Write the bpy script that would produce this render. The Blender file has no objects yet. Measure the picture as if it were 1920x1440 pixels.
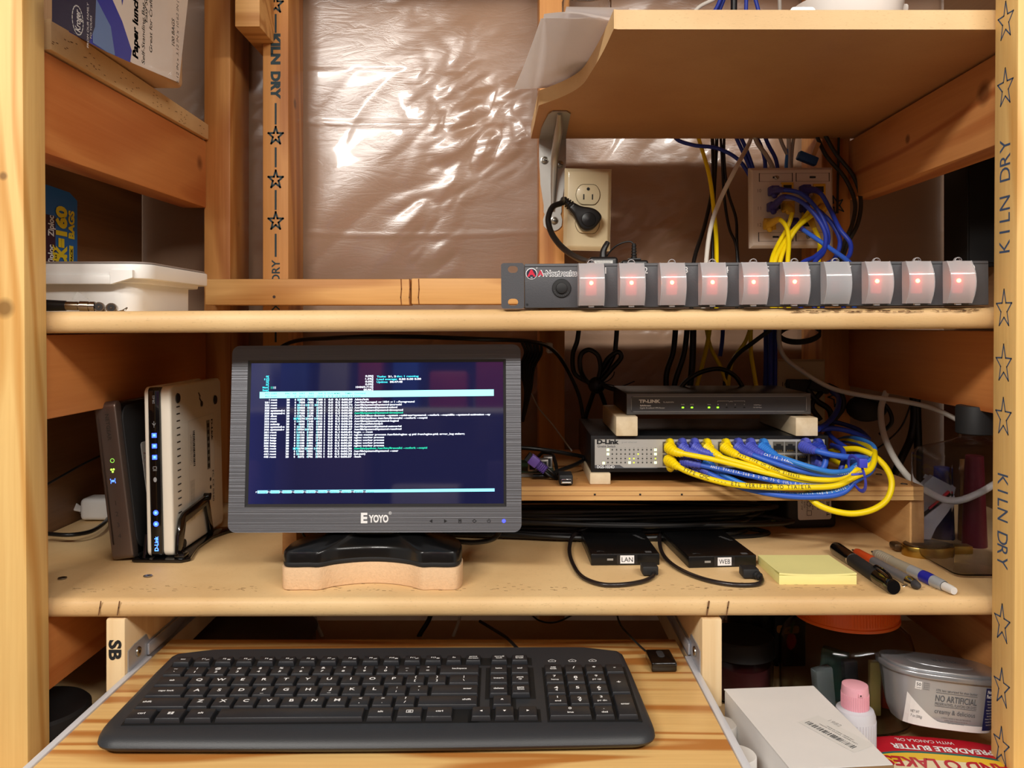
import bpy, bmesh, math, random
from mathutils import Vector, Matrix, noise, Euler
sc = bpy.context.scene
COL = sc.collection
K = 1.05            # depth of one layout unit along +Y
F = 1440.0
HOR = 610.0
# ---- camera: level, vertical shift ----
cd = bpy.data.cameras.new('camera'); cam = bpy.data.objects.new('camera', cd); COL.objects.link(cam)
cam.location = (0, 0, 0); cam.rotation_euler = (math.pi/2, 0, 0)
cd.sensor_fit = 'HORIZONTAL'; cd.sensor_width = 36.0
cd.lens = 36.0 * F*K/1920.0
cd.shift_y = -(720-HOR)/1920.0
cd.clip_start = 0.01
sc.camera = cam
# ---- world ----
w = bpy.data.worlds.new('basement_air'); sc.world = w; w.use_nodes = True
bg = w.node_tree.nodes['Background']; bg.inputs[0].default_value = (1.0, .93, .85, 1); bg.inputs[1].default_value = 0.18
# ---- two fluorescent fixtures behind the camera, plus an added rack light ----
def lamp(name, loc, target, sx, sy, power, color):
    l = bpy.data.lights.new(name, 'AREA'); l.shape = 'RECTANGLE'; l.size = sx; l.size_y = sy
    l.energy = power; l.color = color
    o = bpy.data.objects.new(name, l); COL.objects.link(o); o.location = loc
    o.rotation_euler = (Vector(target)-Vector(loc)).to_track_quat('-Z', 'Y').to_euler()
    return o
lamp('ceiling_and_fill_light', (-.80, -.80, 1.02), (0, .9, -.1), .90, .07, 15, (1.0, .965, .905))
lamp('ceiling_and_fill_light', (.78, -.80, 1.02), (0, .9, -.1), 1.30, .07, 12, (1.0, .965, .905))
lamp('ceiling_and_fill_light', (-.3, -1.05, 1.08), (-.3, -2.0, .1), 1.2, .10, 16, (1.0, .965, .905))  # added fill, brightens the rack so its reflection shows in the screen
sc.view_settings.view_transform = 'Standard'; sc.view_settings.look = 'None'
sc.view_settings.gamma = 1.0; sc.view_settings.use_curve_mapping = False
sc.view_settings.exposure = 1.0
R = math.radians

def P(px, py, y):            # point seen at pixel px,py standing y layout units deep
    return Vector(((px-960)*y/F, y*K, -(py-HOR)*y/F))
def onz(px, py, z):          # point on the level z
    y = -z*F/(py-HOR); return Vector(((px-960)*y/F, y*K, z))

# ---------------- materials ----------------
def lin(c): return c/12.92 if c <= .04045 else ((c+.055)/1.055)**2.4
def C(r, g, b): return (lin(r/255), lin(g/255), lin(b/255), 1)
MATS = {}
def nn(nt, t, **kw):
    n = nt.nodes.new(t)
    for k, v in kw.items(): setattr(n, k, v)
    return n
def mat(name, col, rough=.5, metal=0, spec=.5, bump=0, bscale=200, emit=None, estr=0, coat=0, var=0, vscale=20, trans=0, alpha=1, ior=1.45, stretch=(1,1,1), sheen=0):
    if name in MATS: return MATS[name]
    m = bpy.data.materials.new(name); m.use_nodes = True; MATS[name] = m
    nt = m.node_tree; p = nt.nodes['Principled BSDF']
    p.inputs['Base Color'].default_value = col; p.inputs['Roughness'].default_value = rough
    p.inputs['Metallic'].default_value = metal; p.inputs['Specular IOR Level'].default_value = spec
    p.inputs['IOR'].default_value = ior
    if emit: p.inputs['Emission Color'].default_value = emit; p.inputs['Emission Strength'].default_value = estr
    if coat: p.inputs['Coat Weight'].default_value = coat
    if trans: p.inputs['Transmission Weight'].default_value = trans
    if alpha < 1: p.inputs['Alpha'].default_value = alpha
    tc = nn(nt, 'ShaderNodeTexCoord'); mp = nn(nt, 'ShaderNodeMapping'); mp.inputs['Scale'].default_value = stretch
    nt.links.new(tc.outputs['Object'], mp.inputs['Vector'])
    v = var or .06
    nz = nn(nt, 'ShaderNodeTexNoise'); nz.inputs['Scale'].default_value = vscale; nz.inputs['Detail'].default_value = 4
    nt.links.new(mp.outputs[0], nz.inputs['Vector'])
    mx = nn(nt, 'ShaderNodeMix', data_type='RGBA'); mx.inputs['A'].default_value = tuple(c*(1-v) for c in col[:3])+(1,)
    mx.inputs['B'].default_value = tuple(min(1, c*(1+v)) for c in col[:3])+(1,)
    nt.links.new(nz.outputs['Fac'], mx.inputs['Factor']); nt.links.new(mx.outputs['Result'], p.inputs['Base Color'])
    if bump:
        n2 = nn(nt, 'ShaderNodeTexNoise'); n2.inputs['Scale'].default_value = bscale; n2.inputs['Detail'].default_value = 3
        nt.links.new(mp.outputs[0], n2.inputs['Vector'])
        b = nn(nt, 'ShaderNodeBump'); b.inputs['Strength'].default_value = bump; b.inputs['Distance'].default_value = .001
        nt.links.new(n2.outputs['Fac'], b.inputs['Height']); nt.links.new(b.outputs[0], p.inputs['Normal'])
    return m
def glow(name, col, s, base=(0,0,0,1)):
    return mat(name, base, .4, emit=col, estr=s)
def wood(name, light, dark, axis='Z', ring=9, knots=(), rough=.5, contrast=.6, distort=2.5, fine=1.0, thr=-1):
    """sawn softwood: long streaks along axis, fibre noise, optional knots (object coordinates x,y,z,radius)"""
    if name in MATS: return MATS[name]
    m = bpy.data.materials.new(name); m.use_nodes = True; MATS[name] = m
    nt = m.node_tree; L = nt.links.new; p = nt.nodes['Principled BSDF']
    p.inputs['Roughness'].default_value = rough; p.inputs['Specular IOR Level'].default_value = .35
    tc = nn(nt, 'ShaderNodeTexCoord'); mp = nn(nt, 'ShaderNodeMapping')
    a = 'XYZ'.index(axis); s = [1, 1, 1]; s[a] = .09; mp.inputs['Scale'].default_value = s
    L(tc.outputs['Object'], mp.inputs['Vector'])
    n1 = nn(nt, 'ShaderNodeTexNoise'); n1.inputs['Scale'].default_value = ring; n1.inputs['Detail'].default_value = 2; n1.inputs['Distortion'].default_value = .6
    L(mp.outputs[0], n1.inputs['Vector'])
    mu = nn(nt, 'ShaderNodeMath', operation='MULTIPLY'); mu.inputs[1].default_value = distort*9
    L(n1.outputs['Fac'], mu.inputs[0])
    si = nn(nt, 'ShaderNodeMath', operation='SINE'); L(mu.outputs[0], si.inputs[0])
    mr = nn(nt, 'ShaderNodeMapRange'); mr.inputs['From Min'].default_value = thr; mr.inputs['To Max'].default_value = contrast
    L(si.outputs[0], mr.inputs['Value'])
    mp2 = nn(nt, 'ShaderNodeMapping'); s2 = [1, 1, 1]; s2[a] = .03; mp2.inputs['Scale'].default_value = s2
    L(tc.outputs['Object'], mp2.inputs['Vector'])
    n2 = nn(nt, 'ShaderNodeTexNoise'); n2.inputs['Scale'].default_value = 260*fine; n2.inputs['Detail'].default_value = 3
    L(mp2.outputs[0], n2.inputs['Vector'])
    ad = nn(nt, 'ShaderNodeMath', operation='MULTIPLY_ADD'); ad.inputs[1].default_value = .55; 
    L(n2.outputs['Fac'], ad.inputs[0]); L(mr.outputs[0], ad.inputs[2])
    sb = nn(nt, 'ShaderNodeMath', operation='SUBTRACT'); sb.inputs[1].default_value = .15; sb.use_clamp = True; L(ad.outputs[0], sb.inputs[0])
    mx = nn(nt, 'ShaderNodeMix', data_type='RGBA'); mx.inputs['A'].default_value = light; mx.inputs['B'].default_value = dark
    L(sb.outputs[0], mx.inputs['Factor']); out = mx.outputs['Result']
    # broad tone drift of the board
    n3 = nn(nt, 'ShaderNodeTexNoise'); n3.inputs['Scale'].default_value = 3.5; L(mp.outputs[0], n3.inputs['Vector'])
    mh = nn(nt, 'ShaderNodeMix', data_type='RGBA', blend_type='MULTIPLY'); mh.inputs['Factor'].default_value = .5
    cr = nn(nt, 'ShaderNodeMapRange'); cr.inputs['To Min'].default_value = .72; cr.inputs['To Max'].default_value = 1.2
    L(n3.outputs['Fac'], cr.inputs['Value']); L(out, mh.inputs['A']); L(cr.outputs[0], mh.inputs['B']); out = mh.outputs['Result']
    for (x, y, z, r) in knots:
        d = nn(nt, 'ShaderNodeVectorMath', operation='DISTANCE'); L(tc.outputs['Object'], d.inputs[0]); d.inputs[1].default_value = (x, y, z)
        q = nn(nt, 'ShaderNodeMapRange'); q.inputs['From Min'].default_value = r*.55; q.inputs['From Max'].default_value = r*1.25
        q.inputs['To Min'].default_value = .85; q.inputs['To Max'].default_value = 0
        L(d.outputs['Value'], q.inputs['Value'])
        km = nn(nt, 'ShaderNodeMix', data_type='RGBA'); km.inputs['B'].default_value = tuple(c*.35 for c in dark[:3])+(1,)
        L(q.outputs[0], km.inputs['Factor']); L(out, km.inputs['A']); out = km.outputs['Result']
    L(out, p.inputs['Base Color'])
    b = nn(nt, 'ShaderNodeBump'); b.inputs['Strength'].default_value = .25; b.inputs['Distance'].default_value = .0006
    L(n2.outputs['Fac'], b.inputs['Height']); L(b.outputs[0], p.inputs['Normal'])
    return m

# ---------------- mesh builder ----------------
_fonts = {}
def glyphs(s, bold=0.0):
    k = (s, bold)
    if k in _fonts: return _fonts[k]
    cu = bpy.data.curves.new('t', 'FONT'); cu.body = s; cu.size = 1; cu.resolution_u = 3; cu.offset = bold; cu.fill_mode = 'FRONT'
    o = bpy.data.objects.new('t', cu); COL.objects.link(o)
    dg = bpy.context.evaluated_depsgraph_get(); me = bpy.data.meshes.new_from_object(o.evaluated_get(dg))
    vs = [v.co.copy() for v in me.vertices]; fs = [tuple(p.vertices) for p in me.polygons]
    bpy.data.objects.remove(o); bpy.data.curves.remove(cu); bpy.data.meshes.remove(me)
    if vs: x0 = min(v.x for v in vs); x1 = max(v.x for v in vs)
    else: x0 = x1 = 0
    _fonts[k] = (vs, fs, x0, x1); return _fonts[k]

def frame(o, xd, yd, rot=0):
    xd = Vector(xd).normalized(); yd = Vector(yd); yd = (yd - xd*yd.dot(xd)).normalized(); z = xd.cross(yd)
    m = Matrix((xd, yd, z)).transposed().to_4x4(); m.translation = Vector(o)
    return m @ Matrix.Rotation(rot, 4, 'Z')
def FR(x, y, z, rot=0): return frame((x, y, z), (1,0,0), (0,0,1), rot)     # facing -Y
def TP(x, y, z, rot=0): return frame((x, y, z), (1,0,0), (0,1,0), rot)     # facing +Z
def RX(x, y, z, rot=0): return frame((x, y, z), (0,1,0), (0,0,1), rot)     # facing +X

def spline(pts, n=8, radii=None):
    pts = [Vector(p) for p in pts]
    if len(pts) < 3: 
        return pts, radii
    out = []; ro = []
    for i in range(len(pts)-1):
        p0 = pts[i-1] if i else pts[0]*2-pts[1]; p1 = pts[i]; p2 = pts[i+1]
        p3 = pts[i+2] if i+2 < len(pts) else pts[-1]*2-pts[-2]
        d1 = max((p2-p1).length, 1e-6)**.5; d0 = max((p1-p0).length, 1e-6)**.5; d2 = max((p3-p2).length, 1e-6)**.5
        m1 = (p2-p0)/(d0+d1)*d1 if True else 0
        t1 = ((p1-p0)/d0 - (p2-p0)/(d0+d1) + (p2-p1)/d1)*d1
        t2 = ((p2-p1)/d1 - (p3-p1)/(d1+d2) + (p3-p2)/d2)*d1
        for k in range(n):
            t = k/n; t2_ = t*t; t3 = t2_*t
            out.append((2*t3-3*t2_+1)*p1 + (t3-2*t2_+t)*t1 + (-2*t3+3*t2_)*p2 + (t3-t2_)*t2)
            if radii: ro.append(radii[i]*(1-t)+radii[i+1]*t)
    out.append(pts[-1])
    if radii: ro.append(radii[-1])
    return out, (ro if radii else None)

class MB:
    def __init__(s): s.bm = bmesh.new(); s.mats = []
    def mi(s, m):
        if m not in s.mats: s.mats.append(m)
        return s.mats.index(m)
    def add(s, vs, fs, m, M=None, smooth=False):
        i = s.mi(m); bv = [s.bm.verts.new(M @ Vector(v) if M else v) for v in vs]
        for f in fs:
            try:
                q = s.bm.faces.new([bv[k] for k in f]); q.material_index = i; q.smooth = smooth
            except ValueError: pass
        return bv
    def hexa(s, c, m, M=None, bevel=0, seg=2):
        """8 corners: bottom 4 (ccw) then top 4"""
        b = bmesh.new(); vs = [b.verts.new(M @ Vector(v) if M else v) for v in c]
        for f in ((3,2,1,0),(4,5,6,7),(0,1,5,4),(1,2,6,5),(2,3,7,6),(3,0,4,7)): b.faces.new([vs[k] for k in f])
        b.normal_update()
        if bevel: bmesh.ops.bevel(b, geom=b.edges[:]+b.verts[:], offset=bevel, segments=seg, profile=.5, affect='EDGES', clamp_overlap=True)
        b.verts.index_update()
        s.add([v.co.copy() for v in b.verts], [tuple(v.index for v in f.verts) for f in b.faces], m, None, bool(bevel)); b.free()
    def box(s, x0, x1, y0, y1, z0, z1, m, M=None, bevel=0, seg=2):
        if x0 > x1: x0, x1 = x1, x0
        if y0 > y1: y0, y1 = y1, y0
        if z0 > z1: z0, z1 = z1, z0
        s.hexa([(x0,y0,z0),(x1,y0,z0),(x1,y1,z0),(x0,y1,z0),(x0,y0,z1),(x1,y0,z1),(x1,y1,z1),(x0,y1,z1)], m, M, bevel, seg)
    def prism(s, poly, z0, z1, m, M=None, bevel=0, seg=2, smooth=None, holes=None):
        """polygon (x,y) extruded z0..z1, then transformed"""
        b = bmesh.new(); n = len(poly)
        lo = [b.verts.new((x, y, z0)) for x, y in poly]; hi = [b.verts.new((x, y, z1)) for x, y in poly]
        b.faces.new(lo[::-1]); b.faces.new(hi)
        for i in range(n): b.faces.new((lo[i], lo[(i+1)%n], hi[(i+1)%n], hi[i]))
        bmesh.ops.recalc_face_normals(b, faces=b.faces[:])
        if bevel:
            es = [e for e in b.edges if abs(e.verts[0].co.z-e.verts[1].co.z) < 1e-7]
            bmesh.ops.bevel(b, geom=es, offset=bevel, segments=seg, profile=.5, affect='EDGES', clamp_overlap=True)
        b.verts.index_update()
        s.add([(M @ v.co if M else v.co.copy()) for v in b.verts], [tuple(v.index for v in f.verts) for f in b.faces], m, None, bool(bevel) if smooth is None else smooth); b.free()
    def lathe(s, prof, m, M=None, seg=32, a0=0, a1=math.tau, smooth=True):
        vs = []; fs = []; full = abs(a1-a0-math.tau) < 1e-6; n = seg if full else seg+1
        for r, z in prof:
            for k in range(n):
                a = a0+(a1-a0)*k/seg; vs.append((r*math.cos(a), r*math.sin(a), z))
        for i in range(len(prof)-1):
            for k in range(seg):
                k2 = (k+1) % n; fs.append((i*n+k, i*n+k2, (i+1)*n+k2, (i+1)*n+k))
        bv = s.add(vs, fs, m, M, smooth)
        return bv
    def cyl(s, p0, p1, r0, m, r1=None, seg=20, smooth=True):
        r1 = r0 if r1 is None else r1; p0 = Vector(p0); p1 = Vector(p1); d = p1-p0; h = d.length
        M = Matrix.Translation(p0) @ d.to_track_quat('Z', 'Y').to_matrix().to_4x4()
        vs = [(r0*math.cos(math.tau*k/seg), r0*math.sin(math.tau*k/seg), 0) for k in range(seg)] + [(r1*math.cos(math.tau*k/seg), r1*math.sin(math.tau*k/seg), h) for k in range(seg)]
        s.add(vs, [(k, (k+1)%seg, seg+(k+1)%seg, seg+k) for k in range(seg)], m, M, smooth)
        s.add(vs[:seg], [tuple(range(seg))[::-1]], m, M); s.add(vs[seg:], [tuple(range(seg))], m, M)
    def tube(s, pts, r, m, seg=10, n=8, radii=None, flat=1.0):
        pts, ro = spline(pts, n, radii); N = len(pts); vs = []; fs = []
        up = Vector((0, 0, 1)); t0 = (pts[1]-pts[0]).normalized()
        if abs(t0.dot(up)) > .9: up = Vector((1, 0, 0))
        u = t0.cross(up).normalized()
        for i in range(N):
            t = (pts[min(i+1, N-1)]-pts[max(i-1, 0)])
            t = t.normalized() if t.length > 1e-9 else t0
            u = (u - t*u.dot(t)); u = u.normalized() if u.length > 1e-6 else t.orthogonal().normalized()
            v = t.cross(u); rr = ro[i] if ro else r
            for k in range(seg):
                a = math.tau*k/seg; vs.append(pts[i] + u*(rr*math.cos(a)) + v*(rr*flat*math.sin(a)))
        for i in range(N-1):
            for k in range(seg): fs.append((i*seg+k, i*seg+(k+1)%seg, (i+1)*seg+(k+1)%seg, (i+1)*seg+k))
        s.add(vs, fs, m, None, True)
        s.add(vs[:seg], [tuple(range(seg))[::-1]], m); s.add(vs[-seg:], [tuple(range(seg))], m)
        return pts
    def ball(s, c, r, m, seg=16, sq=(1,1,1)):
        pr = [(max(1e-5, r*math.sin(math.pi*k/10)), -r*math.cos(math.pi*k/10)) for k in range(11)]
        s.lathe(pr, m, Matrix.Translation(Vector(c)) @ Matrix.Diagonal((*sq, 1)), seg)
    def text(s, t, M, h, m, w=None, align='C', bold=0.0, lift=.00015, wide=1.0):
        vs, fs, x0, x1 = glyphs(t, bold)
        if not vs: return
        k = h/.70; kx = k*wide if w is None else w/max(1e-6, x1-x0)
        ox = {'C': -(x0+x1)/2, 'L': -x0, 'R': -x1}[align]
        s.add([M @ Vector(((v.x+ox)*kx, v.y*k-h/2, lift)) for v in vs], fs, m)
    def rect(s, M, x0, x1, y0, y1, m, lift=.0001):
        s.add([M @ Vector(p) for p in ((x0,y0,lift),(x1,y0,lift),(x1,y1,lift),(x0,y1,lift))], [(0,1,2,3)], m)
    def disc(s, M, cx, cy, r, m, lift=.0001, seg=20, ry=None):
        ry = ry or r
        s.add([M @ Vector((cx+r*math.cos(math.tau*k/seg), cy+ry*math.sin(math.tau*k/seg), lift)) for k in range(seg)], [tuple(range(seg))], m)
    def poly(s, M, pts, m, lift=.0001): s.add([M @ Vector((x, y, lift)) for x, y in pts], [tuple(range(len(pts)))], m)
    def line(s, M, pts, wd, m, lift=.00012, closed=False):
        q = list(pts)+([pts[0]] if closed else [])
        for (ax, ay), (bx, by) in zip(q, q[1:]):
            d = Vector((bx-ax, by-ay)); 
            if d.length < 1e-7: continue
            nrm = Vector((-d.y, d.x)).normalized()*wd/2; e = d.normalized()*wd*.5
            s.add([M @ Vector((x, y, lift)) for x, y in ((ax-e.x+nrm.x, ay-e.y+nrm.y),(ax-e.x-nrm.x, ay-e.y-nrm.y),(bx+e.x-nrm.x, by+e.y-nrm.y),(bx+e.x+nrm.x, by+e.y+nrm.y))], [(0,1,2,3)], m)
    def build(s, name, parent=None, label=None):
        me = bpy.data.meshes.new(name); bmesh.ops.remove_doubles(s.bm, verts=s.bm.verts[:], dist=1e-7) if False else None
        s.bm.to_mesh(me); s.bm.free()
        for m in s.mats: me.materials.append(m)
        try: me.set_sharp_from_angle(angle=R(40))
        except Exception: pass
        o = bpy.data.objects.new(name, me); COL.objects.link(o)
        if parent: o.parent = parent
        if label: o['label'] = label
        return o
def tag(o, label, cat, group=None, kind=None):
    o['label'] = label; o['category'] = cat
    if group: o['group'] = group
    if kind: o['kind'] = kind
    return o
def T(name, label, cat, loc=(0,0,0), rz=0, group=None, rot=None):
    o = bpy.data.objects.new(name, None); COL.objects.link(o); o.empty_display_size = .02
    o.location = loc; o.rotation_euler = rot or (0, 0, rz)
    return tag(o, label, cat, group)
def copy_tree(o, parent=None):
    c = o.copy(); COL.objects.link(c); c.parent = parent
    for ch in list(o.children): copy_tree(ch, c)
    return c
def rrect(x0, x1, y0, y1, r, n=5):
    o = []
    for cx, cy, a in ((x1-r, y1-r, 0), (x0+r, y1-r, 90), (x0+r, y0+r, 180), (x1-r, y0+r, 270)):
        for k in range(n+1):
            t = R(a+90*k/n); o.append((cx+r*math.cos(t), cy+r*math.sin(t)))
    return o
STAR = [((1 if k % 2 == 0 else .40)*math.sin(math.tau*k/10), (1 if k % 2 == 0 else .40)*math.cos(math.tau*k/10)) for k in range(10)]
# shared materials
INK = mat('blue_grey_ink', C(50, 68, 74), .8)
INKB = mat('blue_ink', C(66, 86, 118), .8)
BLACK = mat('black_plastic', C(22, 22, 23), .35)
BLACKM = mat('matte_black_plastic', C(30, 30, 31), .6)
BRUB = mat('black_rubber_cable', C(18, 17, 17), .38)
WHITE = mat('white_plastic', C(232, 230, 226), .4)
SCREW = mat('zinc_screw', C(170, 168, 160), .3, metal=1)
PRW = mat('white_print', C(235, 235, 235), .6)
PRK = mat('black_print', C(25, 25, 28), .7)
BLUEC = mat('blue_cable_jacket', C(50, 96, 200), .42)
BLUED = mat('dark_blue_cable_jacket', C(34, 56, 160), .45)
BLUEL = mat('light_blue_cable_jacket', C(52, 128, 214), .42)
VIOB = mat('violet_blue_boot', C(78, 88, 190), .45)
INDIGO = mat('indigo_boot', C(50, 44, 120), .5)
YEL = mat('yellow_cable_jacket', C(245, 216, 10), .4)
GRYC = mat('grey_cable_jacket', C(176, 168, 158), .5)
WHC = mat('white_cable_jacket', C(215, 210, 200), .5)
# =================== SETTING ===================
def struct(mb, name, kindcat=None):
    o = mb.build(name); o['kind'] = 'structure'; return o
# floor, ceiling and the wall behind the photographer
CONC = mat('concrete', C(120, 112, 104), .8, bump=.3, bscale=40)
m = MB(); m.box(-2.4, 2.4, -2.3, 1.9, -1.36, -1.30, CONC); struct(m, 'floor')
m = MB(); m.box(-2.4, 2.4, -2.3, 1.9, 1.12, 1.16, mat('ceiling_paint', C(150, 130, 110), .8)); struct(m, 'ceiling')
m = MB(); m.box(-2.4, 2.4, -2.30, -2.24, -1.36, 1.16, mat('room_paint', C(150, 128, 118), .7)); struct(m, 'wall_front')
# plastic vapour barrier over the outer wall
YS, YW = 1.165, 1.255
def plastic():
    m = bpy.data.materials.new('vapour_barrier_film'); m.use_nodes = True; nt = m.node_tree; L = nt.links.new
    p = nt.nodes['Principled BSDF']; p.inputs['Roughness'].default_value = .24; p.inputs['Specular IOR Level'].default_value = .7
    p.inputs['Coat Weight'].default_value = .27; p.inputs['Coat Roughness'].default_value = .05
    tc = nn(nt, 'ShaderNodeTexCoord'); n = nn(nt, 'ShaderNodeTexNoise'); n.inputs['Scale'].default_value = 2.2; n.inputs['Detail'].default_value = 3
    L(tc.outputs['Object'], n.inputs['Vector'])
    mx = nn(nt, 'ShaderNodeMix', data_type='RGBA'); mx.inputs['A'].default_value = C(142, 110, 88); mx.inputs['B'].default_value = C(178, 146, 120)
    L(n.outputs['Fac'], mx.inputs['Factor']); L(mx.outputs['Result'], p.inputs['Base Color'])
    mp = nn(nt, 'ShaderNodeMapping'); mp.inputs['Rotation'].default_value = (0, R(38), 0); mp.inputs['Scale'].default_value = (2.2, 1, 9)
    L(tc.outputs['Object'], mp.inputs['Vector'])
    w1 = nn(nt, 'ShaderNodeTexNoise'); w1.inputs['Scale'].default_value = 5; w1.inputs['Detail'].default_value = 5; w1.inputs['Roughness'].default_value = .6; w1.inputs['Distortion'].default_value = .8
    L(mp.outputs[0], w1.inputs['Vector'])
    ab = nn(nt, 'ShaderNodeMath', operation='SUBTRACT'); ab.inputs[1].default_value = .5; L(w1.outputs['Fac'], ab.inputs[0])
    a2 = nn(nt, 'ShaderNodeMath', operation='ABSOLUTE'); L(ab.outputs[0], a2.inputs[0])
    pw = nn(nt, 'ShaderNodeMath', operation='POWER'); pw.inputs[1].default_value = .5; L(a2.outputs[0], pw.inputs[0])
    b = nn(nt, 'ShaderNodeBump'); b.inputs['Strength'].default_value = .05; b.inputs['Distance'].default_value = .006
    L(pw.outputs[0], b.inputs['Height']); L(b.outputs[0], p.inputs['Normal'])
    return m
FILM = plastic()
m = MB(); vs = []; fs = []; nx, nz = 440, 340
for j in range(nz+1):
    for i in range(nx+1):
        x = -.85+1.85*i/nx; z = -.70+1.40*j/nz
        ca, sa = math.cos(R(42)), math.sin(R(42)); u = x*ca+z*sa; v = -x*sa+z*ca
        wk = max(0, min(1, .25+1.6*noise.noise(Vector((x*3.1+5, z*3.4, 7)))))
        h = noise.noise(Vector((u*4, v*9, 1.3)))*.0055 + abs(noise.noise(Vector((u*6+3, v*17, 4))))*-.0060*wk
        h += noise.noise(Vector((x*3, z*3, 9)))*.006 - abs(noise.noise(Vector((x*9, z*7, 2))))*.0030*wk
        wk2 = max(0, min(1, .1+2.2*noise.noise(Vector((x*5.1+2, z*4.4+8, 17)))))
        h -= (abs(noise.noise(Vector((u*13+7, v*27, 5))))*.0062 + abs(noise.noise(Vector((u*25, v*60, 3))))*.0018)*wk2
        amp = 1.0 if z < .42 else .5
        for zc in (.335, .152, -.02, -.2): h -= .0006*math.exp(-((z-zc-.004*math.sin(x*9))/.003)**2)
        vs.append((x, YW*K+.01+h*amp, z))
for j in range(nz):
    for i in range(nx): a = j*(nx+1)+i; fs.append((a, a+1, a+nx+2, a+nx+1))
m.add(vs, fs, FILM, None, True); m.box(-.85, 1.0, YW*K+.025, YW*K+.06, -.7, .7, CONC)
struct(m, 'wall_back')

SIDE = wood('light_block_ply', C(150, 112, 78), C(112, 78, 50), 'Y', 6)  # added panels that block light so both outer ends stay dark
m = MB(); m.box(-.612, -.600, .705*K, 1.245*K, -.70, .70, SIDE); struct(m, 'light_block_left')
m = MB(); m.box(.700, .712, .705*K, 1.245*K, -.70, .70, SIDE); struct(m, 'light_block_right')
# ---- lumber ----
PINE_L = C(222, 168, 92); PINE_D = C(186, 118, 50)
W_V = wood('pine_upright', C(240, 200, 128), C(206, 146, 70), 'Z', 9, knots=[tuple(P(8, 578, .7155))+(.009,), tuple(P(6, 330, .7155))+(.004,)], rough=.5, contrast=.7, distort=5, thr=-.2)
W_B = wood('pine_stud', C(214, 152, 86), C(172, 106, 50), 'Z', 8, knots=[tuple(P(421, 96, YS-.02))+(.011,), tuple(P(457, 420, 1.2))+(.008,), tuple(P(554, 195, 1.2))+(.008,)], contrast=.8, distort=5, thr=-.2)
W_Y = wood('pine_bearer', C(212, 138, 76), C(182, 100, 46), 'Y', 7, knots=[tuple(P(366, 306, 1.14))+(.012,)], contrast=.65, distort=5, thr=-.3)
W_Y2 = wood('pine_bearer_pale', C(212, 146, 86), C(176, 102, 52), 'Y', 7, knots=[(.51, .83*1.05, .2507, .013), (.51, .99*1.05, .24, .006)], contrast=.85, distort=6, thr=-.1)
W_X = wood('pine_rail', C(224, 172, 106), C(186, 128, 68), 'X', 8, contrast=.8, distort=5, thr=-.1)
W_END = wood('pine_block', C(238, 206, 158), C(216, 172, 114), 'Y', 12, contrast=.7, distort=4)
W_BLK = wood('pine_block_upright', C(240, 214, 170), C(214, 176, 124), 'Z', 16, contrast=.4)

def upright(name, x0t, x1t, x0b, x1b, y0, y1, M_, label, marks=None):
    m = MB(); zt, zb = .70, -.62
    m.hexa([(x0b, y0*K, zb), (x1b, y0*K, zb), (x1b, y1*K, zb), (x0b, y1*K, zb), (x0t, y0*K, zt), (x1t, y0*K, zt), (x1t, y1*K, zt), (x0t, y1*K, zt)], M_, bevel=.0025)
    if marks: marks(m)
    return tag(m.build(name), label, 'stud', 'wall studs')
YF0, YF1 = .7155, .7505
xl_t = (79-960)*YF1/F; xl_b = (98-960)*YF1/F
upright('wall_stud', xl_t-.089, xl_t, xl_b-.089, xl_b, YF0, YF1, W_V, 'pale pine upright at the front left edge of the shelves')
xr_t = (1869-960)*YF1/F; xr_b = (1854-960)*YF1/F
def marks_r(m):   # stamp on the inner side face (faces -X)
    def fr(py, lift=0):
        t = (py+130)/1500.; z = -(py-HOR)*.733/F; xx = xr_t+(xr_b-xr_t)*(.70-z)/1.32
        return frame((xx, .733*K, z), (0, -1, 0), (0, 0, 1))
    def st(py):
        q = fr(py); m.line(q, [(x*.0125, y*.019) for x, y in STAR], .0014, INKB, .0002, closed=True)
    for py in (40, 165, 580, 683, 783, 1170, 1290, 1400): st(py)
    for py, s in ((225, '-'),): pass
    for k, ch in enumerate('KILN DRY'):
        if ch == ' ': continue
        q = fr(462-k*27); q = q @ Matrix.Rotation(R(90), 4, 'Z'); m.text(ch, q, .0165, INKB, lift=.0002, wide=.9)
    for k, ch in enumerate('KILN DRY'):
        if ch == ' ': continue
        q = fr(900+k*22); q = q @ Matrix.Rotation(R(-90), 4, 'Z'); m.text(ch, q, .0165, INKB, lift=.0002, wide=.8)
upright('wall_stud', xr_t, xr_t+.089, xr_b, xr_b+.089, YF0, YF1, W_V, 'pine upright at the front right edge with blue stars and KILN DRY stamp', marks_r)
def rear_stud(pa, pb, label, marks=None, y0=YS, y1=YW-.006):
    a = (pa-960)*y0/F; b = (pb-960)*y0/F
    return upright('wall_stud', a, b, a, b, y0, y1, W_B, label, marks)
rear_stud(382, 432, 'rear pine stud with a knot near its top, left of the printed one')
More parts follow.
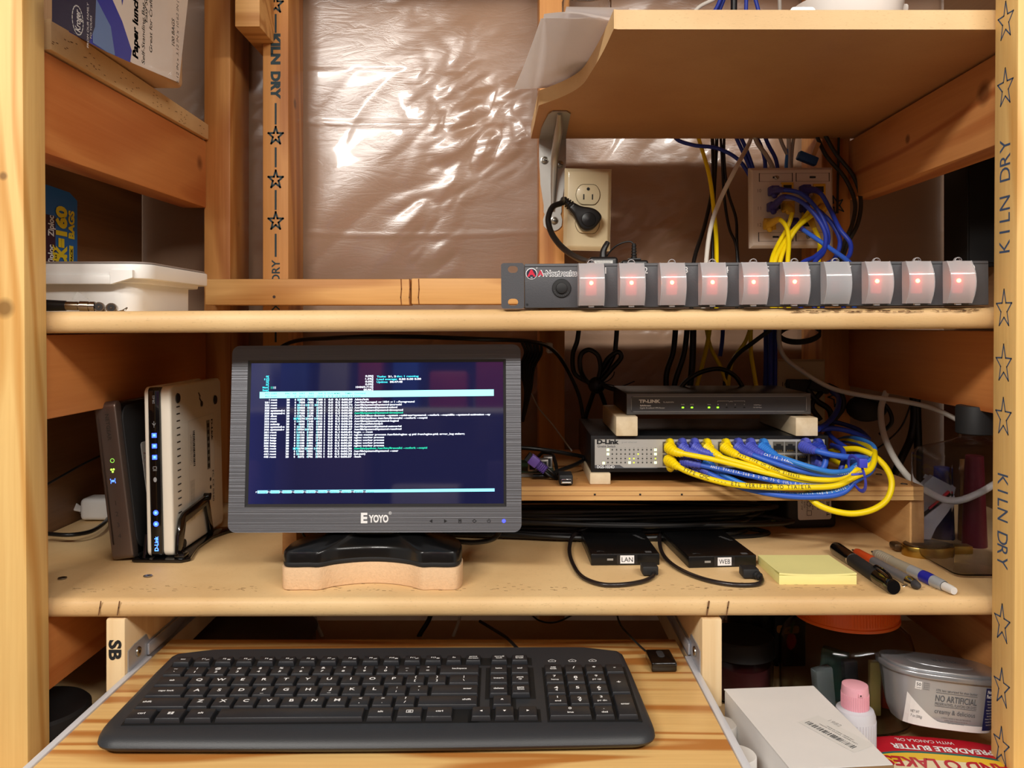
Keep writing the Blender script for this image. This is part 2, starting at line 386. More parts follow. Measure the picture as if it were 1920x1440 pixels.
def marks_2(m):
    def q(py, r=0): return FR((517-960)*YS/F, YS*K, -(py-HOR)*YS/F, r)
    for py in (8, 255, 337, 415): m.line(q(py), [(x*.0115, y*.014) for x, y in STAR], .0028, INK, .0003, closed=True)
    for a, b in ((28, 60), (195, 232), (278, 312), (358, 392), (440, 480), (620, 640)): m.line(q((a+b)/2), [(0, (b-a)*.0004), (0, -(b-a)*.0004)], .003, INK, .0003)
    m.text('KILN', q(92, R(-90)), .0130, INK, w=.047, bold=.06, lift=.0003)
    m.text('DRY', q(160, R(-90)), .0130, INK, w=.042, bold=.06, lift=.0003)
    m.text('DRY', q(508, R(90)), .0120, INK, w=.034, bold=.02, lift=.0003)
    m.text('KILN', q(592, R(-90)), .0120, INK, w=.034, bold=.02, lift=.0003)
rear_stud(492, 541, 'rear pine stud printed with stars and KILN DRY, behind the monitor', marks_2)
rear_stud(1011, 1059, 'rear pine stud behind the metal bracket and the cream outlet')
def marks_4(m):
    for py in (745, 385): m.line(FR((1568-960)*YS/F, YS*K, -(py-HOR)*YS/F, R(20)), [(x*.012, y*.015) for x, y in STAR], .002, INK, .0003, closed=True)
rear_stud(1541, 1595, 'rear pine stud behind the white network wall plate', marks_4)
# header block between the first two rear studs
m = MB(); a = P(440, 50, 1.10); b = P(487, -60, 1.10)
m.box(a.x, b.x, 1.10*K, 1.24*K, a.z, b.z+.06, W_X, bevel=.002)
tag(m.build('blocking'), 'short pine blocking between the two left rear studs at the top', 'wood block')
# cross rail behind the middle shelf
m = MB(); z0 = P(0, 572, 1.127).z; z1 = P(0, 523, 1.127).z
xa, xm, xb = P(384, 0, 1.127).x, P(770, 0, 1.127).x, P(1075, 0, 1.127).x
m.box(xa, xm-.0008, 1.127*K, (YS-.0015)*K, z0, z1, W_X, bevel=.002)
m.box(xm+.0008, xb, 1.127*K, (YS-.0015)*K, z0+.001, z1+.001, W_X, bevel=.002)
for px in (752, 768, 785):
    q = FR(P(px, 0, 1.127).x, 1.127*K, (z0+z1)/2); m.line(q, [(0, .0185), (.0006, .004), (-.0004, -.008), (.0005, -.0185)], .0016, mat('saw_mark', C(120, 70, 30), .8), .0002)
m.disc(FR(P(514, 0, 1.127).x, 1.127*K, z0+.012), 0, 0, .0022, mat('nail', C(60, 40, 30), .6), .0003)
tag(m.build('cross_rail'), 'horizontal pine rail nailed across the studs behind the middle shelf', 'rail')

# ---- side bearers (front to back 2x4) ----
def bearer(x, side, zt0, zt1, zb0, zb1, label, M_, y0=.7535, y1=YS-.0003, th=.036):
    m = MB(); x2 = x + side*th
    xa, xb = min(x, x2), max(x, x2)
    m.hexa([(xa, y0*K, zb0), (xb, y0*K, zb0), (xb, y1*K, zb1), (xa, y1*K, zb1), (xa, y0*K, zt0), (xb, y0*K, zt0), (xb, y1*K, zt1), (xa, y1*K, zt1)], M_, bevel=.002)
    return tag(m.build('shelf_bearer'), label, 'shelf bearer')
XL, XR = -.4635, .510
bearer(XL, -1, .272, .279, .171, .178, 'orange pine bearer under the upper left shelf, with a round knot', W_Y)
bearer(XL, -1, -.0095, -.0095, -.094, -.096, 'shadowed pine bearer on the left under the middle shelf', W_Y)
bearer(XL, -1, -.289, -.289, -.366, -.368, 'pine bearer on the left under the lower shelf, beside the black lidded jar', W_Y)
bearer(XR, 1, .2875, .2790, .190, .190, 'knotty pine bearer on the right under the upper right shelf', W_Y2)
bearer(XR, 1, -.006, -.006, -.094, -.092, 'reddish pine bearer on the right under the middle shelf', W_Y)
bearer(XR, 1, -.289, -.289, -.377, -.377, 'pine bearer on the right above the butter tub', W_Y2)

# ---- shelves ----
def fibre(name, light, dark, edge=False):
    if name in MATS: return MATS[name]
    m = bpy.data.materials.new(name); m.use_nodes = True; MATS[name] = m
    nt = m.node_tree; L = nt.links.new; p = nt.nodes['Principled BSDF']; p.inputs['Roughness'].default_value = .48; p.inputs['Specular IOR Level'].default_value = .4
    tc = nn(nt, 'ShaderNodeTexCoord'); n1 = nn(nt, 'ShaderNodeTexNoise'); n1.inputs['Scale'].default_value = 6; n1.inputs['Detail'].default_value = 6; L(tc.outputs['Object'], n1.inputs['Vector'])
    mx = nn(nt, 'ShaderNodeMix', data_type='RGBA'); mx.inputs['A'].default_value = light; mx.inputs['B'].default_value = dark; 
    mr = nn(nt, 'ShaderNodeMapRange'); mr.inputs['From Min'].default_value = .35; mr.inputs['From Max'].default_value = .75; L(n1.outputs['Fac'], mr.inputs['Value']); L(mr.outputs[0], mx.inputs['Factor'])
    mp = nn(nt, 'ShaderNodeMapping'); mp.inputs['Scale'].default_value = (.35, 1, 1); L(tc.outputs['Object'], mp.inputs['Vector'])
    n2 = nn(nt, 'ShaderNodeTexNoise'); n2.inputs['Scale'].default_value = 700; n2.inputs['Detail'].default_value = 2; L(mp.outputs[0], n2.inputs['Vector'])
    r2 = nn(nt, 'ShaderNodeMapRange'); r2.inputs['From Min'].default_value = .62; r2.inputs['From Max'].default_value = .78; r2.inputs['To Max'].default_value = .28; L(n2.outputs['Fac'], r2.inputs['Value'])
    m2 = nn(nt, 'ShaderNodeMix', data_type='RGBA'); m2.inputs['B'].default_value = tuple(c*.35 for c in dark[:3])+(1,)
    L(r2.outputs[0], m2.inputs['Factor']); L(mx.outputs['Result'], m2.inputs['A']); out = m2.outputs['Result']
    L(out, p.inputs['Base Color'])
    b = nn(nt, 'ShaderNodeBump'); b.inputs['Strength'].default_value = .15; b.inputs['Distance'].default_value = .0008; L(n2.outputs['Fac'], b.inputs['Height']); L(b.outputs[0], p.inputs['Normal'])
    return m
MDF = fibre('fibreboard', C(228, 194, 142), C(204, 162, 108))
MDFU = fibre('fibreboard_raw_face', C(200, 152, 104), C(180, 130, 84))
STAIN = mat('dark_scuff', C(110, 74, 44), .7)
def shelf(name, pl, pr, th, x0, x1, y0, y1, M_, label, nose=.006):
    """bull-nosed board, front top edge at height pl (left) .. pr (right)"""
    m = MB(); prof = []
    r = th/2*.75
    for k in range(7): a = R(90+180*k/6); prof.append((y0*K+r*.9+r*.9*math.cos(a), th/2*math.sin(a)))
    prof = [(y1*K, th/2)]+prof+[(y1*K, -th/2)]
    n = len(prof); vs = []
    for x, zt in ((x0, pl), (x1, pr)):
        for y, z in prof: vs.append((x, y, zt-th/2+z))
    fs = [(i, (i+1)%n, n+(i+1)%n, n+i) for i in range(n)]+[tuple(range(n))[::-1], tuple(range(n, 2*n))]
    m.add(vs, fs, M_, None, False)
    return m
MZ = lambda x: .0130+(x+.453)/.92*.0062     # top of the middle shelf
m = shelf('shelf', MZ(XL), MZ(XR), .0215, -.598, .698, .7530, 1.1635, MDF, '')
rnd = random.Random(4)
q = FR(0, .7528*K, 0)
for k in range(70):
    x = .27+rnd.random()*.19; z = MZ(x)-.0045+rnd.gauss(0, .0006)
    m.line(frame((x, .7530*K-.0002+.0003, z), (1,0,0), (0,0,1)), [(0, 0), (rnd.uniform(.001, .008), rnd.uniform(-.0004, .0004))], .0005, STAIN, .0008)
tag(m.build('shelf'), 'middle fibreboard shelf that carries the row of red lit switches', 'shelf')
LZ = -.2690
m = shelf('shelf', LZ-.0003, LZ+.0024, .0195, -.598, .698, .7540, YS-.002, MDF, '')
LZf = lambda x: LZ+.002*(x-XL)/(XR-XL)
for px, w_ in ((1327, .0016), (1364, .0012), (188, .0012), (223, .0012)):
    q = FR(P(px, 0, .754).x, .7538*K, LZ-.008); m.line(q, [(.001, .006), (0, 0), (-.0012, -.007)], w_, STAIN, .0006)
for k in range(260):   # wear along the front top edge
    x = rnd.uniform(-.45, .45); y = .775*K+abs(rnd.gauss(0, .010)); s_ = rnd.uniform(.0006, .0016)
    m.line(TP(x, y, LZf(x)), [(0, 0), (s_*2, rnd.uniform(-.0006, .0006))], s_*.5, STAIN, .0001)
for a, b in (((1287, 1068), (1322, 1118)), ((1320, 1070), (1362, 1118))):
    A = onz(*a, LZ+.001); B = onz(*b, LZ+.001); m.line(TP(0, 0, LZ+.001), [(A.x, A.y), (B.x, B.y)], .0007, STAIN, .0003)
for px, py in ((277, 1081), (117, 1085)):
    A = onz(px, py, LZ+.0005); m.lathe([(.0045, .0006), (.0045, .0012), (.003, .0014), (.0005, .0004)], SCREW, Matrix.Translation(A), 14)
tag(m.build('shelf'), 'lower fibreboard shelf under the monitor and the sticky notes', 'shelf')
# upper right shelf with a sawn concave cutout
UZ = .2895
cut = [(1151,54),(1132,93),(1109,131),(1089,157),(1057,175),(1010,192),(1003,222),(995,256)]
outl = []
for px, py in cut:
    y = UZ*F/(HOR-py); outl.append(((px-960)*y/F, y*K))
outl[-1] = (outl[-1][0], 1.163*K)
outl = [(outl[0][0]+.004, .752*K-.001)]+outl
outs, _ = spline([Vector((x, y, 0)) for x, y in outl[1:7]], 5); outs = [outl[0]]+[(v.x, v.y) for v in outs]+[outl[-1]]
poly = outs[::-1]+[(.698, .752*K)]+[(.698, 1.163*K)]
m = MB(); tilt = Matrix.Translation((0, .79, UZ)) @ Matrix.Rotation(R(-.9), 4, 'X') @ Matrix.Translation((0, -.79, -UZ))
n = len(poly)
vs = [(x, y, UZ) for x, y in poly]+[(x, y, UZ+.0192) for x, y in poly]
m.add([tilt @ Vector(v) for v in vs], [tuple(range(n)), tuple(range(n, 2*n))[::-1]], MDFU)
m.add([tilt @ Vector(v) for v in vs], [(i, n+i, n+(i+1)%n, (i+1)%n) for i in range(n)], MDF)
bmesh.ops.recalc_face_normals(m.bm, faces=m.bm.faces[:])
tag(m.build('shelf'), 'upper right fibreboard shelf with a curved sawn cutout at its left', 'shelf')
# upper left shelf, narrow
m = MB(); m.hexa([(-.598, .765*K, .2745), (-.459, .765*K, .2745), (-.459, 1.162*K, .2805), (-.598, 1.162*K, .2805),
                  (-.598, .765*K, .306), (-.459, .765*K, .306), (-.459, 1.162*K, .3035), (-.598, 1.162*K, .3035)], MDF, bevel=.0015)
for k in range(60):
    y = .80+.4*rnd.random(); m.line(RX(-.459, y, .289+rnd.uniform(-.01, .01)), [(0, 0), (.003, 0)], .0007, STAIN, .0002)
tag(m.build('shelf'), 'upper left fibreboard shelf under the lunch bag pack', 'shelf')
# bottom shelf, far below
BZ = -.445
m = MB(); m.box(-.598, .698, .60*K, 1.16*K, BZ-.018, BZ, MDF, bevel=.002)
tag(m.build('shelf'), 'bottom fibreboard shelf under the jars and the white carton', 'shelf')
# shelf out of frame above, which shades the top of the wall
m = MB(); m.box(-.598, .698, .775*K, 1.16*K, .650, .669, MDF, bevel=.002)
tag(m.build('shelf'), 'topmost fibreboard shelf above the camera view', 'shelf')
# =================== UPPER AREA ===================
def G(name): return name
# ---- white storage tub on the middle shelf ----
TUB = mat('white_tub_plastic', C(240, 239, 236), .38); TUBL = mat('tub_lid_edge', C(150, 138, 132), .4)
t = T('storage_tub', 'low white plastic storage tub with stepped rim on the left of the middle shelf', 'tub', (0, 0, 0))
zb = MZ(-.45)+.0006; Yf, Yb = .815*K, .992*K; xR = -.392
def ring(xr, y0, y1, z0, z1, r, mt, m): m.prism(rrect(-.594, xr, y0, y1, r, 6), z0, z1, mt, None, bevel=.0015)
m = MB(); ring(xR-.014, Yf+.012, Yb-.012, zb, zb+.036, .022, TUB, m)
ring(xR-.005, Yf+.008, Yb-.004, zb+.0320, zb+.040, .022, TUB, m); m.build('body', t)
m = MB(); ring(xR+.004, Yf+.001, Yb+.003, zb+.0362, zb+.052, .022, TUB, m)
m.box(-.57, -.425, Yf-.003, Yf+.004, zb+.030, zb+.040, TUB, bevel=.0015)
m.hexa([(-.425, Yf-.003, zb+.030), (-.425, Yf+.004, zb+.030), (-.402, Yf+.004, zb+.037), (-.402, Yf-.002, zb+.037), (-.425, Yf-.003, zb+.045), (-.425, Yf+.004, zb+.045), (-.402, Yf+.004, zb+.045), (-.402, Yf-.002, zb+.045)], TUB)
m.build('rim', t)
m = MB(); ring(xR+.002, Yf+.003, Yb+.001, zb+.0525, zb+.0545, .022, TUBL, m); m.build('lid', t, 'thin grey lid')
# ---- coax connectors at the left of the shelf ----
NICK = mat('nickel', C(150, 138, 122), .22, metal=1)
def coax(p0, p1, label, boot=False):
    t = T('coax_connector', label, 'connector', p0, group='coaxial connectors on the middle shelf')
    d = Vector(p1)-Vector(p0); L_ = d.length; u = d/L_; m = MB()
    for a, b, r in ((0, .45, .0046), (.45, .5, .0038), (.5, .8, .0052), (.8, .84, .0044), (.84, 1, .0050)): m.cyl(u*L_*a, u*L_*b, r, NICK, seg=18)
    m.build('shell', t)
    m = MB(); m.cyl(u*L_*1.0, u*L_*1.03, .0036, mat('dark_bore', C(25, 20, 18), .6)); m.cyl(u*L_*1.0, u*L_*1.06, .0009, NICK); m.build('socket', t)
    if boot: m = MB(); m.cyl(u*L_*-.9, u*0.001, .0062, BLACK, r1=.0052); m.build('boot', t, 'black rubber boot')
z = MZ(-.45)+.0060
coax((-.457, .785*K, z+.001), (-.429, .79*K, z+.0005), 'coaxial connector with a black boot beside the left upright', True)
coax((-.4335, .812*K, z-.0012), (-.4245, .789*K, z), 'coaxial connector pointing forward, left of two at the tub')
coax((-.4215, .813*K, z-.0012), (-.4125, .790*K, z-.0010), 'coaxial connector pointing forward, right of two at the tub')
m = MB(); m.tube([(-.406, .79*K, z-.005), (-.398, .786*K, z-.0035), (-.3925, .783*K, z-.0012), (-.3945, .781*K, z-.0045), (-.402, .785*K, z-.0053)], .0007, NICK, seg=6)
tag(m.build('cotter_ring'), 'small bent wire ring beside the coaxial connectors', 'wire ring')
# clear film bag scrap
CLR = mat('clear_film', C(235, 235, 235), .15, trans=.0, alpha=.35)
m = MB(); bm_v = []
for i in range(9):
    for j in range(5):
        x = -.460+.048*i/8; y = (.797+.004*math.sin(i*1.3))*K+.004*j; zz = zb+.0008+.016*(1-i/8)**1.5*(.4+.6*j/4)+.002*math.sin(j*2+i)*(1-i/8)+.003
        bm_v.append((x, y, zz))
m.add(bm_v, [(i*5+j, (i+1)*5+j, (i+1)*5+j+1, i*5+j+1) for i in range(8) for j in range(4)], CLR, None, True)
tag(m.build('film_bag'), 'crumpled clear film bag at the left end of the middle shelf', 'plastic bag')
# ---- zipper bag carton behind the tub ----
ZB = mat('carton_blue', C(24, 104, 176), .45); ZD = mat('carton_maroon', C(50, 22, 48), .5); ZY = mat('carton_yellow', C(232, 206, 40), .5)
t = T('bag_carton', 'blue carton of zipper bags with yellow lettering behind the white tub', 'box', (0, 0, 0))
m = MB(); xb = -.566; prof = [(.86*K, zb), (1.0*K, zb), (1.0*K, .162), (.982*K, .170), (.94*K, .171), (.86*K, .171)]
n = len(prof); vs = [(xb-.028, y, z_) for y, z_ in prof]+[(xb, y, z_) for y, z_ in prof]
m.add(vs, [(i, (i+1)%n, n+(i+1)%n, n+i) for i in range(n)]+[tuple(range(n))[::-1], tuple(range(n, 2*n))], ZB); bmesh.ops.recalc_face_normals(m.bm, faces=m.bm.faces[:])
def zy(px): return xb*F/(px-960)*K        # depth on this face seen at column px
m.box(xb-.01, xb+.0006, .865*K, zy(103), zb+.002, .135, ZD)
ya = (zy(104)+zy(124))/2
m.text('160', RX(xb, ya, .131, R(90)), .022, ZY, w=.037, bold=.06, lift=.0008)
m.text('CK=', RX(xb, ya, .090, R(90)), .022, ZY, w=.038, bold=.06, lift=.0008)
m.text('BAGS', RX(xb, zy(133), .129, R(90)), .0125, ZY, w=.036, bold=.05, lift=.0006)
m.text('MY', RX(xb, zy(101), .090, R(90)), .0090, ZY, w=.020, bold=.05, lift=.0014)
m.box(xb, xb+.0004, zy(130), zy(137), .075, .102, ZY); m.text('1 PACK', RX(xb+.0004, zy(133.5), .088, R(90)), .0050, PRK, w=.022, bold=.04, lift=.0003)
m.text('Ziploc', RX(xb, zy(94), .122, R(90)), .012, PRW, w=.026, bold=.03, lift=.0010)
m.text('Ziploc', RX(xb, zy(94), .086, R(90)), .012, PRW, w=.026, bold=.03, lift=.0010)
m.build('carton', t)
# ---- paper lunch bag pack ----
LB = mat('wrapped_kraft', C(206, 170, 130), .35, coat=.4); LW = mat('pack_label_white', C(226, 216, 206), .4, coat=.3); LN = mat('pack_label_navy', C(20, 26, 62), .4); LBL = mat('pack_label_blue', C(28, 44, 160), .4); LLB = mat('pack_label_light_blue', C(96, 128, 180), .4)
t = T('lunch_bag_pack', 'pack of paper lunch bags with a blue and white label on the upper left shelf', 'pack', (0, 0, 0))
m = MB(); xf = -.428; pz = .3075
m.box(xf-.115, xf, .80*K, 1.002*K, pz, .585, LB, bevel=.007, seg=3)
for k in range(7): m.box(xf-.115+.016*k, xf-.105+.016*k, .7995*K, .80*K, pz+.01, .57, LB)
m.build('bags', t)
m = MB(); q = RX(xf+.0002, 0, 0)
def LP(px, py):          # point on the label face
    y = xf*F/(px-960); return (y*K, -(py-HOR)*y/F)
def lz(px, py): a = LP(px, py); return a
m.poly(q, [lz(247,118), lz(335,155), lz(352,0), lz(356,-60), lz(180,-60), lz(180,60)], LW, .0002)
m.poly(q, [lz(128,-40), lz(128,60), lz(198,97), lz(243,117), lz(246,95), lz(228,40), lz(210,0), lz(200,-40)], LBL, .0005)
m.poly(q, [lz(172,-30), lz(172,80), lz(198,97), lz(214,104), lz(206,50), lz(180,0)], LLB, .0008)
m.poly(q, [lz(95,-40), lz(95,40), lz(165,80), lz(176,50), lz(178,0), lz(176,-40)], LN, .0010)
m.poly(q, [lz(220,-60), lz(228,10), lz(240,-60)], LBL, .0006)
c = lz(143, 38); m.line(RX(xf, c[0], c[1]), [(.010*math.cos(a/3.), .014*math.sin(a/3.)) for a in range(19)], .0012, PRW, .0014, closed=True)
m.text('Kroger', RX(xf, c[0], c[1], R(90)), .010, PRW, w=.021, bold=.01, lift=.0014)
c = lz(166, 50)
for dx, s_ in ((0, 'FROM OUR FAMILY'), (.006, 'TO YOURS')): m.text(s_, RX(xf, c[0]-.004+dx, c[1], R(90)), .0035, PRW, w=.003*len(s_), lift=.0014)
c = lz(253, 50); m.text('Paper lunch', RX(xf, c[0], c[1], R(90)), .0125, LN, w=.070, bold=.05, lift=.0004)
for px, py, s_, hh in ((268, 62, 'Self-Standing Bag', .0075), (282, 45, 'Great for Crafts', .0075), (324, 60, '100 BAGS', .0080), (273, 0, 'Easy Storage', .0075)):
    c = lz(px, py); m.text(s_, RX(xf, c[0], c[1], R(90)), hh, PRK, w=.0042*len(s_), bold=.012, lift=.0004)
c = lz(334, 55); m.text('5.12 IN x 3.12 IN x 10.62 IN (13 cm x 7.9 cm x 26.9 cm)', RX(xf, c[0]-.003, c[1]+.03, R(90)), .0066, PRK, w=.20, lift=.0004)
m.build('label', t)
# ---- sheets of paper on the curved shelf ----
PAP = mat('paper', C(244, 240, 240), .6)
_n = PAP.node_tree; _t = nn(_n, 'ShaderNodeBsdfTranslucent'); _t.inputs['Color'].default_value = C(250, 246, 246); _x = nn(_n, 'ShaderNodeMixShader'); _x.inputs[0].default_value = .5
_n.links.new(_n.nodes['Principled BSDF'].outputs[0], _x.inputs[1]); _n.links.new(_t.outputs[0], _x.inputs[2]); _n.links.new(_x.outputs[0], _n.nodes['Material Output'].inputs['Surface'])
def sheet(pts, z0, dz, name, label, off=0):
    m = MB(); N = 10; A, B, Cc, D = [Vector(p) for p in pts]; vs = []
    for j in range(N+1):
        for i in range(N+1):
            u, v = i/N, j/N; p = A*(1-u)*(1-v)+B*u*(1-v)+Cc*u*v+D*(1-u)*v
            p = p + Vector((0, 0, dz(u, v))); vs.append(p)
    fs = [(j*(N+1)+i, j*(N+1)+i+1, (j+1)*(N+1)+i+1, (j+1)*(N+1)+i) for j in range(N) for i in range(N)]
    m.add(vs, fs, PAP, None, True)
    return tag(m.build('paper_sheet'), label, 'paper', 'sheets of paper on the upper right shelf')
Z1 = .3105
def on(px, py, z_): return onz(px, py, z_)
sheet([on(1014, 40, Z1+.001), on(1146, 38, Z1+.001), on(1100, 160, Z1), on(963, 166, Z1)], 0, lambda u, v: -.001-.002*(1-u)*math.sin(v*3)+.004*(1-v)**3, '', 'lowest sheet of white paper overhanging the curved shelf cutout')
sheet([on(1020, 28, Z1+.004), on(1150, 32, Z1+.003), on(1110, 140, Z1+.003), on(1000, 160, Z1+.003)], 0, lambda u, v: .003*(1-v)**2*math.sin(u*4)+.001, '', 'middle sheet of white paper with a curled front corner')
sheet([on(1062, 18, Z1+.008), on(1180, 22, Z1+.006), on(1120, 120, Z1+.006), on(1030, 130, Z1+.006)], 0, lambda u, v: .003*(1-v)**2+.001*u, '', 'top sheet of white paper against the clear jar')
# ---- things standing on the upper right shelf ----
GL = mat('clear_plastic', C(240, 240, 240), .06, trans=1.0, ior=1.25)
UT = UZ+.0192+.0006
t = T('clear_jar', 'clear plastic jar behind the paper sheets on the upper right shelf', 'jar', (P(1100, 0, .93).x, .93*K, UT-.003))
m = MB(); m.lathe([(.001, .006), (.026, .006), (.030, .010), (.030, .085), (.026, .095), (.025, .095), (.029, .084), (.029, .012), (.025, .008), (.001, .008)], GL, None, 40); m.build('body', t)
m = MB(); m.cyl((0, 0, .096), (0, 0, .112), .027, WHITE, seg=36); m.build('lid', t)
t = T('bowl', 'white ceramic bowl with a handle, left of the two bowls up on the right shelf', 'bowl', (P(1600, 0, .84).x, .86*K, UT-.001))
m = MB(); m.lathe([(.001, 0), (.040, 0), (.052, .012), (.058, .03), (.060, .045), (.056, .045), (.053, .03), (.046, .014), (.001, .006)], mat('white_glaze', C(236, 232, 226), .15, coat=.5), None, 48)
m.build('body', t); m = MB(); m.box(.045, .062, -.02, .02, .036, .045, MATS['white_glaze'], bevel=.003); m.build('handle', t)
t = T('bowl', 'upturned white bowl beside the right upright on the top right shelf', 'bowl', (P(1790, 0, .84).x, .85*K, UT-.001))
m = MB(); m.lathe([(.038, 0), (.0375, .004), (.034, .011), (.024, .019), (.012, .0225), (.001, .0235)], MATS['white_glaze'], None, 48); m.build('body', t)
t = T('shelf_tag', 'small grey perforated metal plate beside the left bowl', 'metal plate', (P(1505, 0, .80).x, .80*K, UT))
m = MB(); m.prism(rrect(-.013, .013, 0, .022, .004), -.0008, .0008, mat('galvanised', C(186, 184, 178), .42, metal=.75), frame((0,0,0), (1,0,0), (0,0,1))); m.disc(FR(0, -.0009, .005), 0, 0, .0014, PRK); m.build('plate', t)

# ---- stamped metal shelf bracket ----
GALV = MATS['galvanised']
br = T('shelf_bracket', 'stamped galvanised shelf bracket screwed to the stud under the upper right shelf', 'bracket', (0, 0, 0))
yb = (YS-.0012)*K; xc = P(1036, 0, YS).x
def uz(y): return UZ-.0006-(y-.79)*math.tan(R(.9))-.0
m = MB()     # wall leg with a necked foot
w_ = lambda py: {255: .0205, 300: .0205, 345: .0185, 385: .0135, 398: .0135, 402: .012, 412: .0145, 424: .0135, 430: .009, 433: .004}[py]
ks = [255, 300, 345, 385, 398, 402, 412, 424, 430, 433]; Zp = lambda py: -(py-HOR)*YS/F
pl = [(xc-w_(k), Zp(k)) for k in ks]+[(xc+w_(k), Zp(k)) for k in ks[::-1]]
m.prism(pl, 0, .0015, GALV, frame((0, yb, 0), (1,0,0), (0,0,1))); m.build('wall_leg', br)
m = MB(); y_t = .285*F/(HOR-207)*K
hl = [(xc-.008+.0, y_t), (xc-.0125, y_t+.012), (xc-.0175, y_t+.06), (xc-.0195, y_t+.085), (xc-.0205, yb), (xc+.0195, yb), (xc+.018, y_t+.075), (xc+.017, y_t+.012), (xc+.011, y_t)]
vs = [(x, y, uz(y)) for x, y in hl]+[(x, y, uz(y)-.0015) for x, y in hl]; n = len(hl)
m.add(vs, [tuple(range(n)), tuple(range(n, 2*n))[::-1]]+[(i, n+i, n+(i+1)%n, (i+1)%n) for i in range(n)], GALV); bmesh.ops.recalc_face_normals(m.bm, faces=m.bm.faces[:])
m.build('shelf_leg', br)
m = MB()     # pressed rib bridging both legs
rp = [(xc+.002, y_t+.006, uz(y_t)-.002), (xc+.003, y_t+.045, uz(y_t)-.016), (xc+.002, yb-.030, Zp(300)), (xc+.001, yb-.012, Zp(345)), (xc, yb-.004, Zp(395))]
m.tube(rp, .005, GALV, seg=14, radii=[.003, .0052, .0058, .0048, .0025]); 
m.hexa([(xc-.0006, yb-.030, Zp(300)), (xc+.0046, yb-.030, Zp(300)), (xc+.0046, yb, Zp(300)), (xc-.0006, yb, Zp(300)), (xc-.0006, y_t+.02, uz(y_t)-.006), (xc+.0046, y_t+.02, uz(y_t)-.006), (xc+.0046, yb, uz(yb)-.001), (xc-.0006, yb, uz(yb)-.001)], GALV)
m.build('rib', br)
for px, py in ((1021, 301), (1050, 309), (1039, 414)):
    c = P(px, py, YS-.0012); m = MB(); q = FR(*c)
    m.lathe([(.006, .0018), (.006, .0026), (.0044, .0030), (.0044, .0044), (.003, .0054), (.0001, .0056)], SCREW, q, 20)
    m.line(q, [(-.0032, .0012), (.0032, -.0012)], .0010, PRK, .0059); m.build('screw', br)

# ---- cream duplex outlet ----
CRM = mat('cream_plastic', C(222, 206, 168), .32, coat=.3)
ot = T('wall_outlet', 'cream duplex wall outlet beside the metal bracket, lower socket in use', 'outlet', P(1102, 392, 1.13), rot=(0, R(1.2), 0))
m = MB(); hw, hh = .0345, .0605
m.hexa([(-hw, .006, -hh), (hw, .006, -hh), (hw, .012, -hh), (-hw, .012, -hh), (-hw, .006, hh), (hw, .006, hh), (hw, .012, hh), (-hw, .012, hh)], CRM)
m.hexa([(-hw+.005, 0, -hh+.006), (hw-.005, 0, -hh+.006), (hw, .006, -hh), (-hw, .006, -hh), (-hw+.005, 0, hh-.006), (hw-.005, 0, hh-.006), (hw, .006, hh), (-hw, .006, hh)], CRM, bevel=.0012)
m.build('cover_plate', ot)
m = MB(); m.box(-.028, .028, .013, .042, -.045, .045, mat('outlet_box_steel', C(120, 116, 110), .5, metal=.6)); m.build('box', ot)
def recept(zc):
    pts = []
    for k in range(28):
        a = math.tau*k/28; x, z_ = .0172*math.cos(a), .0172*math.sin(a); pts.append((x, max(-.0145, min(.0145, z_))))
    return [(x, z_+zc) for x, z_ in pts]
for zc in (.021, -.021):
    m = MB(); q = FR(0, -.0004, 0); m.prism(recept(zc), 0, .0022, CRM, FR(0, 0, 0), bevel=.0005, smooth=False)
    m.line(FR(0, 0, 0), [(x*1.045, (z_-zc)*1.05+zc) for x, z_ in recept(zc)], .0006, mat('groove_shadow_line', C(70, 56, 36), .7), .0003, closed=True)
    q = FR(0, -.0022, zc); 
    for sx in (-.0064, .0064): m.rect(q, sx-.0009, sx+.0009, -.0075, .0005, PRK, .0004)
    m.disc(q, 0, .0082, .0024, PRK, .0004); m.build('socket', ot)
m = MB(); m.lathe([(.0028, 0), (.0025, .001), (.0001, .0013)], CRM, FR(0, 0, 0), 16); m.build('screw', ot)
# ---- plug with its thick black cord ----
cp = T('mains_lead', 'thick black power cord with angled plug in the cream outlet', 'power cord', (0, 0, 0))
pc = P(1100, 410, 1.115)
m = MB(); q = frame(pc, (math.cos(R(-40)), 0, math.sin(R(-40))), (-math.sin(R(-40)), 0, math.cos(R(-40))))
out = [(-.030, .0055), (-.018, .0085), (-.004, .0165), (.006, .0185), (.015, .0155), (.0175, .006), (.0165, -.006), (.011, -.014), (.002, -.0165), (-.008, -.013), (-.018, -.0085), (-.030, -.0055)]
ob, _ = spline([Vector((x, y, 0)) for x, y in out+[out[0]]], 4); m.prism([(v.x, v.y) for v in ob[:-1]], -.012, .006, BLACK, q, bevel=.0035, seg=3)
m.lathe([(.0105, .006), (.0098, .0073), (.006, .0082), (.0001, .0086)], BLACK, q @ Matrix.Translation((.003, 0, 0)), 24)
m.build('plug', cp)
m = MB(); s0 = q @ Vector((-.030, 0, -.003))
for k in range(4): a = q @ Vector((-.0300-.0038*k, 0, -.003)); b = q @ Vector((-.0324-.0038*k, 0, -.003)); m.cyl(a, b, .0074-.0006*k, BLACK)
m.cyl(s0, q @ Vector((-.045, 0, -.003)), .0048, BLACK); m.build('strain_relief', cp)
m = MB(); e = q @ Vector((-.044, 0, -.003))
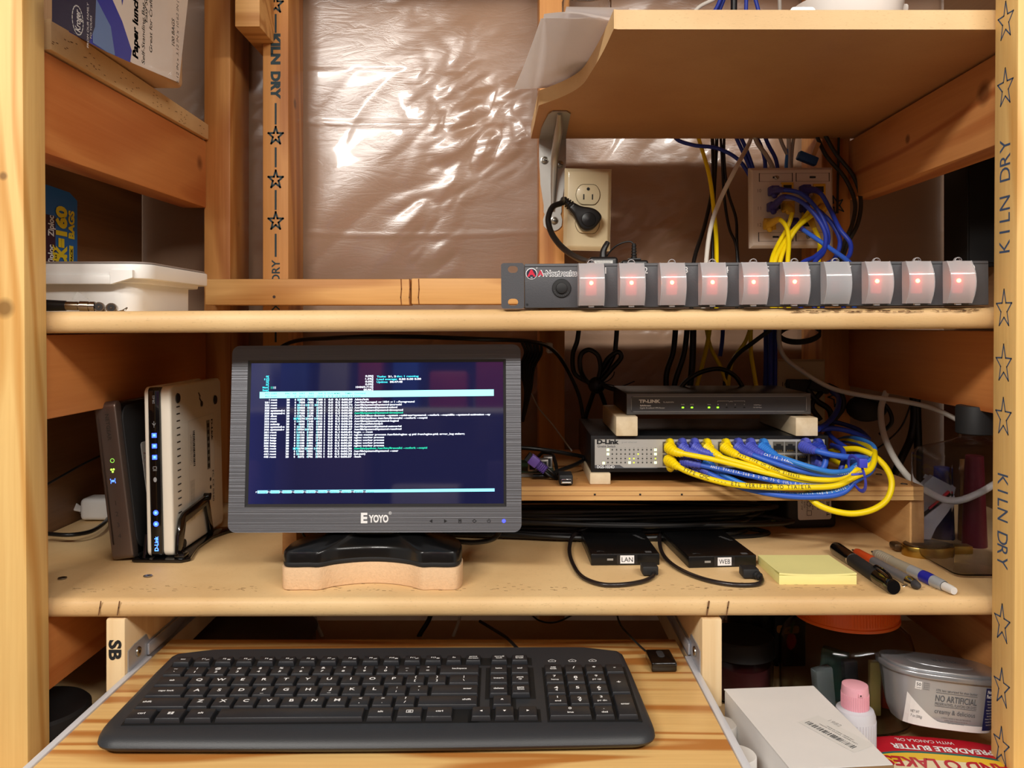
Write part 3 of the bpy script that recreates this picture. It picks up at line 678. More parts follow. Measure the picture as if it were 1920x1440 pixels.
m.tube([e, P(1052, 381, 1.10), P(1036, 388, 1.09), P(1028, 410, 1.08), P(1032, 432, 1.07), P(1046, 455, 1.05), P(1068, 475, 1.02), P(1095, 489, .98), P(1120, 494, .94), P(1135, 500, .90), P(1140, 512, .87)], .0042, BRUB, seg=14); m.build('cord', cp)

# ---- rack power strip ----
PDU = mat('dark_grey_powder_coat', C(74, 74, 78), .5, bump=.15, bscale=900)
PH = .0445; px0 = (940-960)*.752/F; rollp = math.atan(.0062/.92)
pd = T('rack_power_strip', 'dark grey rack power strip with ten covered switches on the middle shelf', 'power strip', (px0, .7535*K, MZ(px0)+.0004), rot=(0, -rollp, 0))
def pxl(px): return (px-940)*.752/F/math.cos(rollp)
Wt = pxl(1857)
m = MB(); m.box(pxl(984), Wt-.0015, -.0016, .040, .0004, PH-.0008, PDU, bevel=.0008)
m.box(pxl(984), Wt-.0015, .0, .085, .002, PH-.004, PDU)
m.box(pxl(985), Wt-.002, -.0017, -.0010, PH-.0040, PH-.0032, mat('seam', C(22, 22, 24), .6))
m.disc(FR(pxl(988.5), -.0016, .0036), 0, 0, .0012, PRK); 
# print
q = FR(pxl(997), -.0016, PH-.0105); m.disc(q, 0, 0, .0056, PRW, .0002); m.disc(q, 0, -.0002, .0050, mat('logo_navy', C(26, 24, 50), .6), .0003)
m.text('A', q @ Matrix.Translation((0, .0006, 0)), .0062, mat('logo_red', C(206, 30, 60), .6), w=.0085, bold=.05, lift=.0004); m.text('N', q @ Matrix.Translation((0, -.0038, 0)), .0018, PRW, lift=.0005)
q = FR(pxl(1046), -.0016, PH-.0102); m.text('A-Neutronics', q, .0056, PRW, w=pxl(1082.5)-pxl(1009.5), bold=.07, lift=.0002); m.text('A-Neutronics', q, .0054, MATS['logo_navy'], w=pxl(1081.5)-pxl(1010.5), bold=-.002, lift=.0004)
m.text('A', q @ Matrix.Translation((-(pxl(1046)-pxl(1013.6)), 0, 0)), .0054, MATS['logo_red'], bold=.02, lift=.0006); m.text('®', FR(pxl(1007), -.0016, PH-.005), .0014, PRW)
cov = [1083, 1158, 1233.5, 1309, 1385.5, 1462, 1538.5, 1615.5, 1691, 1767.5]
for k, c in enumerate(cov): m.text(str(k+1), FR(pxl(c+53+1.4*k*.1), -.0016, PH-.0078), .0062, PRW, bold=.01)
m.build('housing', pd)
for x0_, x1_ in ((0, pxl(983)),):
    m = MB(); hole = []
    def slot(cx, cz, w, h, n=6):
        r = h/2; o = []
        for k in range(n+1): a = R(-90+180*k/n); o.append((cx+w/2-r+r*math.cos(a), cz+r*math.sin(a)))
        for k in range(n+1): a = R(90+180*k/n); o.append((cx-w/2+r+r*math.cos(a), cz+r*math.sin(a)))
        return o
    # ear as a plate with two slots: three stacked bands
    ex = pxl(983); zs = [(0, .0022), (.0102, PH-.0102), (PH-.0032, PH)]
    b = bmesh.new(); outer = rrect(0, ex, 0, PH, .0025, 3); loops = [outer, slot(.0115, .0062, .0100, .0068), slot(.0115, PH-.0062, .0100, .0068)]
    es = []
    for lp in loops:
        vv = [b.verts.new((x, z_, 0)) for x, z_ in lp]
        for i in range(len(vv)): es.append(b.edges.new((vv[i], vv[(i+1)%len(vv)])))
    bmesh.ops.triangle_fill(b, use_beauty=True, use_dissolve=False, edges=es)
    r_ = bmesh.ops.extrude_face_region(b, geom=b.faces[:]); bmesh.ops.translate(b, verts=[v for v in r_['geom'] if isinstance(v, bmesh.types.BMVert)], vec=(0, 0, .0022))
    bmesh.ops.recalc_face_normals(b, faces=b.faces[:]); b.verts.index_update(); q = FR(0, 0, 0)
    m.add([q @ v.co for v in b.verts], [tuple(v.index for v in f.verts) for f in b.faces], PDU); b.free()
    m.build('rack_ear', pd)
m = MB(); q = FR(pxl(1053), -.0016, PH*.44)
m.lathe([(.0092, 0), (.0092, .0012), (.0088, .0018), (.0056, .0020), (.0052, .0040), (.0036, .0046), (.0001, .0046)], BLACKM, q, 36)
for k in range(10): a = R(200+k*14); m.line(q, [(.0066*math.cos(a), .0066*math.sin(a)), (.0078*math.cos(a), .0078*math.sin(a))], .0005, mat('faint_mark', C(70, 70, 72), .6), .0021)
m.build('fuse_button', pd)
# translucent hinged covers
def cover_mat():
    m = bpy.data.materials.new('frosted_cover'); m.use_nodes = True; nt = m.node_tree; L = nt.links.new
    nt.nodes.remove(nt.nodes['Principled BSDF']); out = nt.nodes['Material Output']
    rf = nn(nt, 'ShaderNodeBsdfRefraction'); rf.inputs['IOR'].default_value = 1.08; rf.inputs['Roughness'].default_value = .6; rf.inputs['Color'].default_value = (.93, .93, .95, 1)
    tl = nn(nt, 'ShaderNodeBsdfTranslucent'); tl.inputs['Color'].default_value = (.92, .92, .95, 1)
    df = nn(nt, 'ShaderNodeBsdfDiffuse'); df.inputs['Color'].default_value = (.9, .9, .93, 1)
    gl = nn(nt, 'ShaderNodeBsdfGlossy'); gl.inputs['Roughness'].default_value = .10
    a = nn(nt, 'ShaderNodeMixShader'); a.inputs[0].default_value = .6; L(tl.outputs[0], a.inputs[1]); L(df.outputs[0], a.inputs[2])
    b = nn(nt, 'ShaderNodeMixShader'); b.inputs[0].default_value = .60; L(rf.outputs[0], b.inputs[1]); L(a.outputs[0], b.inputs[2])
    fr = nn(nt, 'ShaderNodeFresnel'); fr.inputs['IOR'].default_value = 1.45
    ge = nn(nt, 'ShaderNodeNewGeometry'); L(ge.outputs['Normal'], fr.inputs['Normal']) if False else None
    c = nn(nt, 'ShaderNodeMixShader'); L(fr.outputs[0], c.inputs[0]); L(b.outputs[0], c.inputs[1]); L(gl.outputs[0], c.inputs[2])
    L(c.outputs[0], out.inputs['Surface']); MATS['frosted_cover'] = m; return m
COV = cover_mat()
SWR = mat('red_rocker', C(120, 8, 14), .35); SWG = glow('red_neon', (1, .03, .05, 1), .22, C(140, 10, 20)); HOT = glow('neon_core', (1, .25, .07, 1), 12)
def cover_profile(w, h, d, n=10):
    vs = []; 
    for j in range(n+1):
        t_ = j/n; z_ = h*t_; y = -(.0048+(d-.0048)*math.sin(math.pi*min(1, max(0, (t_*.94+.03))))**.8); vs.append((y, z_))
    return vs
cw, chh = pxl(1133)-pxl(1083), .0410
def one_cover(x, k):
    m = MB(); pr = cover_profile(cw, chh, .0140); W_ = [0, cw]; vs = []; n = len(pr)
    ins = .0012
    for x_ in (ins, cw-ins):
        for y, z_ in pr: vs.append((x+x_, y-.0016, z_+.0022))
    m.add(vs, [(i, n+i, n+i+1, i+1) for i in range(n-1)], COV, None, True)
    # side cheeks, top and bottom lips
    for x_, sgn in ((ins, 1), (cw-ins, -1)):
        side = [(x+x_, y-.0016, z_+.0022) for y, z_ in pr]+[(x+x_-sgn*ins, -.0020, chh+.0022), (x+x_-sgn*ins, -.0020, .0022)]
        m.add(side, [tuple(range(len(side)))], COV)
    for j in (0, n-1):
        y, z_ = pr[j]; m.add([(x+ins, y-.0016, z_+.0022), (x+cw-ins, y-.0016, z_+.0022), (x+cw, -.002, z_+.0022), (x, -.002, z_+.0022)], [(0, 1, 2, 3)], COV)
    m.tube([(x+ins, pr[j_][0]-.0016, pr[j_][1]+.0022) for j_ in range(0, n, 2)], .0005, COV, seg=6, n=2); m.tube([(x+cw-ins, pr[j_][0]-.0016, pr[j_][1]+.0022) for j_ in range(0, n, 2)], .0005, COV, seg=6, n=2)
    m.lathe([(.0030, 0), (.0036, .0005), (.0036, .0035), (.003, .004)], COV, frame((x+cw/2, -.003, chh+.0024), (1,0,0), (0,0,1)), 20, 0, math.pi)
    m.box(x+cw*.35, x+cw*.65, -.0055, -.003, chh+.0018, chh+.0030, COV)
    m.box(x+cw*.40, x+cw*.60, -.0062, -.003, .0006, .0022, COV)
    o = m.build('switch_cover', pd)
    m = MB(); x0, x1 = x+cw*.26, x+cw*.74
    m.box(x0-.0015, x1+.0015, -.0028, -.0016, .0105, .0345, BLACKM, bevel=.0005)
    m.hexa([(x0, -.0028, .0120), (x1, -.0028, .0120), (x1, -.0020, .0120), (x0, -.0020, .0120), (x0, -.0028, .0330), (x1, -.0028, .0330), (x1, -.0020, .0330), (x0, -.0020, .0330)], BLACKM)
    lit = k != 7
    m.hexa([(x0+.001, -.0036, .0125), (x1-.001, -.0036, .0125), (x1-.001, -.0028, .0125), (x0+.001, -.0028, .0125), (x0+.001, -.0060, .0325), (x1-.001, -.0060, .0325), (x1-.001, -.0028, .0325), (x0+.001, -.0028, .0325)], SWG if lit else SWR, bevel=.0005)
    if lit: m.ball(((x0+x1)/2, -.0062, .0242), .0019, HOT, 12)
    m.build('rocker_switch', o)
for k, c in enumerate(cov): one_cover(pxl(c), k+1)

# ---- power adapters plugged in behind the strip ----
SVL = mat('silver_label', C(214, 212, 208), .4)
t = T('power_adapter', 'black power adapter with white label behind the first switch', 'power adapter', P(1132, 495, .88))
m = MB(); m.box(-.0165, .0165, 0, .045, -.035, .0085, BLACK, bevel=.0035, seg=3); m.build('body', t)
m = MB(); q = FR(-.0002, -.0002, .0); m.rect(q, -.0105, .0105, -.006, .0042, SVL); 
for k in range(5): m.text('INPUT 100-240V 0.5A OUTPUT', q @ Matrix.Translation((0, .0034-.0018*k, 0)), .0008, PRK, w=.019-.003*(k % 3), lift=.0003)
m.build('label', t)
m = MB(); m.tube([(.0, .008, .008), (.0005, .009, .015), (.003, .010, .021), (.006, .012, .026)], .0028, BRUB, seg=10, radii=[.0044, .0038, .0034, .003]); m.tube([(.006, .012, .026), (.004, .02, .018), (.0, .03, .008)], .0018, BRUB); m.build('cord', t)
t = T('power_adapter', 'black power adapter with printed face behind the second switch', 'power adapter', P(1191, 497, .89))
m = MB(); m.box(-.0155, .0155, 0, .040, -.035, .0060, BLACK, bevel=.003, seg=3); m.box(-.0075, .0075, .004, .016, .006, .0085, BLACK, bevel=.001)
for k, s_ in enumerate(('US AC/DC ADAPTER', '5V 2.5A')): m.text(s_, FR(-.003+.011*k, -.0002, .0015), .0012, PRW, w=.011-.003*k, lift=.0002)
m.build('body', t)
m = MB(); 
for k in range(5): m.cyl((0, .010, .0085+.0034*k), (0, .010, .0107+.0034*k), .0036-.0002*k, BRUB)
m.cyl((0, .010, .008), (0, .010, .026), .0022, BRUB); m.tube([(0, .010, .025), (-.004, .012, .0285), (-.018, .016, .025), (-.028, .02, .016), (-.034, .022, .006)], .0010, BRUB); m.build('cord', t)

# ---- network wall plate with its patch leads ----
PLW = mat('off_white_plate', C(206, 190, 176), .4)
KY = 1.125
kp = T('network_wall_plate', 'off white network wall plate crowded with blue and yellow patch leads', 'wall plate', P(1485, 389, KY), rot=(0, R(-.4), 0))
m = MB(); hw = (1565-1408)/2*KY/F; hh = (464-313)/2*KY/F
m.hexa([(-hw+.004, 0, -hh+.004), (hw-.004, 0, -hh+.004), (hw, .005, -hh), (-hw, .005, -hh), (-hw+.004, 0, hh-.004), (hw-.004, 0, hh-.004), (hw, .005, hh), (-hw, .005, hh)], PLW, bevel=.001)
m.box(-hw, hw, .005, .010, -hh, hh, PLW); m.box(-.045, .045, .0105, .035, -.045, .045, mat('plate_box', C(60, 56, 52), .6))
def kl(px, py): return ((px-1485)*KY/F, -(py-389)*KY/F)
q = FR(0, -.0001, 0)
for (a, b, c, d) in ((1424, 325, 1486, 340), (1493, 325, 1555, 340), (1422, 436, 1486, 452), (1492, 436, 1555, 452)):
    A = kl(a, d); B = kl(c, b); m.line(q, [(A[0], A[1]), (B[0], A[1]), (B[0], B[1]), (A[0], B[1])], .0005, mat('recess_line', C(130, 116, 104), .7), .0002, closed=True)
    for x in (A[0], B[0]): m.line(q, [(x, A[1]), (x, B[1])], .0011, PRK, .0003)
    cx, cy = (A[0]+B[0])/2, (A[1]+B[1])/2; m.rect(q, cx-.0045, cx+.0045, cy-.0014, cy+.0014, PRK, .0003)
for s_, px, py in (('10', 1424, 357), ('11', 1424, 390), ('12', 1424, 421)): m.text(s_, FR(kl(px, py)[0], -.0001, kl(px, py)[1]), .0050, mat('pencil', C(140, 126, 114), .8), lift=.0002)
m.build('plate', kp)
for px, py in ((1456, 333), (1515, 444)):
    m = MB(); x, z_ = kl(px, py); m.lathe([(.0032, 0), (.003, .0014), (.0001, .0018)], SCREW, FR(x, 0, z_), 16); m.line(FR(x, 0, z_), [(-.0016, .0016), (.0016, -.0016)], .0008, PRK, .0020); m.build('screw', kp)
JY = mat('yellow_jack', C(212, 168, 46), .5)
for px, py in ((1476, 353), (1536, 356), (1478, 388), (1443, 420), (1455, 356), (1455, 387), (1512, 356), (1512, 387), (1512, 420)):
    m = MB(); x, z_ = kl(px, py); cc = JY if px in (1476, 1536, 1478, 1443) else PLW
    m.box(x-.009, x+.009, -.002, .001, z_-.0085, z_+.0085, cc, bevel=.0006); m.rect(FR(x, -.002, z_), -.006, .006, -.004, .0045, PRK, .0002); m.build('jack', kp)
def lead(name, label, pts, r, mt, boots=(), group=None, cat='cable', n=8, conn=None, textrun=None, extra=None):
    """cable thing: cord mesh plus a boot for each given end (index 0 / -1)"""
    t = T(name, label, cat, (0, 0, 0), group=group)
    pw = [P(*p) if not isinstance(p, Vector) else p for p in pts]
    m = MB(); sp = m.tube(pw, r, mt, seg=12, n=n)
    if textrun: wire_text(m, sp, r, *textrun)
    m.build('cord', t)
    for bi, bm_ in boots:
        m = MB(); s = sp if bi == 0 else sp[::-1]; acc = 0; pp = [s[0]]
        for i in range(1, len(s)):
            acc += (s[i]-s[i-1]).length; pp.append(s[i])
            if acc > .017: break
        rr = [.0062-.0026*i/(len(pp)-1) for i in range(len(pp))]
        m.tube([pp[0]]+pp[1:], r, bm_, seg=12, n=1, radii=rr) if len(pp) > 2 else None
        acc = 0
        for i in range(1, len(pp)-1):
            if i % 2 == 0: 
                d = (pp[i+1]-pp[i-1]).normalized(); m.cyl(pp[i]-d*.0006, pp[i]+d*.0006, rr[i]+.0007, bm_, seg=12)
        if extra: extra(m, pp, bm_)
        m.build('boot', t)
    return t
def wire_text(m, sp, r, text, start, h, ink, step=.62, flip=False):
    L_ = [0]
    for a, b in zip(sp, sp[1:]): L_.append(L_[-1]+(b-a).length)
    d = start
    for ch in text:
        if d > L_[-1]-.002: break
        if ch != ' ':
            i = max(j for j in range(len(L_)) if L_[j] <= d); i = min(i, len(sp)-2); f = (d-L_[i])/max(1e-9, L_[i+1]-L_[i])
            p = sp[i].lerp(sp[i+1], f); tg = (sp[i+1]-sp[i]).normalized(); view = Vector((0, -1, .45)).normalized()
            yv = view.cross(tg).normalized(); nz_ = tg.cross(yv).normalized()
            q = frame(p+nz_*(r+.0001), tg, yv, math.pi if flip else 0); m.text(ch, q, h, ink, lift=.0001, wide=.85)
        d += h*step*1.45
def kboot(m, px, py, bm_, up=True):
    c = P(px, py, KY-.013); m.box(c.x-.0065, c.x+.0065, c.y-.006, c.y+.0125, c.z-.007, c.z+.0065, bm_, bevel=.002); m.ball((c.x-.001, c.y-.004, c.z-.0075), .0045, bm_, 12, (1, 1, 1.1))
def klead(label, pts, mt, bt, r=.0031):
    t = T('patch_lead', label, 'cable', (0, 0, 0), group='patch leads at the network wall plate'); m = MB()
    a = Vector(P(pts[0][0], pts[0][1], KY-.018)); pts = list(pts)+[(pts[-1][0]+2, 582, (pts[-1][2] if len(pts[-1]) > 2 else 1.05)-.004)]; pw = [a]+[P(*p) for p in pts[1:]]
    m.tube(pw, r, mt, seg=12); m.build('cord', t); m = MB(); kboot(m, pts[0][0], pts[0][1], bt)
    s, _ = spline(pw, 8); m.tube(s[:10], r, bt, n=1, radii=[.0058-.0022*i/9 for i in range(10)]); m.build('boot', t)
k_ = 1.085
klead('blue patch lead with indigo boot from the top left jack of the wall plate', [(1452,357), (1468,356,1.08), (1500,362,1.07), (1530,390,1.06), (1550,428,1.05), (1552,455,1.04), (1530,480,1.02), (1500,500,1.0)], BLUED, INDIGO)
klead('blue patch lead with indigo boot from the second row of the wall plate', [(1450,387), (1472,369,1.075), (1500,377,1.06), (1532,408,1.05), (1548,440,1.04), (1545,470,1.03), (1525,500,1.0)], BLUED, INDIGO)
klead('blue patch lead looping down from the upper right jack of the wall plate', [(1511,355), (1536,360,1.08), (1556,392,1.07), (1575,430,1.05), (1594,455,1.04), (1594,475,1.03), (1580,500,1.02)], BLUED, INDIGO)
klead('blue patch lead crossing the foot of the wall plate to the right', [(1488,417), (1505,430,1.07), (1528,446,1.05), (1560,468,1.03), (1590,490,1.0), (1600,505,.98)], BLUEC, INDIGO)
klead('dark blue patch lead at the right edge of the wall plate', [(1512,388), (1540,400,1.08), (1560,420,1.07), (1575,452,1.06), (1565,485,1.05), (1540,505,1.03)], BLUED, INDIGO)
klead('yellow patch lead hanging from the lowest left jack of the wall plate', [(1443,420), (1462,412,1.08), (1474,425,1.07), (1479,450,1.06), (1477,495,1.04)], YEL, JY)
klead('yellow patch lead hanging from the middle jack of the wall plate', [(1478,387), (1485,398,1.085), (1476,428,1.08), (1458,460,1.07), (1446,495,1.05)], YEL, JY)
klead('yellow patch lead slanting down left from the upper right jacks', [(1534,374), (1522,390,1.085), (1500,418,1.08), (1476,446,1.07), (1452,495,1.05)], YEL, JY)
klead('yellow patch lead slanting just below its twin on the wall plate', [(1542,388), (1525,402,1.08), (1497,425,1.07), (1480,450,1.065), (1462,495,1.05)], YEL, JY)
klead('short yellow patch lead curving behind the blue leads', [(1516,402), (1525,425,1.09), (1536,450,1.09), (1535,490,1.07)], YEL, JY)

# ---- loose cables between the upper shelf and the strip ----
GW = 'cables hanging behind the power strip'
YC = 1.20
lead('network_cable', 'blue cable curving from the shelf edge to the wall plate', [(1262,240,1.185), (1268,260,1.18), (1300,272,1.17), (1345,278,1.17), (1385,300,1.17), (1412,340,1.17)], .0030, BLUED, group=GW)
lead('network_cable', 'yellow cable dropping from the upper shelf to the strip', [(1303,235,1.185), (1310,260,1.18), (1330,330,1.15), (1339,400,1.13), (1343,450,1.10), (1343,583,1.05)], .0031, YEL, group=GW)
lead('network_cable', 'white cable slanting from the upper shelf across the yellow one', [(1415,235,1.185), (1408,260,1.18), (1380,315,1.11), (1348,380,1.10), (1330,440,1.07), (1318,583,1.02)], .0031, WHC, group=GW)
lead('power_lead', 'black lead swinging left behind the yellow cable', [(1335,240,1.19), (1337,300,1.19), (1336,350,1.18), (1322,420,1.16), (1300,495,1.12), (1296,583,1.1)], .0030, BRUB, group=GW)
lead('power_lead', 'black lead straight beside the yellow cable', [(1345,240,1.2), (1342,300,1.2), (1338,380,1.19), (1337,450,1.17), (1335,583,1.15)], .0030, BRUB, group=GW)
lead('power_lead', 'thin black lead, left of the two between the cables and the wall plate', [(1350,240,1.18), (1354,300,1.18), (1358,370,1.18), (1368,430,1.17), (1380,460,1.16), (1381,583,1.14)], .0022, BRUB, group=GW)
lead('power_lead', 'thin black lead, right of the two between the cables and the wall plate', [(1358,240,1.18), (1358,300,1.18), (1365,360,1.18), (1380,410,1.17), (1382,460,1.16), (1392,583,1.14)], .0022, BRUB, group=GW)
GP = 'cables entering the wall plate from above'
BH = 1.17
for lab, mt, pts, r in (
    ('blue cable entering the wall plate at its far left corner', BLUED, [(1372,240,BH), (1385,268,BH), (1402,305,BH), (1415,340,BH)], .0030),
    ('blue cable entering the wall plate, second from the left corner', BLUED, [(1380,240,BH), (1395,270,BH), (1410,310,BH), (1418,340,BH)], .0030),
    ('blue cable entering the wall plate between the white and grey ones', BLUED, [(1408,240,BH), (1425,270,BH), (1434,300,BH), (1434,340,BH)], .0030),
    ('grey cable bending into the top of the wall plate', GRYC, [(1410,240,1.16), (1420,268,1.16), (1436,290,1.16), (1448,313,1.16), (1452,340,1.165)], .0034),
    ('blue cable just right of the bending grey one', BLUED, [(1428,240,BH), (1440,270,BH), (1455,300,BH), (1460,340,BH)], .0030),
    ('short bright blue cable stub above the wall plate', BLUEL, [(1478,280,BH), (1475,300,BH), (1473,340,BH)], .0028),
    ('white cable straight above the middle of the wall plate', WHC, [(1478,235,BH), (1479,270,BH), (1480,340,BH)], .0034),
    ('grey cable leaning right above the wall plate', GRYC, [(1455,235,BH), (1466,268,BH), (1480,300,BH), (1486,340,BH)], .0028),
    ('grey cable leaning left above the wall plate', GRYC, [(1494,235,BH), (1488,260,BH), (1484,300,BH), (1484,340,BH)], .0026)):
    lead('network_cable', lab, pts, r, mt, group=GP)
DRK = mat('dark_coax_jacket', C(44, 42, 36), .5)
lead('coax_cable', 'outer dark coax cable bowing round the right of the wall plate', [(1540,240,1.15), (1565,285,1.15), (1600,330,1.14), (1614,375,1.13), (1608,420,1.12), (1590,455,1.11), (1575,500,1.08)], .0030, DRK, group='dark coax cables right of the wall plate')
lead('coax_cable', 'inner dark coax cable bowing round the right of the wall plate', [(1525,240,1.16), (1548,290,1.15), (1585,335,1.14), (1603,380,1.13), (1598,420,1.12), (1585,450,1.11), (1568,500,1.08)], .0030, DRK, group='dark coax cables right of the wall plate')
lead('coax_cable', 'thin straight dark cable on the right rear stud', [(1573,235,1.158), (1572,300,1.158), (1571,340,1.158), (1570,400,1.158)], .0018, DRK)
m = MB(); q = frame(P(1515, 296, 1.14), (math.cos(R(-22)), 0, math.sin(R(-22))), (math.sin(R(22)), 0, math.cos(R(22))))
m.box(-.014, .016, -.006, .007, -.012, .0, mat('blue_clip', C(26, 72, 128), .5), q, bevel=.002); m.box(.004, .010, .007, .028, -.008, -.002, mat('wood_stick', C(190, 140, 90), .6), q)
tag(m.build('wire_clip'), 'blue clip with a wooden stick above the network wall plate', 'clip')
# cables above the top shelf
GT = 'cables behind the upper right shelf'
for lab, mt, pts, r in (
    ('white cable rising leftmost above the upper right shelf', WHC, [(1290,40,1.17), (1310,14,1.17), (1345,-6,1.17), (1370,-40,1.17)], .003),
    ('blue cable, left of the pair above the upper right shelf', BLUED, [(1320,50,1.17), (1345,12,1.17), (1360,-30,1.17)], .003),
    ('blue cable, second of the left pair above the upper right shelf', BLUED, [(1335,50,1.18), (1352,12,1.18), (1368,-30,1.18)], .003),
    ('black lead above the upper right shelf', BRUB, [(1375,60,1.17), (1376,10,1.17), (1376,-40,1.17)], .005),
    ('blue cable upright between black leads above the shelf', BLUED, [(1398,60,1.17), (1399,10,1.17), (1400,-40,1.17)], .003),
    ('blue cable slanting right above the upper right shelf', BLUED, [(1432,60,1.17), (1420,12,1.17), (1405,-40,1.17)], .003),
    ('grey cable above the shelf left of the metal plate', GRYC, [(1462,60,1.17), (1462,10,1.17), (1460,-40,1.17)], .003)):
    lead('network_cable', lab, pts, r, mt, group=GT)
# black panel beyond the right bearer
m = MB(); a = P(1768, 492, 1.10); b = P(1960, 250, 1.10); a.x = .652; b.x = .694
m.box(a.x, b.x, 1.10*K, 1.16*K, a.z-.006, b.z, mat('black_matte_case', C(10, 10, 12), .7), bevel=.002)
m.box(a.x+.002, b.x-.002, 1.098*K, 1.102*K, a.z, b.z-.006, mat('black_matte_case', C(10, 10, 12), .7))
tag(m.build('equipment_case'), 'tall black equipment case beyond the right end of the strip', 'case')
# =================== LOWER COMPARTMENT ===================
LT = LZ+.001
# ---- silver edged router, leaning ----
t = T('router', 'leaning black router with a silver rounded front edge, leftmost device on the lower shelf', 'router', Vector(((225-960)*.872/F, .872*K, LT+.0028)), rot=(0, R(-7.0), R(-2)))
SIL = mat('brushed_silver', C(118, 102, 94), .32, metal=.7); BLG = mat('glossy_black', C(9, 9, 10), .12, coat=.5)
rt_w, rt_h, rt_d = .026, .178, .150
m = MB(); M_ = frame((0,0,0), (0, 1, 0), (0, 0, 1))   # prism axis = +X
side = rrect(.003, rt_d, 0, rt_h, .018, 8); m.prism(side, .0, rt_w*.62, BLG, M_ , bevel=.003)
m.prism(rrect(.008, rt_d, .006, rt_h-.006, .016, 8), rt_w*.62, rt_w*.72, BLACKM, M_, bevel=.001)
for k in range(40):
    z_ = .018+k*.0036; m.rect(RX(rt_w*.62, .0085, z_), -.0015, .0015, -.0008, .0008, PRK, .0003)
m.build('body', t)
m = MB(); m.prism(rrect(-.002, .012, -.001, rt_h+.001, .0069, 8), -rt_w*.32, rt_w*.64, SIL, M_, bevel=.003, seg=3); m.prism(rrect(-.002, rt_d, -.001, rt_h+.001, .018, 8), -rt_w*.32, -.0002, SIL, M_, bevel=.003, seg=3)
q0 = FR(.003, -.0021, 0)
ltr = mat('dim_print', C(62, 54, 48), .6)
m.text('NETGEAR', FR(.006, -.0022, .150, R(-90)), .0042, ltr, w=.030, bold=.02)
for k, s_ in enumerate('1234'): m.text(s_, FR(.004, -.0022, .064-.0125*k), .0052, ltr)
m.build('front_edge', t)
for z_, col, kk in ((.112, (.35, .9, .1, 1), 0), (.101, (.5, 1, .1, 1), 1), (.089, (.06, .16, 1, 1), 2)):
    m = MB(); gg = glow('indicator_%d' % kk, col, [.7, .9, 2.2][kk]); q = FR(.006-.001*kk, -.0022, z_)
    if kk == 0: m.line(q, [(.0022*math.cos(a/2.), .0022*math.sin(a/2.)) for a in range(13)], .0005, gg)
    elif kk == 1: m.disc(q, -.0014, .001, .0012, gg); m.disc(q, .0014, .001, .0012, gg); m.disc(q, 0, -.0016, .0012, gg)
    else: m.disc(q, 0, 0, .0013, gg); m.line(q, [(-.0026, .0024), (-.002, 0), (-.0026, -.0024)], .0007, gg); m.line(q, [(.0026, .0024), (.002, 0), (.0026, -.0024)], .0007, gg)
    m.build('indicator_light', t)
m = MB(); m.prism(rrect(.040, .10, .055, .125, .004), rt_w*.72, rt_w*.72+.0005, SVL, M_)
for k in range(7): m.text(['home security', 'important', 'product label', 'this router', 'has been set', 'for you', 'home'][k], frame((rt_w*.72+.0006, .060-.0026*k, .09), (0, 0, -1), (0, 1, 0)), .0016, mat('label_red', C(170, 30, 30), .6) if k == 6 else PRK, w=.045, lift=.0003)
m.build('label', t)
m = MB(); m.box(.000, .016, .012, .12, -.0030, .0008, BLACKM); m.build('foot', t)

# ---- white router standing upright on black stand ----
DW = mat('router_white', C(232, 224, 208), .35, coat=.2)
t = T('router', 'upright white router with blue lit icons on a glossy black front strip', 'router', Vector(((300-960)*.872/F, .872*K, LT+.0045)), rot=(0, R(-1.2), R(0)))
w2 = .0305; hh_ = .1935; dp = .160; M2 = frame((-w2/2, 0, 0), (0, 1, 0), (0, 0, 1))
m = MB(); m.prism(rrect(.0015, dp, 0, hh_, .008, 5), .0, .0060, DW, M2, bevel=.002, seg=3); m.prism(rrect(.001, dp, 0, hh_, .008, 5), w2-.0125, w2, DW, M2, bevel=.003, seg=3)
m.box(-w2/2+.004, w2/2-.010, .006, dp-.002, .002, hh_-.002, WHITE)
q = RX(w2/2, 0, 0)
def sp_(px, py):       # pixel on the large right side
    y = (w2/2-.398)*F/(px-960); 
    return ((y-.872)*K, -(py-HOR)*y/F-(LT+.0045))
xs = t.location.x+w2/2
def sp_(px, py): y = xs*F/(px-960); return ((y-.872)*K, -(py-HOR)*y/F-(LT+.0045))
HOLE = mat('vent_hole', C(40, 34, 28), .7)
for k in range(19):
    c = sp_(339, 763+k*13.2); m.rect(RX(w2/2, c[0], c[1]), -.0048, .0048, -.0007, .0007, HOLE, .0004)
for px, py, r_ in ((339, 747, .0050), (408, 750, .0050), (345, 1020, .0048)):
    c = sp_(px, py); m.lathe([(r_*1.2, 0), (r_*1.1, .0012), (r_*.7, .0014), (.0001, .0012)], BLACKM, RX(w2/2, c[0], c[1]), 24)
c = sp_(380, 752); m.line(RX(w2/2, c[0], c[1]), [(-.004, .010), (.0, .006), (-.001, .003), (.005, -.002)], .0022, HOLE, .0004); m.disc(RX(w2/2, c[0]+.005, c[1]-.004), 0, 0, .0036, HOLE, .0005)
m.build('shell', t)
m = MB(); c0 = sp_(357, 960); c1 = sp_(404, 790)
pts = [(c0[0], sp_(358, 790)[1]), (c1[0], sp_(358, 790)[1]+.001), (c1[0], c0[1]), (c0[0], c0[1])]
m.line(q, pts, .0005, mat('label_edge', C(200, 196, 186), .5), .0003, closed=True); m.poly(q, pts, mat('label_cream', C(222, 214, 200), .45), .0002)
ROT = lambda y, z_: frame((w2/2, y, z_), (0, 0, -1), (0, 1, 0))
cm_y = (c0[0]+c1[0])/2; top = pts[0][1]; wid = c1[0]-c0[0]
m.text('D-Link', ROT(c1[0]-.006, top-.020), .0050, PRK, w=.028, bold=.05, lift=.0004)
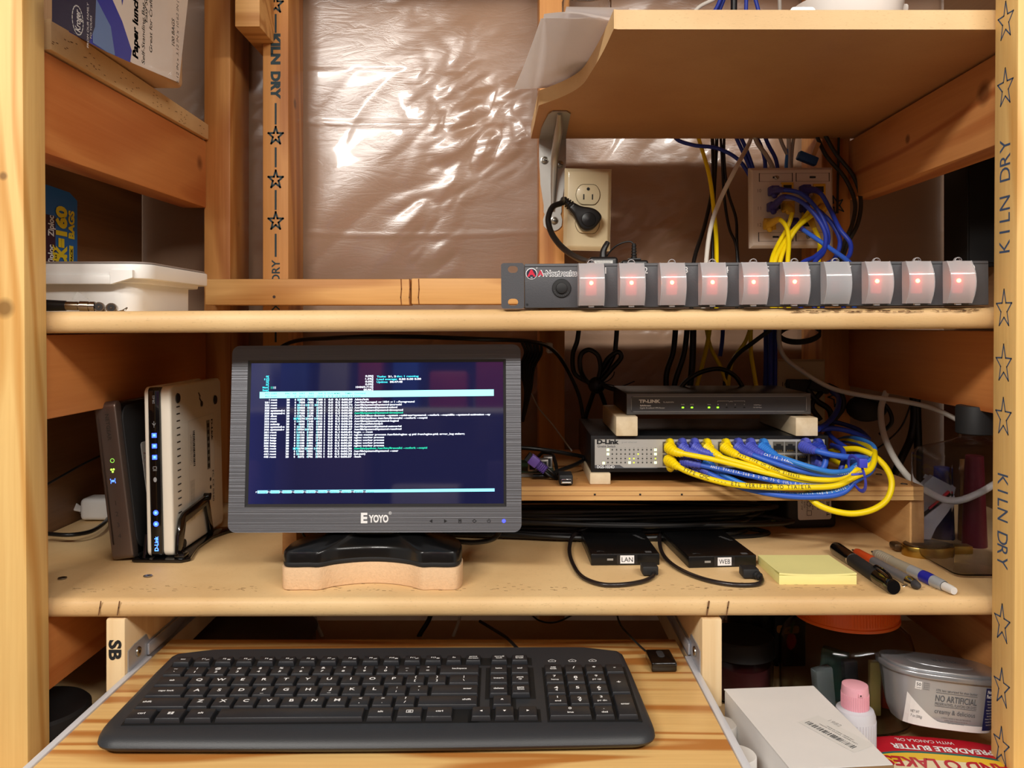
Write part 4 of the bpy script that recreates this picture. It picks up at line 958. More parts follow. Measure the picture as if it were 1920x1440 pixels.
m.box(w2/2, w2/2+.0005, c1[0]-.024, c1[0]-.014, top-.068, top-.006, mat('label_graphic', C(120, 116, 108), .6))
for k in range(7): m.box(w2/2, w2/2+.0007, c1[0]-.022, c1[0]-.0165, top-.066+.0085*k, top-.061+.0085*k, HOLE)
for k in range(5): m.text('S/N F32P1A9008163 H/W A3', ROT(c0[0]+.006+.0028*k, top-.035), .0014, PRK, w=.036-.005*(k % 2), lift=.0004)
for k in range(20): m.rect(ROT(c0[0]+.0165, top-.014-.0022*k), -.0005-.0003*(k % 3), .0004, -.0028, .0028, PRK, .0004)
m.text('FC CE 0560', ROT(c1[0]-.005, top-.092), .0048, HOLE, w=.040, bold=.01, lift=.0004)
for k in range(6): m.text('THIS DEVICE COMPLIES WITH PART 15 OF THE RULES OPERATION', ROT(c0[0]+.004+.0022*k, top-.096), .0010, PRK, w=.048, lift=.0004)
for k in range(3): m.disc(RX(w2/2, c1[0]-.014, top-.082-.010*k), 0, 0, .0026, HOLE, .0003)
m.build('label', t)
m = MB(); m.prism(rrect(-.0008, .012, .0005, hh_-.0005, .005, 4), .0055, w2-.012, BLG, M2, bevel=.001)
cx_ = -w2/2+(.0055+w2-.012)/2
m.text('DIR-655', FR(cx_, -.0009, hh_-.014, R(90)), .0026, mat('dim_white_print', C(150, 150, 150), .6), w=.009)
def zz(py): return -(py-HOR)*.872/F-(LT+.0045)
dm = MATS['dim_white_print']
q = FR(cx_, -.0009, zz(795)); m.line(q, [(0, -.0035), (0, .003)], .0005, dm); m.line(q, [(-.0018, .001), (0, -.002), (.0018, .001)], .0005, dm)
q = FR(cx_, -.0009, zz(878)); m.line(q, [(-.002, -.001), (.002, -.001), (.002, .002), (-.002, .002)], .0005, dm, closed=True); m.line(q, [(-.002, -.0024), (.002, -.0024)], .0005, dm)
q = FR(cx_, -.0009, zz(899)); m.disc(q, 0, 0, .002, dm, ry=.0028)
m.build('front_strip', t)
BL = glow('blue_indicator', (.03, .07, 1, 1), 2.6); BLW = glow('blue_indicator_core', (.12, .40, 1, 1), 1.6)
for py in (816, 836, 857):
    m = MB(); m.rect(FR(cx_, -.0009, zz(py)), -.0028, .0028, -.0026, .0026, BL, .0002); m.rect(FR(cx_, -.0009, zz(py)), -.0012, .0014, -.001, .0014, BLW, .0004); m.build('indicator_light', t)
for py in (961, 982):
    m = MB(); m.disc(FR(cx_, -.0009, zz(py)), 0, 0, .0030, BL, .0002); m.disc(FR(cx_, -.0009, zz(py)), 0, 0, .0014, BLW, .0004); m.build('indicator_light', t)
m = MB(); m.text('D-Link', FR(cx_, -.0009, zz(1019), R(90)), .0042, BL, w=.0165, bold=.03, lift=.0002); m.text('D-Link', FR(cx_, -.0009, zz(1019), R(90)), .0042, BLW, w=.0165, lift=.0004); m.build('lit_name', t)
# stand
t = T('router_stand', 'glossy black plastic stand clasping the foot of the white router', 'stand', Vector((t.location.x, .872*K, LT+.0002)))
m = MB(); m.prism([(-.030, -.004), (.026, -.006), (.034, .002), (.030, .020), (.024, .05), (.024, .10), (.034, .125), (.052, .14), (.048, .148), (.026, .146), (-.022, .13), (-.030, .05)], 0, .0034, BLG, None, bevel=.001)
m.build('base', t)
m = MB(); x0 = w2/2+.0012
m.prism([(.000, .0), (.003, .028), (.010, .046), (.020, .051), (.088, .057), (.095, .054), (.112, .004), (.100, .004), (.086, .044), (.024, .038), (.014, .008), (.014, 0)], x0, x0+.0040, BLG, frame((0,0,.0), (0, 1, 0), (0, 0, 1)), bevel=.001)
m.cyl((x0-.001, .092, .054), (x0+.006, .092, .054), .0045, BLG)
m.box(x0, x0+.012, -.002, .012, .003, .0085, BLG, bevel=.0015)
m.build('side_clamp', t)
m = MB(); m.prism([(.000, .0), (.006, .026), (.100, .040), (.112, .0)], -w2/2-.005, -w2/2-.0015, BLG, frame((0,0,.003), (0, 1, 0), (0, 0, 1)), bevel=.0008); m.build('side_clamp', t)
# ---- white adapter with coiled lead behind ----
t = T('power_adapter', 'white power adapter with wrapped white lead behind the leaning router', 'power adapter', onz(150, 985, LT)+Vector((0, .02, .001)))
m = MB(); m.box(-.012, .040, 0, .035, 0, .030, WHITE, bevel=.006, seg=3); m.build('body', t)
m = MB()
for k in range(6):
    a = -.6+.25*k; pts = [Vector((-.014, .008, .012+.001*k)), Vector((-.030, .002+.002*k, .016+.0015*k)), Vector((-.050, .006, .008+.003*k)), Vector((-.064, .02, .003+.003*k)), Vector((-.044, .026, .003+.002*k)), Vector((-.016, .018, .008+.001*k))]; m.tube(pts, .0016, WHITE, seg=7, n=6)
m.build('lead', t)
lead('power_lead', 'black lead lying on the shelf behind the leaning router', [(80, 1000, .95), (130, 1003, .94), (165, 998, .96), (190, 985, 1.0), (205, 970, 1.05)], .0026, BRUB)
lead('power_lead', 'thin black lead rising behind the leaning router', [(85, 910, .98), (120, 890, 1.0), (160, 868, 1.03), (200, 850, 1.06), (215, 845, 1.1)], .0015, BRUB)

# ---- monitor on a cut cork riser ----
BRS = mat('brushed_dark_bezel', C(104, 105, 110), .46, metal=.6, bump=.5, bscale=60, stretch=(.03, 1, 14), var=.22, vscale=60)
mo = T('monitor', 'small black widescreen monitor showing a process list on its blue screen', 'monitor', P(703, 997, .800)+Vector((0, 0, 0)), rot=(R(-5.5), 0, R(-1.0)))
mo.rotation_euler = (R(-5.0), R(-.35), R(-1.0))
MW, MH = .3055, .1945; MD = .030
m = MB(); q = FR(0, 0, 0)
m.prism(rrect(-MW/2, MW/2, 0, MH, .008, 5), -MD, 0, BLACKM, q, bevel=.002)
m.build('rear_shell', mo)
sx0, sx1 = -MW/2+.0200, MW/2-.0185; sz0, sz1 = .0290, MH-.0185
def bez(m, X0, X1, Z0, Z1, x0, x1, z0, z1, y0, y1, mt):     # frame ring between two rectangles
    o_ = [(X0, Z0), (X1, Z0), (X1, Z1), (X0, Z1)]; i_ = [(x0, z0), (x1, z0), (x1, z1), (x0, z1)]
    vs = [(x, y0, z) for x, z in o_]+[(x, y1, z) for x, z in i_]; m.add(vs, [(k, (k+1) % 4, 4+(k+1) % 4, 4+k) for k in range(4)], mt)
m = MB(); b = bmesh.new(); es = []
for lp in (rrect(-MW/2, MW/2, 0, MH, .008, 5), [(sx0-.003, sz0-.003), (sx1+.003, sz0-.003), (sx1+.003, sz1+.003), (sx0-.003, sz1+.003)]):
    vv = [b.verts.new((x, z_, .0045)) for x, z_ in lp]
    for i in range(len(vv)): es.append(b.edges.new((vv[i], vv[(i+1) % len(vv)])))
bmesh.ops.triangle_fill(b, use_beauty=True, use_dissolve=False, edges=es); r_ = bmesh.ops.extrude_face_region(b, geom=b.faces[:])
bmesh.ops.translate(b, verts=[v for v in r_['geom'] if isinstance(v, bmesh.types.BMVert)], vec=(0, 0, -.0045)); bmesh.ops.recalc_face_normals(b, faces=b.faces[:]); b.verts.index_update()
m.add([q @ v.co for v in b.verts], [tuple(v.index for v in f.verts) for f in b.faces], BRS); b.free()
bez(m, sx0-.003, sx1+.003, sz0-.003, sz1+.003, sx0, sx1, sz0, sz1, -.0046, -.0022, mat('bezel_chamfer', C(44, 44, 46), .35))
qq = FR(.0015, -.0046, .0145); m.text('E', qq @ Matrix.Translation((-.0120, .0004, 0)), .0098, PRW, bold=.045); m.text('YOYO', qq @ Matrix.Translation((.0030, -.0004, 0)), .0072, PRW, w=.0205, bold=.04); m.text('®', qq @ Matrix.Translation((.0150, .0052, 0)), .003, PRW)
dk = mat('bezel_icon', C(20, 20, 22), .5)
for k, x in enumerate((.0590, .0740, .0890, .1040, .1190)):
    q5 = FR(x, -.0046, .0115)
    if k == 0: m.poly(q5, [(-.0018, 0), (.0014, .0019), (.0014, -.0019)], dk)
    elif k == 1: m.poly(q5, [(.0018, 0), (-.0014, .0019), (-.0014, -.0019)], dk)
    elif k == 2: m.line(q5, [(-.0013, -.0018), (.0013, -.0018), (.0013, .0018), (-.0013, .0018)], .0005, dk, closed=True); m.rect(q5, -.001, .001, -.0004, .001, dk)
    elif k == 3: m.line(q5, [(-.002, 0), (0, .0016), (.002, 0), (0, -.0016)], .0006, dk, closed=True)
    else: m.line(q5, [(.0016*math.sin(a*.5), .0016*math.cos(a*.5)) for a in range(1, 12)], .0005, dk); m.line(q5, [(0, 0), (0, .0022)], .0005, dk)
m.build('bezel', mo)
m = MB(); m.disc(FR(.1345, -.0046, .0115), 0, 0, .0019, glow('power_blue', (.04, .05, 1, 1), 2.2), .0002); m.build('power_light', mo, 'small blue power light')
# screen
def screen_mat():
    m = bpy.data.materials.new('lcd_panel'); m.use_nodes = True; nt = m.node_tree; p = nt.nodes['Principled BSDF']; L = nt.links.new
    p.inputs['Base Color'].default_value = (.004, .004, .006, 1); p.inputs['Roughness'].default_value = .035; p.inputs['Specular IOR Level'].default_value = .8
    tc = nn(nt, 'ShaderNodeTexCoord'); sp = nn(nt, 'ShaderNodeSeparateXYZ'); L(tc.outputs['Object'], sp.inputs[0])
    r = nn(nt, 'ShaderNodeMapRange'); r.inputs['From Min'].default_value = sx0; r.inputs['From Max'].default_value = sx0+.05; r.inputs['To Min'].default_value = 1.9; r.inputs['To Max'].default_value = 1.0; L(sp.outputs['X'], r.inputs['Value'])
    p.inputs['Emission Color'].default_value = (.10, .12, .62, 1); mu = nn(nt, 'ShaderNodeMath', operation='MULTIPLY'); mu.inputs[1].default_value = .038; L(r.outputs[0], mu.inputs[0]); L(mu.outputs[0], p.inputs['Emission Strength'])
    return m
LCD = screen_mat()
def txt(name, c, s): return glow(name, c, s)
TW = txt('screen_white', (.85, .9, 1, 1), .85); TC = txt('screen_cyan', (.05, .75, .85, 1), .8); TG = txt('screen_green', (.02, .85, .5, 1), .6); TB = txt('screen_bar_cyan', (.35, 1, .95, 1), .85); TBB = txt('screen_bar_blue', (.25, .75, 1, 1), .9); TGD = txt('screen_dark_green', (.02, .45, .38, 1), .35); TR = txt('screen_red', (.9, .1, .15, 1), .6)
m = MB(); m.rect(FR(0, -.0024, 0), sx0, sx1, sz0, sz1, LCD, 0)
SWd, SHt = sx1-sx0, sz1-sz0
tl = R(.35)
def at_s(u, v): return FR(sx0+u*SWd, -.0024, sz1-v*SHt-.0, tl)
ch = .0018; cwid = SWd*.0066
def st(s_, u, v, mt, align='L', b=.035, n=None, h=ch): m.text(s_, at_s(u, v+.0-(.0 if True else 0)), h, mt, w=cwid*(n or len(s_))*.95 if len(s_) > 1 else None, align=align, bold=b, lift=.00025)
for k, s_ in enumerate(('0[', '1[|', '2[', '3[', 'Mem[', 'Swp[')): st(s_, .072, .096+.0195*k, TC, 'R')
for k, c_ in enumerate((TG, TG, TBB, TW, TW)): st('|', .080+.0045*k, .174, c_)
for k, s_ in enumerate(('0.0%]', '1.3%]', '0.0%]', '0.0%]', '104M/3.71G]', '0K/0K]')): st(s_, .486, .096+.0195*k, TW, 'R')
st('Tasks:', .500, .100, TC); st('21, 2', .545, .0995, TW); st('thr; 1 running', .578, .099, TC)
st('Load average:', .500, .1195, TC); st('0.00 0.00 0.00', .588, .119, TW)
st('Uptime:', .500, .139, TC); st('00:47:48', .552, .1385, TW)
def bar(u0, u1, v0, v1, mt, l=.0002):
    Q = at_s(u0, v1); Wd = (u1-u0)*SWd; m.rect(Q, 0, Wd, 0, (v1-v0)*SHt, mt, l)
bar(.036, .963, .206, .252, TB)
hdr = [('PID', .076, 'R'), ('USER', .081, 'L'), ('PRI', .156, 'R'), ('NI', .181, 'R'), ('VIRT', .217, 'R'), ('RES', .251, 'R'), ('SHR', .287, 'R'), ('S', .293, 'L'), ('CPU%', .328, 'R'), ('MEM%', .356, 'R'), ('TIME+', .405, 'R'), ('Command', .413, 'L')]
r0 = [('452', .076, 'R'), ('root', .081, 'L'), ('20', .156, 'R'), ('0', .181, 'R'), ('8012', .217, 'R'), ('3500', .251, 'R'), ('2828', .287, 'R'), ('R', .293, 'L'), ('1.3', .328, 'R'), ('0.1', .356, 'R'), ('0:01.31', .405, 'R'), ('htop', .413, 'L')]
for row, v in ((hdr, .219), (r0, .239)):
    for s_, u, al in row: m.text(s_, at_s(u, v), ch*.85, TGD, w=cwid*len(s_)*.92, align=al, bold=.01, lift=.0004)
rows = [('1', 'root', '/sbin/init', '22876 7896 7208'), ('231', 'root', '/usr/bin/haveged -w 1024 -v 1 --Foreground', '7820 4432 1248'), ('232', 'root', '/usr/lib/systemd/systemd-journald', '20416 11112 10172'), ('233', 'root', '/usr/lib/systemd/systemd-udevd', '23860 8332 6376'),
 ('325', 'systemd-t', '/usr/lib/systemd/systemd-timesyncd', '97988 6128 5248'), ('328', 'systemd-t', '*/usr/lib/systemd/systemd-timesyncd', '97988 6128 5248'), ('329', 'dbus', '/usr/bin/dbus-daemon --system --address=systemd: --nofork --nopidfile --systemd-activation --sy', '13576 3876 3616'), ('330', 'root', '/usr/bin/python /usr/bin/firewalld --nofork --nopid', '127M 29660 14932'),
 ('332', 'root', '/usr/lib/systemd/systemd-logind', '16696 7140 6212'), ('333', 'nobody', '/usr/local/bin/snip2', '4660 2592 2348'), ('335', 'systemd-n', '/usr/lib/systemd/systemd-networkd', '21332 7372 6480'), ('346', 'systemd-r', '/usr/lib/systemd/systemd-resolved', '19704 10724 8800'),
 ('351', 'root', 'login -- root', '14416 5160 4348'), ('352', 'root', 'nginx: master process /usr/bin/nginx -g pid /run/nginx.pid; error_log stderr;', '23104 2460 1600'), ('353', 'http', 'nginx: worker process', '23108 3596 1720'), ('354', 'http', 'nginx: worker process', '23108 3604 1712'),
 ('355', 'http', 'nginx: worker process', '23108 6492 4580'), ('356', 'http', 'nginx: worker process', '23108 3596 1720'), ('406', 'root', '*/usr/bin/python /usr/bin/firewalld --nofork --nopid', '127M 29660 14932'), ('440', 'root', '/usr/lib/systemd/systemd --user', '17060 7892 7020'), ('441', 'root', '(sd-pam)', '23448 4226 1576'), ('448', 'root', '-bash', '8372 4796 3392')]
for k, (pid, us, cmd, mem) in enumerate(rows):
    v = .263+.0193*k; mm = mem.split()
    for s_, u, al, mt in ((pid, .076, 'R', TW), (us, .081, 'L', TW), ('20', .156, 'R', TW), ('0', .181, 'R', TW), ('S', .293, 'L', TW), ('0.0', .328, 'R', TW), ('0.%d' % (1+k % 3), .356, 'R', TW), ('0:00.%02d' % ((k*37) % 90), .405, 'R', TW)): st(s_, u, v, mt, al, .045)
    for s_, u in zip(mm, (.217, .251, .287)):
        st(s_, u, v, TW, 'R', .045); 
        if len(s_) > 3: st(s_[:-3] if len(s_) > 4 or 'M' not in s_ else s_, u-.0063*3 if len(s_) > 3 else u, v-.0, TC, 'R', .06)
    green = cmd[0] == '*'; cmd = cmd.strip('*'); words = cmd.split(' '); u = .413
    m.text(cmd, at_s(u, v), ch, TG if green else TW, w=SWd*len(cmd)*.00565, align='L', bold=.035, lift=.00025)
bar(.036, .965, .905, .926, TBB)
for k, s_ in enumerate(('Help', 'Setup', 'Search', 'Filter', 'Tree', 'SortBy', 'Nice -', 'Nice +', 'Kill', 'Quit')):
    m.text(s_, at_s(.046+.0468*k, .916), ch*.85, TGD, w=SWd*.0265, align='L', lift=.0006); m.text('F%d' % (k+1), at_s(.030+.0468*k, .916), ch*.8, TW, w=SWd*.011, align='L', lift=.0008)
    if k: m.rect(at_s(.031+.0468*k, .926), -.0004, SWd*.010, 0, .021*SHt, LCD, .0004)
m.build('screen', mo, 'blue lit screen full of terminal text')
# neck and foot of the stand
CORK = mat('cork_riser', C(224, 188, 148), .7, bump=.5, bscale=500, var=.12, vscale=300)
def foot_poly(w, d0, d1, sag, r):
    """wide foot: two forward lobes, front edge scooped"""
    p = []
    hw_ = w/2
    p += [(-hw_, .010), (-hw_+.004, .002), (-hw_+.012, 0), (-hw_+.028, .001)]
    for k in range(9):
        a = k/8; x = -hw_+.038+(w-.076)*a; p.append((x, sag*math.sin(math.pi*a)**.8))
    p += [(hw_-.028, .001), (hw_-.012, 0), (hw_-.004, .002), (hw_, .010), (hw_-.002, d0), (hw_-.030, d1), (-hw_+.030, d1), (-hw_+.002, d0)]
    q_, _ = spline([Vector((x, y, 0)) for x, y in p+[p[0]]], 3); return [(v.x, v.y) for v in q_[:-1]]
fc = P(698, 0, .80); fx = (530+866)/2
fl = onz(698, 1106, LT); Yfo = fl.y-.001
wr = (866-529)*.7815/F
ri = T('cork_riser', 'pale board riser sawn to the curved outline of the monitor foot', 'riser', ((698-960)*.79/F, Yfo, LT+.0002))
m = MB(); m.prism(foot_poly(wr, .045, .085, .022, 0), 0, .0220, CORK, None, bevel=.0006, smooth=False); m.build('board', ri)
m = MB(); fp = foot_poly(wr-.002, .045, .085, .0205, 0)
z0 = LT+.0230; ft = Matrix.Translation(((698-960)*.79/F, Yfo+.001, z0))
Mo = mo.matrix_basis.copy(); Mi = (Matrix.Translation(mo.location) @ mo.rotation_euler.to_matrix().to_4x4()).inverted()
m.prism(fp, 0, .0045, BLACKM, Mi @ ft, bevel=.0008); m.build('foot_pad', mo)
m = MB(); n = len(fp); cxm = 0
levels = [(0, .0045, 1.0, .0), (.0, .0125, 1.0, .0), (.0, .0150, .985, .001), (0, .0165, .93, .004), (0, .0190, .80, .010), (0, .023, .62, .020), (0, .030, .42, .032)]
vs = []
for (_, z_, s_, dy) in levels:
    for x, y in fp: vs.append((x*s_, .045+(y-.045)*(s_ if s_ > .9 else s_)+dy*.15, z_))
fs = [(j*n+i, j*n+(i+1) % n, (j+1)*n+(i+1) % n, (j+1)*n+i) for j in range(len(levels)-1) for i in range(n)]+[tuple(range((len(levels)-1)*n, len(levels)*n))]
m.add(vs, fs, mat('satin_black_foot', C(14, 14, 15), .28, coat=.2), Mi @ ft, True); m.build('foot', mo)
m = MB(); m.hexa([(-.035, .030, .025), (.030, .030, .025), (.030, .055, .025), (-.035, .055, .025), (-.028, .034, .085), (.024, .034, .085), (.024, .05, .085), (-.028, .05, .085)], BLACKM, Mi @ ft, bevel=.003)
m.build('neck', mo)
# red glow of an indicator on the foot: tiny red lamp under the bezel
m = MB(); c = P(770, 1004, .845); m.disc(frame(c, (1,0,0), (0, -1, 0)), 0, 0, .003, glow('red_indicator', (1, .02, .03, 1), 30)); 
o = m.build('indicator_light', mo, 'red light under the monitor'); o.matrix_parent_inverse = Matrix.Identity(4); o.data.transform(Mi)
_l = bpy.data.lights.new('indicator_glow', 'POINT'); _l.energy = .035; _l.color = (1, .01, .03); _l.shadow_soft_size = .003; _o = bpy.data.objects.new('indicator_glow', _l); COL.objects.link(_o); _o.location = P(788, 1001, .842)
lead('power_lead', 'black lead looping out under the right side of the monitor', [(770, 985, .86), (795, 1000, .85), (840, 1012, .845), (890, 1017, .845), (925, 1010, .85), (938, 992, .87), (930, 975, .92)], .0028, BRUB)
lead('power_lead', 'thin black lead behind the left end of the monitor foot', [(566, 990, .90), (570, 1005, .885), (585, 1017, .88), (600, 1022, .89)], .0013, BRUB)
lead('power_lead', 'long black lead running along the back above the monitor', [(500, 668, 1.08), (545, 642, 1.05), (620, 634, .99), (700, 631, .96), (800, 632, .95), (900, 636, .95), (990, 640, 1.0), (1035, 655, 1.08), (1062, 690, 1.13), (1085, 740, 1.13), (1095, 790, 1.12)], .0028, BRUB)

# ---- raised plywood platform ----
PLY = wood('platform_ply', C(214, 164, 104), C(170, 112, 58), 'X', 10, contrast=.5)
PLE = wood('ply_edge', C(222, 178, 118), C(186, 134, 78), 'X', 30, contrast=.6)
PT = -.1868; PY0 = .892
pf = T('raised_platform', 'plywood platform on pine legs lifting the network gear above the shelf', 'platform', (0, 0, 0))
m = MB(); x0 = P(528, 0, .905).x; x1 = P(1733, 0, PY0).x
m.box(x0, x1, PY0*K, 1.155*K, PT-.0170, PT, PLY, bevel=.0008)
m.rect(FR(0, PY0*K, 0), x0+.001, x1-.001, PT-.0162, PT-.0008, PLE, .0004)
for px in (1115, 1200, 1278): m.rect(FR(P(px, 0, PY0).x, PY0*K, PT-.0095), -.001, .0012, -.0010, .0010, PRK, .0008)
for zz_ in (-.0055, -.0110): m.line(FR(0, PY0*K, PT+zz_), [(x0+.002, 0), (x1-.002, 0)], .0005, mat('ply_glue_line', C(150, 98, 56), .7), .0007)
for px, py in ((1648, 890), (1695, 908)): A = onz(px, py, PT); m.lathe([(.004, .0004), (.0035, .0010), (.0001, .0008)], SCREW, Matrix.Translation(A), 14)
m.build('top', pf)
for a, b in ((530, 557), (1704, 1732)):
    m = MB(); m.box(P(a, 0, PY0+.006).x, P(b, 0, PY0+.006).x, (PY0+.004)*K, 1.13*K, LT+.0004, PT-.0174, wood('platform_leg', C(214, 166, 108), C(178, 122, 70), 'Y', 14, contrast=.5), bevel=.001); m.build('leg', pf)
# ---- gigabit switch and its blocks ----
PWb = wood('small_pale_block', C(226, 208, 176), C(196, 172, 134), 'Y', 20, contrast=.4)
SY = .905
def block(px0_, px1_, zt, zb_, y0, y1, label):
    m = MB(); m.box(P(px0_, 0, y0).x, P(px1_, 0, y0).x, y0*K, y1*K, zb_, zt, PWb, bevel=.0012); return tag(m.build('spacer_block'), label, 'wood block', 'wooden spacer blocks under the network gear')
sb = P(0, 885, SY).z; stp = P(0, 817, SY).z
block(1106, 1145, sb-.0005, PT+.0003, .900, 1.02, 'pale wood block under the left end of the big switch')
block(1505, 1540, sb-.0005, PT+.0003, .915, 1.02, 'pale wood block under the right end of the big switch, behind cables')
sw = T('network_switch', 'silver faced 24 port network switch filled with yellow and blue leads', 'network switch', (P(1108, 0, SY).x, SY*K, sb))
SWW = (1553-1108)*SY/F; SWH = stp-sb; SF = mat('switch_silver_face', C(196, 194, 190), .35, metal=.35); CASE = mat('switch_black_case', C(20, 20, 22), .35)
m = MB(); m.box(0, SWW, .001, .175, 0, SWH, CASE, bevel=.0012)
bez(m, 0, SWW, 0, SWH, .004, SWW-.0035, .0045, SWH-.0035, 0, -.0008, CASE); m.build('case', sw)
m = MB(); m.rect(FR(0, .0008, 0), .0045, SWW-.004, .005, SWH-.004, SF, .0002)
def sl(px, py): return ((px-1108)*SY/F, -(py-885)*SY/F)
def st2(s_, px, py, h, w=None, mt=PRK, b=.0, al='C'): c = sl(px, py); m.text(s_, FR(c[0], .0006, c[1]), h, mt, w=w, bold=b, align=al)
st2('D-Link', 1140, 828.5, .0050, .0262, b=.055); st2('Gigabit Switch', 1137, 837, .0026, .0215, mt=mat('grey_print', C(90, 90, 92), .6), b=.02)
st2('green ethernet', 1180, 829, .0020, .018, mt=mat('light_grey_print', C(150, 152, 150), .6))
c = sl(1114, 872); d = sl(1235, 880)
m.poly(FR(0, .0006, 0), [(.0046, sl(0, 880)[1]), (sl(1235, 0)[0], sl(0, 880)[1]), (sl(1232, 0)[0], sl(0, 877)[1]), (sl(1170, 0)[0], sl(0, 877)[1]), (sl(1162, 0)[0], sl(0, 872)[1]), (.0046, sl(0, 872)[1])], mat('grey_band', C(92, 92, 96), .4), .0001)
st2('DGS-1024D', 1136, 875.5, .0034, .0205, mt=PRW, b=.02)
LED0 = mat('led_off', C(60, 62, 58), .4); LEDG = glow('led_green', (.75, 1, .3, 1), 2.2); LEDY = glow('led_yellow_green', (.7, .9, .05, 1), .8)
on_ = {(0, 0): LEDG, (0, 1): LEDG, (7, 1): LEDY, (5, 2): LEDY, (6, 2): LEDY, (5, 3): LEDG, (6, 3): LEDY, (11, 0): LEDG, (11, 1): LEDG, (11, 2): LEDY, (11, 3): LEDG}
for i in range(12):
    for j in range(4):
        px = 1140+8.1*i; py = (843.5, 851.5, 860, 867.5)[j]; c = sl(px, py); g_ = on_.get((i, j), LED0); r_ = .0014 if g_ is LEDG else .0008
        m.rect(FR(c[0], .0006, c[1]), -r_, r_, -r_, r_, g_)
        m.text(str(2*i+1+(j > 1)), FR(c[0], .0006, c[1]+.0022*(1 if j in (1, 3) else 1)), .0010, MATS['grey_print'])
c = sl(1132, 868.5); m.rect(FR(c[0], .0006, c[1]), -.0014, .0014, -.0014, .0014, LEDG)
for px, s_ in ((1460, '17'), (1482, '19'), (1505, '21'), (1527, '23')): st2(s_, px, 822.5, .0022)
st2('22', 1505, 873, .0022); st2('20', 1482, 873, .0022)
m.build('front_panel', sw)
POC = mat('port_cavity', C(14, 14, 15), .5); GOLD = mat('contact_gold', C(150, 120, 60), .4, metal=.7)
cols = [1253, 1276, 1299, 1322, 1357, 1380, 1403, 1427, 1460, 1482, 1505, 1529]
for i, px in enumerate(cols):
    for j, py in enumerate((839, 863)):
        m = MB(); c = sl(px, py); q = FR(c[0], .0006, c[1]); s_ = 1 if j == 0 else -1
        m.rect(q, -.0066, .0066, -.0068, .0068, mat('port_shell', C(120, 116, 108), .4, metal=.6), .0002)
        m.poly(q, [(-.0056, -.0048*s_), (.0056, -.0048*s_), (.0056, .0022*s_), (.0028, .0022*s_), (.0028, .0042*s_), (-.0028, .0042*s_), (-.0028, .0022*s_), (-.0056, .0022*s_)], POC, .0004)
        for k in range(4): m.rect(q, -.0036+.0020*k, -.0026+.0020*k, -.0046*s_, -.0030*s_, GOLD, .0005)
        m.build('port', sw)
# ---- small router on top ----
block(1155, 1196, P(0, 779, .905).z-.0005, stp+.0005, .898, 1.03, 'pale wood block between the two devices, at the left')
block(1492, 1534, P(0, 781, .905).z-.0005, stp+.0005, .898, 1.03, 'pale wood block between the two devices, at the right')
RY = .912
tr = T('vpn_router', 'slim dark grey router with green lights sitting on two pale blocks', 'router', (P(1175, 0, RY).x, RY*K, P(0, 779, .905).z+.0003), rot=(0, R(-.15), 0))
RW = (1520-1175)*RY/F; RH = (778-739)*RY/F; RGR = mat('router_grey_metal', C(104, 104, 106), .4, metal=.3); FCE = mat('router_face', C(78, 78, 82), .45)
m = MB(); m.box(0, RW, .0005, .125, 0, RH, CASE, bevel=.001); m.box(0, RW, -.0008, .004, 0, RH, RGR, bevel=.0006); m.build('case', tr)
m = MB(); q = FR(0, -.0008, 0)
rr = rrect(.0055, RW-.0055, .0035, RH-.0035, .002); m.poly(q, rrect(.005, RW-.005, .003, RH-.003, .002), FCE, .0001); m.line(q, rr, .0005, mat('light_outline', C(170, 170, 170), .6), .0003, closed=True)
def rl(px, py): return ((px-1175)*RY/F, -(py-779)*RY/F)
def st3(s_, px, py, h, w, mt=PRW, b=.0): c = rl(px, py); m.text(s_, FR(c[0], -.0008, c[1]), h, mt, w=w, bold=b, lift=.0003)
st3('TP-LINK', 1218, 754, .0036, .0255, b=.05); st3('TL-R600VPN', 1253, 756, .0016, .0125); st3('SafeStream', 1210, 762, .0017, .0130, b=.04); st3('Gigabit Broadband VPN Router', 1223, 766.5, .0017, .0295)
for s_, px in (('PWR', 1280), ('SYS', 1297), ('WAN', 1329), ('1', 1346), ('2', 1362), ('3', 1378), ('4', 1395)): st3(s_, px, 760.5, .0015, .0008*len(s_)+.0008*(len(s_) > 1)*2)
st3('LAN', 1370, 754.5, .0015, .0045)
for a, b in ((1345, 1366), (1375, 1396)):
    A = rl(a, 754); B = rl(b, 754); m.line(q, [(A[0], A[1]-.001 if a == 1345 else A[1]), (A[0], A[1]), (B[0], B[1]), (B[0], B[1]-.001 if b == 1396 else B[1])], .0003, PRW, .0003)
for k, s_ in enumerate(('1000Mbps', '10/100Mbps')): st3(s_, 1420, 761.5+4.5*k, .0013, .009+.001*k)
for px in (1362, 1378, 1395): c = rl(px, 766); m.rect(FR(c[0], -.0008, c[1]), -.0012, .0012, -.0007, .0007, mat('led_dark', C(34, 36, 34), .4), .0003)
m.build('front_panel', tr)
for px in (1280, 1297, 1329, 1345.5):
    m = MB(); c = rl(px, 766); m.rect(FR(c[0], -.0008, c[1]), -.0013, .0013, -.0008, .0008, glow('led_lime', (.25, 1, .02, 1), 1.6), .0003); m.build('indicator_light', tr)

